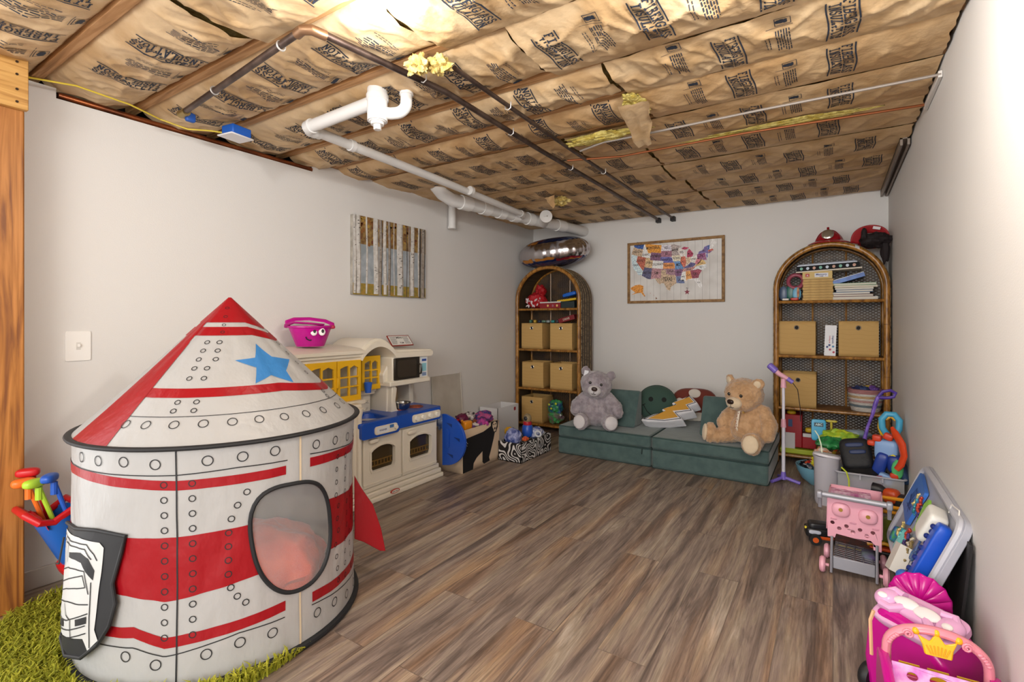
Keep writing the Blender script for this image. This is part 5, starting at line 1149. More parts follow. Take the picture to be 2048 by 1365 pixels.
for x, z, r in ((.0, .105, .048), (-.115, .025, .045), (.12, .02, .04)):
    B().ell((x, -.046, z), (r*1.1, .010, r*.85), 24, rx=R(-12)).build('pillow_spot', M('#cdc5bb', .85), t)
# lightning pillow: outline in its own plane (x right, y up, metres)
def LP(pts): return [((x-900)*.000393, (1060-y)*.00045) for x, y in pts]
t = thing('lightning_pillow', 'white lightning bolt pillow with mustard yellow centre', 'pillow', (-1.205, 4.285, .312), rz=R(15))
Wp = LP([(360, 1030), (640, 905), (880, 835), (800, 800), (930, 745), (1110, 700), (1010, 660), (1200, 570), (1420, 475), (1500, 550), (1580, 640), (1400, 700), (1500, 800), (1180, 880), (1270, 990), (900, 1045), (520, 1062)])
Yp = LP([(540, 1005), (910, 828), (850, 795), (1140, 690), (1075, 650), (1400, 520), (1490, 620), (1320, 680), (1395, 770), (1050, 822), (1165, 940), (850, 1005)])
Kp = LP([(440, 1020), (930, 825), (1120, 680), (1400, 500), (1530, 625), (1350, 690), (1440, 790), (1100, 848), (1220, 965), (880, 1025)])
Q_ = Matrix.Rotation(R(90-32), 4, 'X')
wm = M('#d3d3d8', .8, bump=.004, bs=22)
b = B(); Sh = Matrix.Identity(4); Sh[0][2] = -.45; Sh[1][2] = .35; b.X = Q_ @ Sh; b.prism(Wp, -.085, 0); b.build('pillow_body', wm, t, bevel=.014, seg=4, ang=30)
b = B(); b.X = Q_; 
def outl(b, P_, w, z):
    for p, q in zip(P_, P_[1:]+P_[:1]): b.tube([(p[0], p[1], z), (q[0], q[1], z)], w, n=6)
outl(b, Kp, .0026, .001); b.build('pillow_outline', M('#1b1b1d', .8), t, fix=False)
b = B(); b.X = Q_; b.prism(Yp, -.002, .004); b.build('pillow_bolt', M('#c4923a', .85, bump=.002, bs=50), t, bevel=.002)

# ---------------------------------------------------------------- teddy bears
tex = bpy.data.textures.new('fur_clumps', 'CLOUDS'); tex.noise_scale = .018; tex.noise_depth = 2
def bear(name, label, loc, rz, h1, h2, pale, legs, arms, head, tilt, hr=(.143, .122, .122)):
    t = thing(name, label, 'teddy bear', loc, rz)
    fur = M(h1, .9, sheen=.6, h2=h2, vs=26, bump=.006, bs=85); pm = M(pale, .9, sheen=.4, bump=.003, bs=90)
    b = B(); b.ell((0, 0, .155), (.128, .105, .165), 32); b.ell((0, -.03, .12), (.13, .11, .115), 32); b.ell((0, -.0, .27), (.09, .08, .06), 24)
    hx, hy, hz = head; Hm_ = Matrix.Translation(head) @ rotm(*tilt)
    def lb(q0, q1, r0, r1, n=7):
        q0 = V(q0); q1 = V(q1)
        for k in range(n): f = k/(n-1); r = r0+(r1-r0)*f; b.ell(tuple(q0.lerp(q1, f)), (r, r, r), 18)
    for l in legs: lb(l[0], l[1], .062, .058); b.ell(l[2], l[3], 24, rx=l[4][0], rz=l[4][2])
    for a in arms: lb(a[0], a[1], .048, .056); lb(a[1], a[2], .056, .052, 5)
    b.X = Hm_; b.ell((0, 0, 0), hr, 36); b.ell((0, -.035, -.045), (.115, .095, .075), 28)
    for s_ in (-1, 1): b.ell((s_*hr[0]*.80, .01, .092), (.042, .022, .044), 20, rz=s_*.3)
    o = b.build('body', fur, t)
    m_ = o.modifiers.new('r', 'REMESH'); m_.mode = 'VOXEL'; m_.voxel_size = .0062; m_.use_smooth_shade = True
    m_ = o.modifiers.new('s', 'SMOOTH'); m_.factor = .5; m_.iterations = 7
    m_ = o.modifiers.new('d', 'DISPLACE'); m_.texture = tex; m_.strength = .014; m_.mid_level = .5
    def HB(): b = B(); b.X = Hm_.copy(); return b
    mz = HB().ell((0, -.128, -.035), (.058, .045, .043), 28).ell((0, -.115, -.055), (.045, .045, .032), 24).build('muzzle', pm, t)
    HB().ell((0, -.172, -.014), (.025, .013, .018), 20, e=.85).build('nose', M('#2c1a13', .4), mz)
    HB().tube([(0, -.172, -.035), (0, -.170, -.052)], .0022, n=6).tube([(-.024, -.158, -.052), (-.01, -.168, -.06), (0, -.170, -.055), (.01, -.168, -.06), (.024, -.158, -.052)], .0022, n=6).build('mouth', M('#2c1a13', .6), mz)
    for s_ in (-1, 1):
        HB().ell((s_*.047, -.112, .022), (.0125, .010, .0125), 16).build('eye', M('#120e0c', .1, coat=1), t)
        HB().ell((s_*hr[0]*.80, -.008, .092), (.026, .010, .028), 16, rz=s_*.3).build('inner_ear', pm if name[0] == 't' else M('#8f868d', .9, sheen=.4), t)
    for l in legs:
        nrm = rotm(*l[4]) @ V((0, -1, 0)); c = V(l[2])+nrm*(l[3][1]-.006)
        B().ell(tuple(c), (l[3][0]*.78, .016, l[3][2]*.80), 24, rx=l[4][0], rz=l[4][2]).build('foot_pad', pm, t)
    return t, Hm_
gb, Hm_ = bear('grey_teddy_bear', 'large silver grey plush bear seated at the left end of the couch', (-1.755, 4.10, .255), R(19), '#a29aa0', '#867d84', '#c9c6c8',
    [((-.085, -.04, .062), (-.115, -.15, .055), (-.118, -.20, .068), (.066, .05, .072), (R(-6), 0, R(-14))), ((.085, -.04, .062), (.12, -.15, .055), (.125, -.20, .068), (.068, .05, .07), (R(-6), 0, R(16)))],
    [((-.10, -.02, .255), (-.165, -.04, .185), (-.175, -.055, .14)), ((.10, -.02, .255), (.165, -.03, .175), (.180, -.045, .125))], (.0, -.035, .372), (R(4), R(10), 0), (.138, .122, .114))
b = B(); b.X = Hm_.copy(); b.box(-.118, -.082, -.03, -.027, .055, .105); b.build('ear_tag', M('#dedfe4', .4), gb)
tb, Hm_ = bear('tan_teddy_bear', 'large tan plush bear with ribbon seated at the right end of the couch', (-.525, 4.085, .257), R(-24), '#c39d76', '#ad875f', '#d6c3a6',
    [((-.085, -.03, .065), (-.165, -.15, .052), (-.20, -.19, .075), (.05, .045, .08), (R(-5), 0, R(-38))), ((.085, -.05, .062), (.14, -.18, .05), (.155, -.23, .062), (.066, .05, .078), (R(-8), 0, R(22)))],
    [((-.095, -.02, .26), (-.135, -.06, .19), (-.145, -.10, .15)), ((.11, -.0, .26), (.165, -.02, .17), (.165, -.05, .10))], (-.012, -.05, .378), (R(10), R(3), R(0)), (.140, .122, .118))
rib = M('#a5803f', .45); B().tube([(.085*cos(a), -.015+.083*sin(a), .300+.01*sin(a)) for a in [k*pi/12 for k in range(24)]], .006, n=8, closed=True).build('neck_ribbon', rib, tb)
b = B(); b.grid(lambda u, v: (-.0+.02*(u-.5)-.018*v, -.118-.02*sin(v*2), .298-.185*v), 2, 10); o = b.build('ribbon_tail', M('#ded0bd', .6), tb, solid=.002)
b = B()
for k in range(8): b.ell((-.004-.018*k/8+.004*(-1)**k, -.122-.02*sin(k/8*2), .285-.021*k), (.0035, .002, .0035), 8)
b.build('heart_print', M('#8a2a2a', .6), o, fix=False)['kind'] = 'stuff'
B().ell((0, -.108, .300), (.016, .010, .010), 12).build('bow_knot', rib, tb)
b = B()
for s_ in (1,): b.tube([(0, -.11, .30), (s_*.018, -.118, .28), (s_*.03, -.122, .245)], .006, n=8, flat=(1.6, .5))
b.build('bow_tail', rib, tb)
# ---------------------------------------------------------------- bins beside the toy kitchen
beige = M('#cdb79c', .75, bump=.0006, bs=120); blackc = M('#0e0e11', .75)
t = thing('bear_bin', 'beige fabric toy bin printed with a big black bear, beside the toy kitchen', 'toy bin', (-2.60, 3.26, 0))
b = B()
b.grid(lambda u, v: ((.20, -.25+.5*u, .33*v) if 1 else 0), 6, 6); b.grid(lambda u, v: (-.20, -.25+.5*u, .33*v), 6, 6)
b.grid(lambda u, v: (-.20+.4*u, -.25, .33*v), 6, 6); b.grid(lambda u, v: (-.20+.4*u, .25, .33*v), 6, 6); b.grid(lambda u, v: (-.2+.4*u, -.25+.5*v, .004), 2, 2)
b.build('bin_body', beige, t, solid=.008)
b = B(); b.X = PX.copy()
b.prism([(-.245, .002), (-.12, .002), (-.11, .05), (-.07, .085), (.01, .12), (.01, .03), (.03, .012), (.11, .02), (.10, .05), (.125, .10), (.165, .19), (.19, .26), (.215, .30), (.20, .33), (.16, .335), (.12, .30), (.02, .275), (-.10, .268), (-.20, .262), (-.245, .24)], .2045, .2065)
b.prism([(.12, .24), (.20, .24), (.225, .28), (.225, .335), (.13, .335)], .2045, .2070); o = b.build('bear_print', blackc, t, smooth=False)
b = B(); b.X = PX.copy(); b.prism(rad(.178, .30, .032, 14), .2070, .2085); b.prism(rad(.18, .265, .018, 12), .2070, .2085); b.build('bear_face', beige, o, smooth=False)
b = B(); b.X = PX.copy(); b.prism(rad(.165, .31, .007, 8), .2085, .209); b.prism(rad(.192, .31, .007, 8), .2085, .209); b.prism(rad(.18, .275, .010, 8), .2085, .209); b.build('bear_features', blackc, o, smooth=False)
b = B(); b.X = PX.copy()
for k, (y, z) in enumerate(((-.215, .222), (-.20, .232), (-.205, .212), (-.19, .222), (-.215, .205), (-.195, .204))): b.prism(rad(y, z, .0035, 6), .2065, .2075)
b.build('star_dots', M('#d8d6d2', .6), o, smooth=False)['kind'] = 'stuff'
def blob(nm, label, cat, loc, r, c, seed, amp=.3, c2=None, rz=0, group=None, rough=.4):
    b = B(); lump(b, (0, 0, 0), r, seed, amp, 28); o = b.build(nm, M(c, rough, h2=c2, vs=30) if c2 else M(c, rough), loc=loc); o.rotation_euler = (0, 0, rz)
    return tag(o, label, cat, group)
g = 'toys heaped in the bear bin'
blob('toy_ball', 'maroon toy at the back of the bear bin', 'toy', (-2.66, 3.10, .36), (.055, .05, .045), '#6a1230', 3, .2, group=g)
blob('yarn_ball', 'plum round toy in the middle of the bear bin', 'toy', (-2.55, 3.20, .375), (.05, .055, .045), '#5d1038', 4, .15, group=g)
b = B().rbox((0, 0, 0), (.03, .05, .04), .5); b.tube([(0, -.03, -.04), (.01, -.035, -.08)], .008); b.tube([(0, .03, -.04), (.01, .035, -.08)], .008); b.tube([(.0, -.04, .02), (0, -.06, .05)], .01)
o = b.build('toy_horse', pl('#d88a1a'), loc=(-2.45, 3.13, .345)); tag(o, 'orange plastic toy animal at the front left of the bear bin', 'toy', g)
blob('patterned_pouch', 'navy pouch with pink and white pattern at the right of the bear bin', 'pouch', (-2.50, 3.43, .36), (.075, .085, .055), '#243a7a', 8, .25, '#b44a78', rough=.7, group=g)
blob('patterned_pouch', 'purple speckled pouch in front of the navy pouch in the bear bin', 'pouch', (-2.44, 3.33, .335), (.05, .06, .045), '#3a2a5c', 9, .3, '#b03a88', rough=.7, group=g)
blob('beaded_toy', 'black and white beaded toy between the plum toy and the navy pouch', 'toy', (-2.58, 3.33, .37), (.045, .05, .04), '#241c20', 14, .5, '#cfc6c2', group=g)
blob('clear_pouch', 'blue plastic packet standing by the kitchen end of the bear bin', 'packet', (-2.62, 3.02, .37), (.03, .045, .06), '#4a68a8', 17, .3, '#a9b8d4', group=g)
o = B().rbox((0, 0, 0), (.05, .09, .012), .4).build('toy_plate', pl('#b5404e'), loc=(-2.47, 3.15, .30)); tag(o, 'rose red plastic piece under the orange toy animal', 'toy', g)
for k, (x, y, z, c, nm) in enumerate(((-2.50, 3.28, .345, '#8a4a1c', 'copper brown'), (-2.45, 3.24, .33, '#c8c0b8', 'pale grey'), (-2.62, 3.27, .37, '#2c2a5a', 'dark indigo'), (-2.47, 3.38, .35, '#c04a86', 'hot pink'), (-2.56, 3.12, .37, '#c0202c', 'bright red'), (-2.43, 3.19, .33, '#5c3a78', 'grape purple'))):
    pts = [(.03*cos(q*1.3+k), .035*sin(q*1.1+k*2), .012*sin(q*2.3)) for q in range(7)]
    tag(B().tube(pts, .008, n=8).build('looped_toy', M(c, .4), loc=(x, y, z)), '%s looped toy tangled on the bear bin heap' % nm, 'toy', g)
t = thing('cardboard_box', 'open white cardboard box against the left wall behind the zebra box', 'box', (-2.83, 4.15, 0))
b = B().box(-.11, .11, -.19, .19, 0, .006)
for q in ((-.11, -.106, -.19, .19), (.106, .11, -.19, .19), (-.11, .11, -.19, -.186), (-.11, .11, .186, .19)): b.box(q[0], q[1], q[2], q[3], 0, .33)
b.build('box_walls', M('#dcdcde', .6), t, smooth=False)
b = B().box(-.105, .105, -.185, .185, .20, .205); b.build('box_lining', M('#8a6a48', .8), t, smooth=False)
b = B(); b.X = PX.copy(); b.prism(rrect(.10, .135, .27, .305, .008), .110, .1112); b.build('box_emblem', M('#9a2438', .5), t, smooth=False)
t = thing('zebra_box', 'open square box printed with black and white zebra stripes in front of the bookcase', 'box', (-2.275, 3.745, 0))
zm = bpy.data.materials.new('zebra_print'); zm.use_nodes = True; nt = zm.node_tree; pb = nt.nodes['Principled BSDF']; pb.inputs['Roughness'].default_value = .5
tc = nd(nt, 'ShaderNodeTexCoord'); n1 = nd(nt, 'ShaderNodeTexNoise'); n1.inputs['Scale'].default_value = 10; n1.inputs['Detail'].default_value = 0; nt.links.new(tc.outputs['Object'], n1.inputs[0])
mm = nd(nt, 'ShaderNodeMath', operation='MULTIPLY'); mm.inputs[1].default_value = 55; ms = nd(nt, 'ShaderNodeMath', operation='SINE'); nt.links.new(n1.outputs[0], mm.inputs[0]); nt.links.new(mm.outputs[0], ms.inputs[0])
rr = nd(nt, 'ShaderNodeValToRGB'); e = rr.color_ramp.elements; e[0].position = .55; e[0].color = lin('#1c191b'); e[1].position = .66; e[1].color = lin('#d6d3d1'); mr = nd(nt, 'ShaderNodeMapRange'); mr.inputs[1].default_value = -1; nt.links.new(ms.outputs[0], mr.inputs[0]); nt.links.new(mr.outputs[0], rr.inputs[0]); nt.links.new(rr.outputs[0], pb.inputs['Base Color'])
b = B().box(-.115, .115, -.255, .255, 0, .006)
for q in ((-.115, -.11, -.255, .255), (.11, .115, -.255, .255), (-.115, .115, -.255, -.25), (-.115, .115, .25, .255)): b.box(q[0], q[1], q[2], q[3], 0, .16)
b.build('box_walls', zm, t, smooth=False)
B().cyl((.115, .06, .085), (.122, .06, .085), .018, n=16).build('box_knob', M('#a9a4a6', .3, .6), t)
g = 'toys heaped in the zebra box'
blob('patterned_pouch', 'navy floral pouch at the near left of the zebra box', 'pouch', (-2.30, 3.58, .185), (.075, .07, .075), '#223a80', 21, .2, '#9aa0c8', rough=.7, group=g)
blob('patterned_pouch', 'blue floral pouch at the far right of the zebra box', 'pouch', (-2.25, 3.86, .18), (.07, .09, .05), '#2446a0', 22, .25, '#c9ccd8', rough=.7, group=g)
t = thing('toy_rocket', 'blue and red toy with round grey headed cap standing in the zebra box', 'toy', (-2.27, 3.77, .16), group=g)
B().lathe([(0, 0), (.04, 0), (.05, .03), (.045, .09), (.03, .11), (0, .112)], n=24).build('toy_body', pl('#2450b0'), t); B().lathe([(.034, .095), (.04, .11), (.036, .13), (.03, .132)], n=24).build('toy_collar', pl('#a8202c'), t)
B().ell((0, 0, .155), (.036, .036, .045), 20).build('toy_head', pl('#8a7a5c'), t); B().ell((.0, -.03, .16), (.018, .012, .02), 14).build('toy_face', pl('#2c2c30'), t)
blob('toy_bird', 'amber plastic toy poking up behind the zebra box', 'toy', (-2.42, 3.70, .20), (.035, .05, .035), '#c8961e', 25, .3, group=g)
blob('toy_fish', 'orange toy lying at the front corner of the zebra box', 'toy', (-2.20, 3.62, .175), (.025, .035, .02), '#d8743a', 26, .3, '#b8402c', group=g)
o = B().tube([(.026*cos(a), .026*sin(a), 0) for a in [k*pi/8 for k in range(16)]], .009, n=8, closed=True).build('toy_ring', pl('#c8ccd2'), loc=(-2.18, 3.80, .185)); o.rotation_euler = (R(50), 0, R(50)); tag(o, 'pale grey toy ring on the rim of the zebra box', 'toy', g)

# ---------------------------------------------------------------- right corner toys
pp = pl('#7d68c4'); pk1 = pl('#dfa6b8', .35)
t = thing('toy_microphone_stand', 'white, pink and purple toy microphone stand beside the tan teddy bear', 'toy microphone', (-.305, 4.14, 0))
for k in range(3):
    a = R(20+120*k+90); B().tube([(0, 0, .035), (.06*cos(a), .06*sin(a), .022), (.11*cos(a), .11*sin(a), .012)], .012, n=10).build('foot', pp, t)
B().cyl((0, 0, .02), (0, 0, .075), .022, .015).build('stand_hub', pp, t)
B().cyl((0, 0, .07), (0, 0, .41), .0125).build('lower_pole', pl('#d9d6e2'), t); B().cyl((0, 0, .40), (0, 0, .46), .019, .015).build('pole_clamp', pk1, t)
B().cyl((0, 0, .44), (0, 0, .70), .0105).build('upper_pole', pl('#d9d6e2'), t); B().cyl((0, 0, .69), (0, 0, .755), .02, .014).build('pole_top', pk1, t)
o = B().tube([(-.075, 0, .835), (-.03, 0, .79), (.03, 0, .755)], [.021, .018, .015], n=14).build('microphone', pk1, t)
B().tube([(-.098, 0, .855), (-.092, 0, .85), (-.05, 0, .81), (-.045, 0, .806)], [.015, .024, .024, .019], n=16).build('microphone_head', pp, o)
B().tube([(.025, 0, .758), (.06, 0, .732)], .016, n=12).build('microphone_tail', pp, o)
B().tube([(.055, 0, .735), (.09, .01, .68), (.105, .02, .55), (.108, .02, .45)], .0028, n=6).build('microphone_cord', M('#2a2320', .5), o)
t = thing('toy_fire_station', 'red and white toy fire station building on the lowest right shelf', 'toy', (-.245, 4.86, .076))
B().box(-.11, .03, -.10, .12, .05, .32).build('station_walls', pl('#a51822'), t, bevel=.005); B().box(.03, .13, -.10, .10, .05, .15).build('garage', pl('#a51822'), t, bevel=.005)
B().box(-.10, -.02, -.108, -.10, .03, .17).build('garage_door', pl('#dcdadc'), t, bevel=.003); B().box(.035, .12, -.108, -.10, .145, .175).build('white_awning', pl('#dcdadc'), t, bevel=.003)
B().box(-.13, .14, -.12, .12, 0, .04).build('station_base', pl('#b8c83a'), t, bevel=.006); B().ell((-.05, -.04, .33), (.035, .03, .02)).build('roof_light', pl('#d8b42a'), t)
B().box(-.07, -.04, -.106, -.10, .22, .28).build('station_window', pl('#2c4878'), t); B().rbox((.08, -.07, .20), (.03, .03, .02), .6).build('hose_reel', pl('#d8b42a'), t)
t = thing('blue_bowl', 'light blue plastic bowl full of small dark building bricks', 'bowl', (-.075, 4.22, 0))
B().lathe([(0, .0), (.07, .0), (.12, .04), (.150, .10), (.158, .135), (.152, .135), (.144, .10), (.11, .045), (0, .01)], n=44).build('bowl_body', pl('#6fa3b8', .35), t)
rn = random.Random(33); cols = ['#15161c', '#20242e', '#2c3648', '#15161c', '#8a8c92', '#c04a1e', '#c8b42c', '#a81c24', '#d8d2b8']
protos = {}
for k in range(90):
    a = rn.uniform(0, 2*pi); r = .128*sqrt(rn.random()); c = cols[rn.randrange(9) if r < .09 or k % 3 == 0 else rn.randrange(5)]
    if c not in protos:
        o = B().box(-.014, .014, -.007, .007, -.005, .005).cyl((-.007, 0, .005), (-.007, 0, .008), .0035, n=8).cyl((.007, 0, .005), (.007, 0, .008), .0035, n=8).build('toy_brick', pl(c), smooth=False); protos[c] = o
    else: o = protos[c].copy(); C.objects.link(o)
    o.location = (-.075+r*cos(a), 4.22+r*sin(a), .118+.035*(1-(r/.13)**2)+rn.uniform(0, .012)); o.rotation_euler = (rn.uniform(-.6, .6), rn.uniform(-.6, .6), rn.uniform(0, 6))
    nm = {'#15161c': 'black', '#20242e': 'dark grey', '#2c3648': 'slate', '#8a8c92': 'light grey', '#c04a1e': 'orange', '#c8b42c': 'yellow', '#a81c24': 'red', '#d8d2b8': 'cream'}[c]
    tag(o, '%s building brick heaped in the light blue bowl' % nm, 'toy brick', '%s bricks in the blue bowl' % nm)
tag(B().tube([(-.03, 4.17, .165), (-.01, 4.18, .22), (.02, 4.20, .27), (.03, 4.22, .30)], [.008, .012, .010, .006], n=8).build('toy_dragon', M('#d0501c', .4, h2='#c8a82c', vs=40)), 'orange and yellow toy figure standing up from the bowl of bricks', 'toy')
# lidded tub in clear bin
clear = M('#dfe0e6', .12, alpha=.32)
t = thing('clear_storage_bin', 'clear plastic storage bin heaped with toys against the right wall', 'storage bin', (.19, 3.93, 0))
b = B()
for q in ((-.165, -.16, -.20, .24), (.16, .165, -.20, .24), (-.165, .165, -.20, -.195), (-.165, .165, .235, .24)): b.box(q[0], q[1], q[2], q[3], .004, .235)
b.box(-.165, .165, -.2, .24, 0, .004); b.build('bin_walls', clear, t, smooth=False)
b = B(); b.tube([(p[0], p[1], .235) for p in rrect(-.172, .172, -.208, .246, .02)], .008, n=8, closed=True, flat=(1.2, .7)); b.build('bin_rim', M('#c9c9d4', .2, alpha=.75), t)
for x in (-.05, .06): B().box(x-.004, x+.004, -.216, -.20, .205, .24).build('rim_rib', M('#c9c9d4', .2, alpha=.8), t)
t = thing('milky_jar', 'tall milky white plastic tub with loose lid standing before the clear bin', 'tub', (-.035, 3.80, 0))
B().lathe([(0, .0), (.060, .0), (.066, .02), (.072, .30), (.074, .31), (.070, .31), (.063, .02), (0, .008)], n=36).build('tub_body', M('#d3d1da', .3, transl=.3), t)
B().at(0, 0, .305, rx=R(-8), ry=R(6)).lathe([(0, .018), (.05, .02), (.076, .012), (.078, .0), (.072, -.004), (0, .004)], n=36).build('tub_lid', M('#dcdae2', .3, bump=.003, bs=30), t)
tag(B().tube([(-.06, 3.78, .33), (-.065, 3.79, .38), (-.08, 3.81, .43), (-.10, 3.84, .455)], .004, n=6).build('pale_string', pl('#dfe8cf')), 'thin pale cord rising from the lid of the milky tub', 'cord')
tag(B().tube([(.045, 3.74, .26), (.07, 3.70, .245), (.082, 3.70, .20), (.085, 3.695, .10), (.09, 3.69, .04)], .0045, n=6).build('yellow_cord', pl('#c9d83a')), 'yellow green cord hanging over the rim of the clear bin', 'cord')
g = 'toys heaped in the clear bin'
b = B().box(-.10, .10, -.01, .01, 0, .16); o = b.build('purple_book', M('#5c3478', .5), smooth=False, loc=(.16, 3.755, .03), bevel=.002); tag(o, 'purple book standing against the front of the clear bin', 'book')
b = B().box(-.12, .12, -.01, .01, 0, .07); o = b.build('printed_box', M('#cfc4cf', .5, h2='#8a4a78', vs=60), smooth=False, loc=(.16, 3.74, .01), bevel=.002); o.scale = (1, .5, 1); tag(o, 'pink and white printed card low in the front of the clear bin', 'card')
t = thing('black_bag', 'black toy bag with navy patches on the pile in the clear bin', 'bag', (.125, 3.88, .22), group=g)
b = B().at(0, 0, .10, rx=R(-25), ry=R(-10)).rbox((0, 0, 0), (.085, .06, .10), .45); b.build('bag_body', M('#17181c', .6, bump=.002, bs=60), t)
b = B().at(0, -.0, .10, rx=R(-25), ry=R(-10)); b.rbox((0, -.055, .05), (.05, .010, .014), .6); b.rbox((.01, -.058, .005), (.045, .010, .014), .6); b.build('bag_patch', M('#27365e', .5), t)
blob('black_case', 'black case under the black bag in the clear bin', 'case', (.17, 3.86, .20), (.13, .11, .07), '#111114', 33, .15, group=g, rough=.6)
t = thing('toy_robot', 'blue toy robot with pale blue chest and orange red blocks on the pile', 'toy robot', (.29, 3.84, .25), rz=R(-15), group=g)
B().rbox((-.01, 0, .13), (.06, .045, .065), .4).build('robot_chest', pl('#85a8d8'), t); B().rbox((-.035, -.03, .045), (.034, .035, .075), .5, ry=R(15)).build('leg', pl('#1f3c94'), t); B().rbox((.035, -.03, .06), (.036, .04, .055), .6).build('leg', pl('#1c3688'), t)
B().rbox((-.055, -.02, .20), (.024, .024, .02), .4).build('shoulder', pl('#cc3e20'), t); B().rbox((.0, -.01, .215), (.026, .024, .02), .4, ry=.4).build('shoulder', pl('#cc3e20'), t); B().rbox((-.085, -.02, .165), (.022, .02, .018), .6).build('fist', pl('#d2482a'), t)
B().rbox((-.0, -.075, -.03), (.04, .025, .03), .4, ry=.3).build('foot', pl('#85a8d8'), t); B().rbox((.042, -.075, -.005), (.022, .022, .02), .4).build('foot', pl('#cc3e20'), t); B().rbox((-.035, -.085, -.03), (.03, .02, .014), .5, ry=-.4).build('foot_guard', pl('#a81c2c'), t)
B().tube([(.01, -.05, .10), (.03, -.052, .115), (.055, -.05, .10)], .006, n=6).build('belt_band', pl('#d8c83a'), t); B().rbox((.075, -.02, .02), (.022, .05, .075), .5, ry=-.35).build('forearm', pl('#2c4468'), t)
b = B().tube([(.30, 3.80, .53), (.315, 3.78, .50), (.345, 3.75, .44), (.352, 3.72, .38), (.335, 3.70, .33), (.315, 3.70, .30)], [.010, .02, .022, .02, .022, .018], n=10, flat=(.7, 1.2)); tag(b.build('toy_blaster', pl('#cf4218')), 'orange red curved toy blaster against the right wall', 'toy blaster', g)
t = thing('toy_loop', 'light blue looped toy handle with yellow inside standing up behind the robot', 'toy', (.305, 3.93, .30), group=g)
B().tube([(0, 0, 0), (0, 0, .10), (-.012, 0, .15), (-.042, 0, .20), (-.045, 0, .255), (-.02, 0, .29), (.02, 0, .29), (.045, 0, .255), (.042, 0, .20), (.012, 0, .15), (0, 0, .10)], .019, n=12, flat=(1, 1)).build('handle_loop', pl('#4ba6cc'), t)
B().tube([(-.03, .012, .12), (-.055, .012, .20), (-.05, .012, .25)], .012, n=8).build('yellow_edge', pl('#dcb024'), t); B().tube([(-.025, .005, .255), (0, .005, .275), (.025, .005, .255)], .010, n=8).build('inner_grip', pl('#d8a43a'), t)
t = thing('toy_lead', 'purple toy sword with looped handle rising out of the clear bin', 'toy', (.16, 3.98, .34), group=g)
B().tube([(0, 0, 0), (.012, 0, .06), (.03, 0, .15), (.055, 0, .23), (.07, 0, .30), (.085, 0, .35)], [.020, .012, .009, .010, .013, .011], n=10).build('toy_shaft', M('#5a3fa0', .3, h2='#8464c8', vs=40), t)
B().tube([(.085, 0, .35), (.11, 0, .385), (.15, 0, .395), (.175, 0, .38), (.165, 0, .355), (.13, 0, .345), (.09, 0, .345)], .010, n=8, closed=True).build('loop_handle', pl('#4c3494'), t)
t = thing('toy_tablet', 'light blue toy tablet with dark screen standing at the back of the pile', 'toy', (-.085, 4.16, .28), rz=R(6), rx=R(-6), group=g)
B().rbox((0, 0, .12), (.045, .012, .075), .25).build('tablet_body', pl('#3fa0c8'), t); B().box(-.028, .028, -.0135, -.012, .145, .172).build('tablet_screen', M('#1c3440', .3), t)
b = B(); b.at(0, 0, 0); ft(b, 'ABC', .022, 0, .152, -.0145, 0); b.build('screen_letters', M('#c9e4ea', .4), t, smooth=False, fix=False)
blob('toy_dinosaur', 'lime yellow toy dinosaur at the back of the toy pile', 'toy', (.04, 4.12, .375), (.11, .06, .05), '#b4c22c', 41, .35, '#8cb83a', group=g)
blob('toy_frog', 'green soft toy below the lime dinosaur', 'toy', (-.015, 4.03, .345), (.085, .06, .045), '#2f8a48', 42, .35, '#1f6a38', group=g)
blob('toy_board', 'grey plastic toy lying across the back of the pile', 'toy', (.13, 4.18, .40), (.09, .04, .025), '#7d8f9a', 43, .2, group=g)
t = thing('toy_lamp', 'yellow T shaped toy piece sticking up above the dinosaur', 'toy', (-.01, 4.2, .40), group=g); B().cyl((0, 0, 0), (0, 0, .06), .008).build('stem', pl('#b8a83a'), t); B().rbox((0, 0, .066), (.035, .012, .008), .5).build('cross_piece', pl('#b8a83a'), t)
blob('white_toy', 'white and orange toy under the green frog', 'toy', (-.06, 3.98, .27), (.055, .05, .05), '#d8d2cc', 44, .25, '#d07a3a', group=g)
blob('toy_claw', 'yellow green toy peeking out beside the milky tub', 'toy', (-.075, 4.02, .20), (.05, .04, .045), '#c2c22a', 45, .4, '#d0601c', group=g)
blob('green_bottle', 'glossy light green toy bottle at the right end of the clear bin', 'toy', (.325, 3.76, .285), (.03, .03, .06), '#5fc47a', 46, .1, group=g, rough=.15)
for k in range(14):
    rn2 = random.Random(k+50); c = ('#3a5a94', '#b8b4bc', '#8a2c3c', '#d0b83a', '#3c7a5a', '#6a6470', '#2c2c34')[k % 7]
    blob('small_toy', '%s small toy low inside the clear bin' % ('denim blue', 'pale grey', 'wine red', 'yellow', 'sea green', 'grey', 'charcoal')[k % 7], 'toy', (.07+.035*(k % 7)+.01, 3.80+.14*(k//7), .07+.05*rn2.random()), (.028, .03, .035), c, k+60, .3, group='%s toys low in the clear bin' % ('denim blue', 'pale grey', 'wine red', 'yellow', 'sea green', 'grey', 'charcoal')[k % 7])
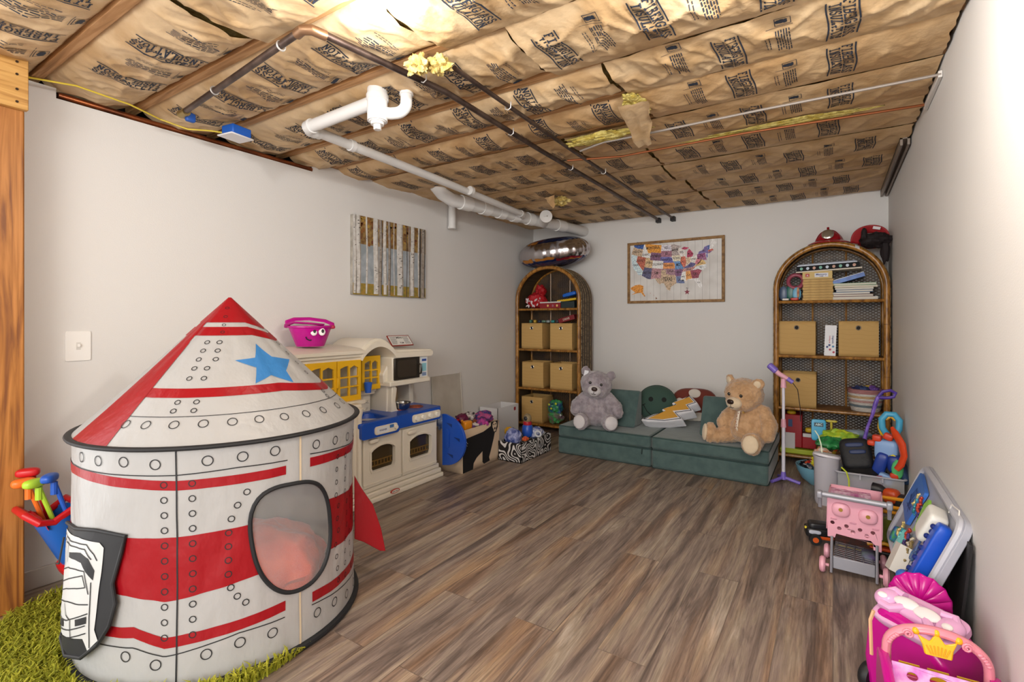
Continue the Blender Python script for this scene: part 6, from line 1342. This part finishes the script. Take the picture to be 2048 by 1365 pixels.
# power tool and trucks between cart and bin
t = thing('toy_drill', 'black and orange toy drill lying on the box behind the pink cart', 'toy drill', (.265, 3.36, .235), rz=R(-20))
B().tube([(-.085, 0, .02), (-.05, 0, .02), (-.03, 0, .015)], [.033, .030, .02], n=18).build('drill_cup', M('#1d1c20', .4), t); B().rbox((.0, 0, .0), (.04, .035, .04), .7).build('drill_body', pl('#c2481e'), t); B().rbox((.05, .0, -.02), (.035, .035, .04), .7).build('drill_motor', M('#2b2a2e', .4), t)
bx('toy_case', [M('#3a3c30', .5, h2='#6a6a24', vs=14)], (.26, 3.26, .0), (.20, .34, .195), 'dark olive toy case behind the pink cart under the drill', 'case', bevel=.01)
for k, (y, z, l) in enumerate(((3.07, .31, .16), (3.04, .275, .13), (3.06, .245, .17))):
    o = B().tube([(.14, y-.02, z), (.14+l, y+.01, z-.008)], .0085, n=8).build('toy_rod', pl('#dc9420')); tag(o, 'orange toy rod %s of three crossing behind the cart handle' % ('highest', 'middle', 'lowest')[k], 'toy', 'orange rods behind the cart')
bx('tub_of_rods', [M('#6d7028', .25, alpha=.7)], (.235, 3.04, .10), (.16, .06, .125), 'translucent olive tub under the orange rods', 'tub', bevel=.006)
t = thing('toy_digger', 'black and yellow toy digger parked behind the right side of the pink cart', 'toy truck', (.20, 3.02, 0))
B().rbox((0, .0, .04), (.08, .045, .03), .3).build('truck_body', pl('#1f1d1e'), t); B().tube([(-.06, -.03, .09), (.01, -.03, .105), (.05, -.03, .095), (.065, -.03, .05)], .009, n=8).build('digger_arm', pl('#dc9c1e'), t); B().rbox((.0, -.02, .075), (.05, .02, .008), .4).build('truck_stripe', pl('#c8481e'), t)
for x in (-.05, .05): B().cyl((x, -.05, .022), (x, -.03, .022), .022).build('wheel', pl('#141416'), t)
t = thing('toy_truck', 'black toy monster truck with orange wheels on the floor left of the pink cart', 'toy truck', (-.035, 3.13, 0), rz=R(12))
B().rbox((-.0, 0, .055), (.095, .045, .026), .3).build('truck_body', pl('#191a1d'), t); B().rbox((-.03, 0, .085), (.05, .035, .02), .4).build('truck_cab', pl('#202125'), t)
b = B().rbox((-.055, -.044, .062), (.028, .004, .010), .6); b.build('flame_decal', pl('#b8bcca'), t); B().rbox((.0, -.044, .036), (.08, .004, .008), .5).build('side_stripe', pl('#d0541c'), t); B().rbox((-.094, -.02, .075), (.006, .008, .006), .6).build('head_lamp', pl('#d8c83a'), t)
for x in (-.055, .055):
    for y in (-.05, .05):
        w = B().cyl((x, y-.014, .028), (x, y+.014, .028), .028, n=20).build('wheel', M('#151517', .6), t); B().cyl((x, y-.016, .028), (x, y+.016, .028), .014, n=14).build('wheel_hub', pl('#cc5a24'), w)
bx('toy_crate', [M('#3c3236', .5, h2='#7a3a2c', vs=40), M('#c9b23a', .5)], (.085, 3.02, .0), (.15, .10, .075), 'dark toy cartridge case seen through the cart legs', 'case', deco=lambda b: b.box(-.07, .07, -.052, -.050, .055, .062, 1))

# pink shopping cart
cm = pl('#e0a3b4', .3); gm = M('#9b9ca6', .3, .2)
t = thing('toy_shopping_cart', 'pink toy shopping cart with grey handle, legs and pink wheels', 'toy cart', (.083, 2.80, 0), rz=R(-3))
b = B(); b.X = Matrix(((1, 0, 0, 0), (0, 0, 1, 0), (0, 1, 0, 0), (0, 0, 0, 1)))
holes = [rad(x, z, .0085, 12) for x, z in ((-.085, .225), (-.058, .203), (-.03, .22), (-.005, .198), (.022, .215), (.048, .193), (.07, .213))]
b.prism([(-.107, .345), (-.105, .155), (-.075, .155), (-.07, .175), (.07, .165), (.072, .135), (.102, .132), (.104, .335), (.09, .345)], -.004, .004, holes=holes); b.build('front_panel', cm, t, bevel=.0015, ang=30)
for x, z in ((-.052, .292), (.052, .282)):
    o = B().ell((x, -.004, z), (.037, .018, .034), 24, e=.8).build('moulded_pocket', cm, t); B().cyl((x, -.024, z+.005), (x, -.020, z+.005), .0085, n=14).build('gold_button', M('#a8853a', .35, .6), o)
for x, z in ((-.08, .245), (-.005, .24), (.08, .232)): B().rbox((x, -.005, z), (.013, .002, .004), .5).build('moulded_slot', pl('#c98b9e'), t)
b = B(); lz = lambda v: .345-.0*v
b.grid(lambda u, v: (-.108+.004*v, .0+.20*u, .19+.155*v), 4, 4); b.grid(lambda u, v: (.104-.004*v*0, .0+.20*u, .19+.155*v), 4, 4); b.grid(lambda u, v: (-.104+.208*u, .20+.02*v, .19+.155*v), 4, 4); b.grid(lambda u, v: (-.104+.208*u, .20*v, .19), 4, 4)
b.build('basket', cm, t, solid=.005)
b = B(); b.grid(lambda u, v: (-.108+.214*u, -.012-.01*sin(u*9)**2+.05*v, .345+.006*sin(v*3)), 24, 4); b.build('scalloped_rim', cm, t, solid=.006)
B().tube([(-.135, -.03, .36), (.13, -.03, .358)], .0125, n=14).build('push_handle', gm, t)
for x in (-.135, .13):
    B().rbox((x, -.03, .357), (.012, .018, .018), .5).build('handle_end', gm, t); B().box(x-.008, x+.008, -.02, .0, .29, .35).build('handle_bracket', M('#77747c', .3), t, bevel=.003)
for x in (-.087, .085): B().tube([(x, -.005, .16), (x, -.04, .08), (x, -.055, .01)], .0125, n=8, flat=(1, .5)).build('leg', gm, t)
b = B().box(-.08, .078, -.052, -.044, .03, .085); b.build('cross_brace', gm, t, bevel=.002)
b = B()
for k in range(9): b.tube([(-.08, -.04+.022*k, .085), (.078, -.04+.022*k, .08)], .0025, n=6)
for k in range(5): b.tube([(-.07+.035*k, -.045, .084), (-.07+.035*k, .14, .084)], .0025, n=6)
b.build('lower_rack', M('#6a6870', .35), t)
for x, y, r in ((-.122, -.045, .036), (.118, -.04, .040), (-.115, .13, .034), (.11, .13, .036)):
    w = B().at(x, y, r, ry=pi/2).lathe([(0, -.011), (r*.8, -.012), (r, -.005), (r, .005), (r*.8, .012), (0, .011)], n=28).build('wheel', cm, t)
    B().cyl((x, y, r), (x-.025*(1 if x > 0 else -1), y, r), .007).build('axle', cm, w)
tag(bx('pink_box', [M('#d9bccb', .5, h2='#a85a88', vs=40)], (.07, 3.0, .20), (.17, .08, .13), 'pink and white printed box inside the pink toy cart', 'box') or C.objects[-1], 'pink and white printed box inside the pink toy cart', 'box')

# ---------------------------------------------------------------- grey play tray leaning on the right wall with things on it
TH_ = atan2(.20, .50)
t = thing('leaning_play_tray', 'grey rectangular play tray leaning against the right wall, covered in small toys', 'play tray', (.165, 2.545, .022))
FR = Matrix.Translation((.165, 2.545, .022)) @ Matrix(((0, sin(TH_), -cos(TH_), 0), (1, 0, 0, 0), (0, cos(TH_), sin(TH_), 0), (0, 0, 0, 1)))  # local x: along the wall, y: up the tray, z: out of it
LF = Matrix.Translation((-.165, -2.545, -.022)) @ FR
b = B(); b.X = LF.copy(); b.prism(rrect(-.405, .405, .15, .54, .05), -.022, 0); b.build('tray_panel', M('#a5a8b4', .35), t, bevel=.008, ang=30)
b = B(); b.X = LF.copy(); b.tube([(p[0], p[1], .004) for p in rrect(-.39, .39, .165, .525, .045)], .013, n=8, closed=True); b.build('tray_rim', M('#b4b7c2', .35), t)
def on(nm, label, cat, a, b_, h, fn, mat, rz=0, group='things on the grey play tray'):
    """a thing lying on the tray at (a along, b up)"""
    b = B(); fn(b); o = b.build(nm, mat, ang=40); o.matrix_world = FR @ Matrix.Translation((a-.405, b_, h)) @ rotm(0, 0, rz); return tag(o, label, cat, group)
on('letter_board', 'bright blue letter board at the far top of the grey play tray', 'toy', .66, .40, .004, lambda b: b.prism(rrect(-.115, .115, -.085, .085, .012), 0, .014), pl('#3a6fc4'), rz=R(8))
b = B(); rn = random.Random(3)
for k in range(7): stroke(b, [(rn.uniform(-.08, .06), rn.uniform(-.06, .05)) for _ in range(3)], .005, lambda x, y: (x, y, .0148), 0, .05)
o = b.build('letter_grooves', M('#1c3c80', .5), smooth=False, fix=False); o.parent = [q for q in C.objects if q.name == 'letter_board'][0]
for k in range(12):   # bead chains
    c, nm = (('#8a7a52', 'bronze'), ('#b8b2a2', 'silver'), ('#4a3f7a', 'violet'), ('#a83a2c', 'red'), ('#3a8a9a', 'teal'), ('#c9b87a', 'gold'))[k % 6]
    a0 = .33+.05*(k % 6)+.02*(k//6); b0 = .21+.15*(k//6)+.02*(k % 2); rn = random.Random(k)
    pts = [(0, 0, .008)]
    for j in range(9): pts.append((pts[-1][0]+rn.uniform(-.012, .016), pts[-1][1]+rn.uniform(.004, .013), .008+rn.uniform(0, .012)))
    on('bead_string', '%s bead string in the %s tangle on the grey play tray' % (nm, ('lower', 'upper')[k//6]), 'beads', a0, b0, .002, lambda b: [b.ell((p[0]+.004*cos(j*2), p[1], p[2]), (.0065, .0065, .0065), 8) for j, p in enumerate(pts+[((p[0]+q[0])/2, (p[1]+q[1])/2, (p[2]+q[2])/2) for p, q in zip(pts, pts[1:])])], M(c, .3, .4), group='bead strings on the play tray')
on('green_tag', 'lime green plastic tag in the middle of the play tray', 'toy', .38, .40, .016, lambda b: b.prism([(-.03, -.06), (.03, -.055), (.035, .06), (0, .08), (-.03, .055)], 0, .010, holes=[[(-.012, -.03), (.012, -.03), (.012, .0), (-.012, .0)]]), pl('#8cc84a'), rz=R(-20))
on('white_case', 'white rounded plastic case near the top of the play tray', 'case', .19, .44, .002, lambda b: b.rbox((0, 0, .03), (.055, .06, .03), .35), pl('#d8d8d4'), rz=R(10))
on('blue_trough', 'long cobalt blue trough down the near side of the play tray', 'toy', .085, .335, .002, lambda b: b.rbox((0, 0, .022), (.030, .15, .022), .3), pl('#1a50c0'))
on('small_blue_bead', 'cluster of navy plastic flowers on the edge of the blue trough', 'toy', .115, .36, .040, lambda b: [b.ell((.008*cos(k*1.7), -.10+.022*k, .006*(k % 2)), (.010, .010, .008), 10) for k in range(10)], pl('#1c2c70'))
on('toy_scissors', 'blue handled toy scissors in the centre of the play tray', 'toy scissors', .31, .30, .004, lambda b: (b.tube([(-.012+.012*cos(a), -.03+.018*sin(a), .004) for a in [k*pi/6 for k in range(12)]], .004, n=6, closed=True), b.tube([(.014+.012*cos(a), -.03+.018*sin(a), .004) for a in [k*pi/6 for k in range(12)]], .004, n=6, closed=True), b.tube([(-.01, -.012, .004), (.012, .05, .004)], .004, n=6), b.tube([(.012, -.012, .004), (-.01, .05, .004)], .004, n=6)), pl('#3a5a8c'), rz=R(-10))
on('toy_glove', 'turquoise rubber toy hand on the left of the play tray', 'toy', .50, .24, .006, lambda b: (b.rbox((0, -.02, .012), (.03, .03, .012), .7), [b.tube([(-.022+.014*k, .0, .012), (-.026+.016*k, .055-.006*abs(k-1.5), .014)], .0075, n=8) for k in range(4)], b.tube([(.025, -.02, .012), (.05, .01, .014)], .0075, n=8)), pl('#6cc4c0'), rz=R(20))
on('toy_tag', 'small bronze oval tag near the scissors', 'toy', .24, .27, .003, lambda b: b.prism(rad(0, 0, .018, 16, ry=.032), 0, .006), M('#6d5c34', .4, .5), rz=R(-25))
on('white_box', 'white cardboard box at the bottom of the play tray', 'box', .37, .22, .002, lambda b: b.box(-.04, .04, -.06, .05, 0, .045), M('#d2cfc8', .6), rz=R(-15))
on('blue_ball', 'round blue toy bead at the bottom of the play tray', 'toy', .23, .205, .02, lambda b: b.ell((0, 0, .0), (.024, .024, .024), 20), pl('#3f6cc0'))
on('blue_block', 'blue toy block at the bottom of the play tray beside the round bead', 'toy', .15, .19, .014, lambda b: b.rbox((0, 0, 0), (.018, .026, .016), .5), pl('#3a66b8'))
on('silver_chain', 'silver beaded chain next to the blue trough', 'beads', .155, .33, .012, lambda b: [b.ell((.010*cos(k*2.1), -.08+.010*k, .005*(k % 3)), (.007, .007, .007), 8) for k in range(20)], M('#b4b0aa', .3, .6))
on('toy_car', 'green and blue toy car at the far bottom corner of the play tray', 'toy', .66, .215, .012, lambda b: b.rbox((0, 0, 0), (.02, .035, .014), .5), M('#3a8a4c', .3, h2='#2c4ea8', vs=60))
tag(B().tube([(.345, 2.32, .50), (.35, 2.30, .535), (.36, 2.24, .535), (.352, 2.20, .50)], .0022, n=6).build('white_string', pl('#e4e0dc')), 'thin white string looped over the top edge of the play tray', 'string')
bx('dark_crate', [M('#2a2a30', .6)], (.318, 2.57, 0), (.10, .50, .155), 'dark flat crate on the floor under the grey play tray', 'crate', bevel=.004)
b = B().box(-.004, .004, -.10, .10, 0, .47); o = b.build('black_board_and_shade', M('#141214', .6), smooth=False, loc=(.322, 2.20, .002)); o.rotation_euler = (0, R(5.5), 0); tag(o, 'black board with painted-in shadow filling the gap behind the grey play tray', 'board')  # black sheet is part board, part stand-in for the shadow in the gap
o = B().rbox((0, 0, .03), (.035, .06, .03), .5).build('teal_shoe', M('#5fb0a4', .5, h2='#4a4a5c', vs=20), loc=(.235, 2.50, .0)); tag(o, 'teal toy shoe on the floor under the play tray', 'toy')
o = B().rbox((0, 0, .05), (.03, .05, .05), .5).build('purple_doll_dress', M('#4a3a6a', .7, h2='#6a7a7a', vs=20), loc=(.14, 2.86, .0)); tag(o, 'dark purple toy behind the cart wheel', 'toy')

# ---------------------------------------------------------------- pink toys in the near right corner
mg = pl('#c0108a', .22); lil = pl('#dba6cf', .25); rose = pl('#e08a9a', .28); ppk = pl('#e6b4cc', .28)
t = thing('shell_seat', 'magenta scallop shell backrest of a toy seat in front of the play tray', 'toy seat', (.240, 2.11, 0), rz=R(-8))
def shell(u, v):
    a = pi*(-.06+1.12*u); r = (.006+.072*v)*(1+.035*abs(cos(8*pi*u))*v); return (r*cos(a)*1.0, -.028*(1-v*v)-.007*abs(sin(8*pi*u))*v, .262+r*sin(a)*1.05)
B().grid(shell, 72, 12).build('shell_back', mg, t, solid=.012)
B().box(-.05, .05, .0, .03, 0, .27).build('seat_base', mg, t, bevel=.015, seg=3)
t = thing('pink_ride_on_car', 'magenta and lilac toy car with white dashboard buttons by the right wall', 'toy car', (.232, 1.945, -.0), rz=R(-38))
b = B(); b.X = Matrix(((1, 0, 0, 0), (0, 0, 1, 0), (0, 1, 0, 0), (0, 0, 0, 1)))
b.prism([(-.105, .03), (.11, .03), (.125, .12), (.115, .22), (.05, .285), (-.06, .30), (-.105, .25), (-.118, .12)], -.10, .08); b.build('car_body', mg, t, bevel=.022, seg=4, ang=50)
b = B().at(.012, -.04, .283, rx=R(24)); b.rbox((0, 0, 0), (.108, .07, .016), .35); b.build('dashboard', lil, t)
b = B().at(.012, -.045, .30, rx=R(24))
for s_ in (-1, 1):
    b.ell((s_*.085, .0, .012), (.034, .036, .020), 24); b.tube([(s_*.085, -.03, .012), (s_*.055, -.035, .014), (s_*.03, -.01, .016)], .014, n=10); b.tube([(s_*.10, .01, .014), (s_*.08, .036, .016), (s_*.05, .03, .016)], .013, n=10)
b.rbox((0, .0, .008), (.062, .032, .016), .7); o = b.build('steering_handle', lil, t)
b = B().at(.012, -.045, .30, rx=R(24)); b.ell((-.028, .004, .024), (.036, .020, .008), 24); b.ell((.028, .0, .024), (.036, .022, .008), 24); b.build('white_panel', pl('#e8dfe2'), o)
for s_ in (-1, 1): B().at(.012, -.045, .30, rx=R(24)).ell((s_*.088, -.012, .030), (.014, .011, .006), 16).build('white_button', pl('#f0e8ea'), o)
for y in (-.07, .06):
    for s_ in (-1, 1): B().at(s_*.112, y, .045, ry=pi/2).lathe([(0, -.014), (.04, -.014), (.045, -.006), (.045, .006), (.04, .014), (0, .014)], n=24).build('wheel', M('#18181a', .5), t)
b = B().rbox((-.112, -.05, .235), (.004, .014, .02), .6, rz=0); b.build('flower_sticker', pl('#e0a8a0'), t)
t = thing('princess_play_cart', 'magenta and pink princess toy cart with yellow crown, nearest the camera', 'toy cart', (.237, 1.585, 0), rz=R(3))
for s_ in (-1, 1):
    b = B(); b.X = Matrix(((0, 0, 1, 0), (1, 0, 0, 0), (0, 1, 0, 0), (0, 0, 0, 1)))
    b.prism([(-.22, .02), (.16, .02), (.165, .20), (.15, .27), (.05, .275), (-.10, .25), (-.22, .22)], s_*.115-.012, s_*.115+.012); b.build('side_panel', mg, t, bevel=.010, seg=3, ang=40)
b = B().box(-.105, .105, .10, .15, .03, .235); b.build('back_panel', pl('#a80c5a'), t, bevel=.01)
b = B(); b.X = Matrix.Translation((0, .02, .222)) @ rotm(rx=R(10)); b.prism([(-.104, -.24), (.104, -.24), (.104, .02), (-.104, .02)], -.012, 0, holes=[rad(-.065, -.02, .012, 12), rad(.0, -.045, .026, 16, ry=.018), rad(.07, -.03, .016, 12), rad(-.03, -.12, .02, 12), rad(.05, -.12, .026, 14)]); o = b.build('tea_tray', ppk, t, bevel=.003, ang=30)
for x, y, r in ((0, -.045, .03), (-.055, -.06, .014), (.055, -.12, .03)):
    b = B(); b.X = Matrix.Translation((0, .02, .222)) @ rotm(rx=R(10)); b.lathe([(r, .0), (r+.006, .004), (r+.008, .0)], c=(x, y, .0), n=24); b.build('cup_rim', ppk, o)
B().cyl((-.052, -.03, .215), (-.052, -.03, .245), .014, .011).build('tea_post', ppk, o)
b = B(); b.X = Matrix.Translation((0, .055, .24)) @ rotm(rx=R(52)); b.prism([(-.102, -.01), (.102, -.01), (.102, .045), (-.102, .045)], -.006, 0, holes=[rad(-.06, .02, .012, 12, ry=.009), rad(-.005, .022, .02, 14, ry=.012), rad(.05, .02, .012, 12, ry=.009)]); b.build('sticker_panel', M('#dba8d6', .3, h2='#c86ac0', vs=30), t, bevel=.002, ang=30)
for x in (-.06, .0, .06): B().box(x-.022, x+.022, .112, .117, .225, .262).build('yellow_pane', M('#c8a01e', .3), t)
ap = [(-.106*cos(a), .13+.008, .275+.078*sin(a)**.8) for a in [k*pi/24 for k in range(25)]]
B().tube([(-.106, .138, .23)]+ap+[(.106, .138, .23)], .014, n=12, flat=(1.1, .8)).build('arched_handle', rose, t)
for s_ in (-1, 1):
    b = B()
    for k in range(5): a = .28+.09*k; b.ell((s_*.106*cos(a), .122, .275+.078*sin(a)**.8), (.0065, .005, .0050), 10)
    b.build('moulded_pearls', rose, t)
for s_ in (-1, 1):
    B().tube([(s_*(.06+.012*(1-k/22)*cos(k*.6)), .120, .338+.012*(1-k/22)*sin(k*.6)) for k in range(20)], .003, n=6).build('moulded_scroll', rose, t)
b = B(); b.X = Matrix.Translation((0, .112, .30)) @ rotm(rx=R(72))
b.prism([(-.028, 0), (.028, 0), (.032, .022), (.042, .045), (.032, .04), (.016, .033), (.005, .05), (-.005, .05), (-.016, .033), (-.032, .04), (-.042, .045), (-.032, .022)], -.005, .005); o = b.build('crown', pl('#e8b01c', .25), t, bevel=.003, ang=40)
for x, y in ((-.044, .05), (0, .056), (.044, .05)):
    b = B(); b.X = Matrix.Translation((0, .112, .30)) @ rotm(rx=R(72)); b.ell((x, y, 0), (.009, .009, .008), 16); b.build('crown_ball', pl('#e8b01c', .25), o)
b = B(); b.X = Matrix.Translation((0, .112, .30)) @ rotm(rx=R(72))
for k in range(-3, 4): b.tube([(k*.005, .004, .006), (k*.008, .026-.001*abs(k), .006)], .0016, n=6)
b.build('crown_relief', pl('#d89c14', .25), o)
tag(B().tube([(.095, 1.80, .20), (.092, 1.80, .30), (.10, 1.80, .33)], .005, n=6).build('toy_fork', pl('#e0b088')), 'peach coloured toy fork standing left of the crown', 'toy')
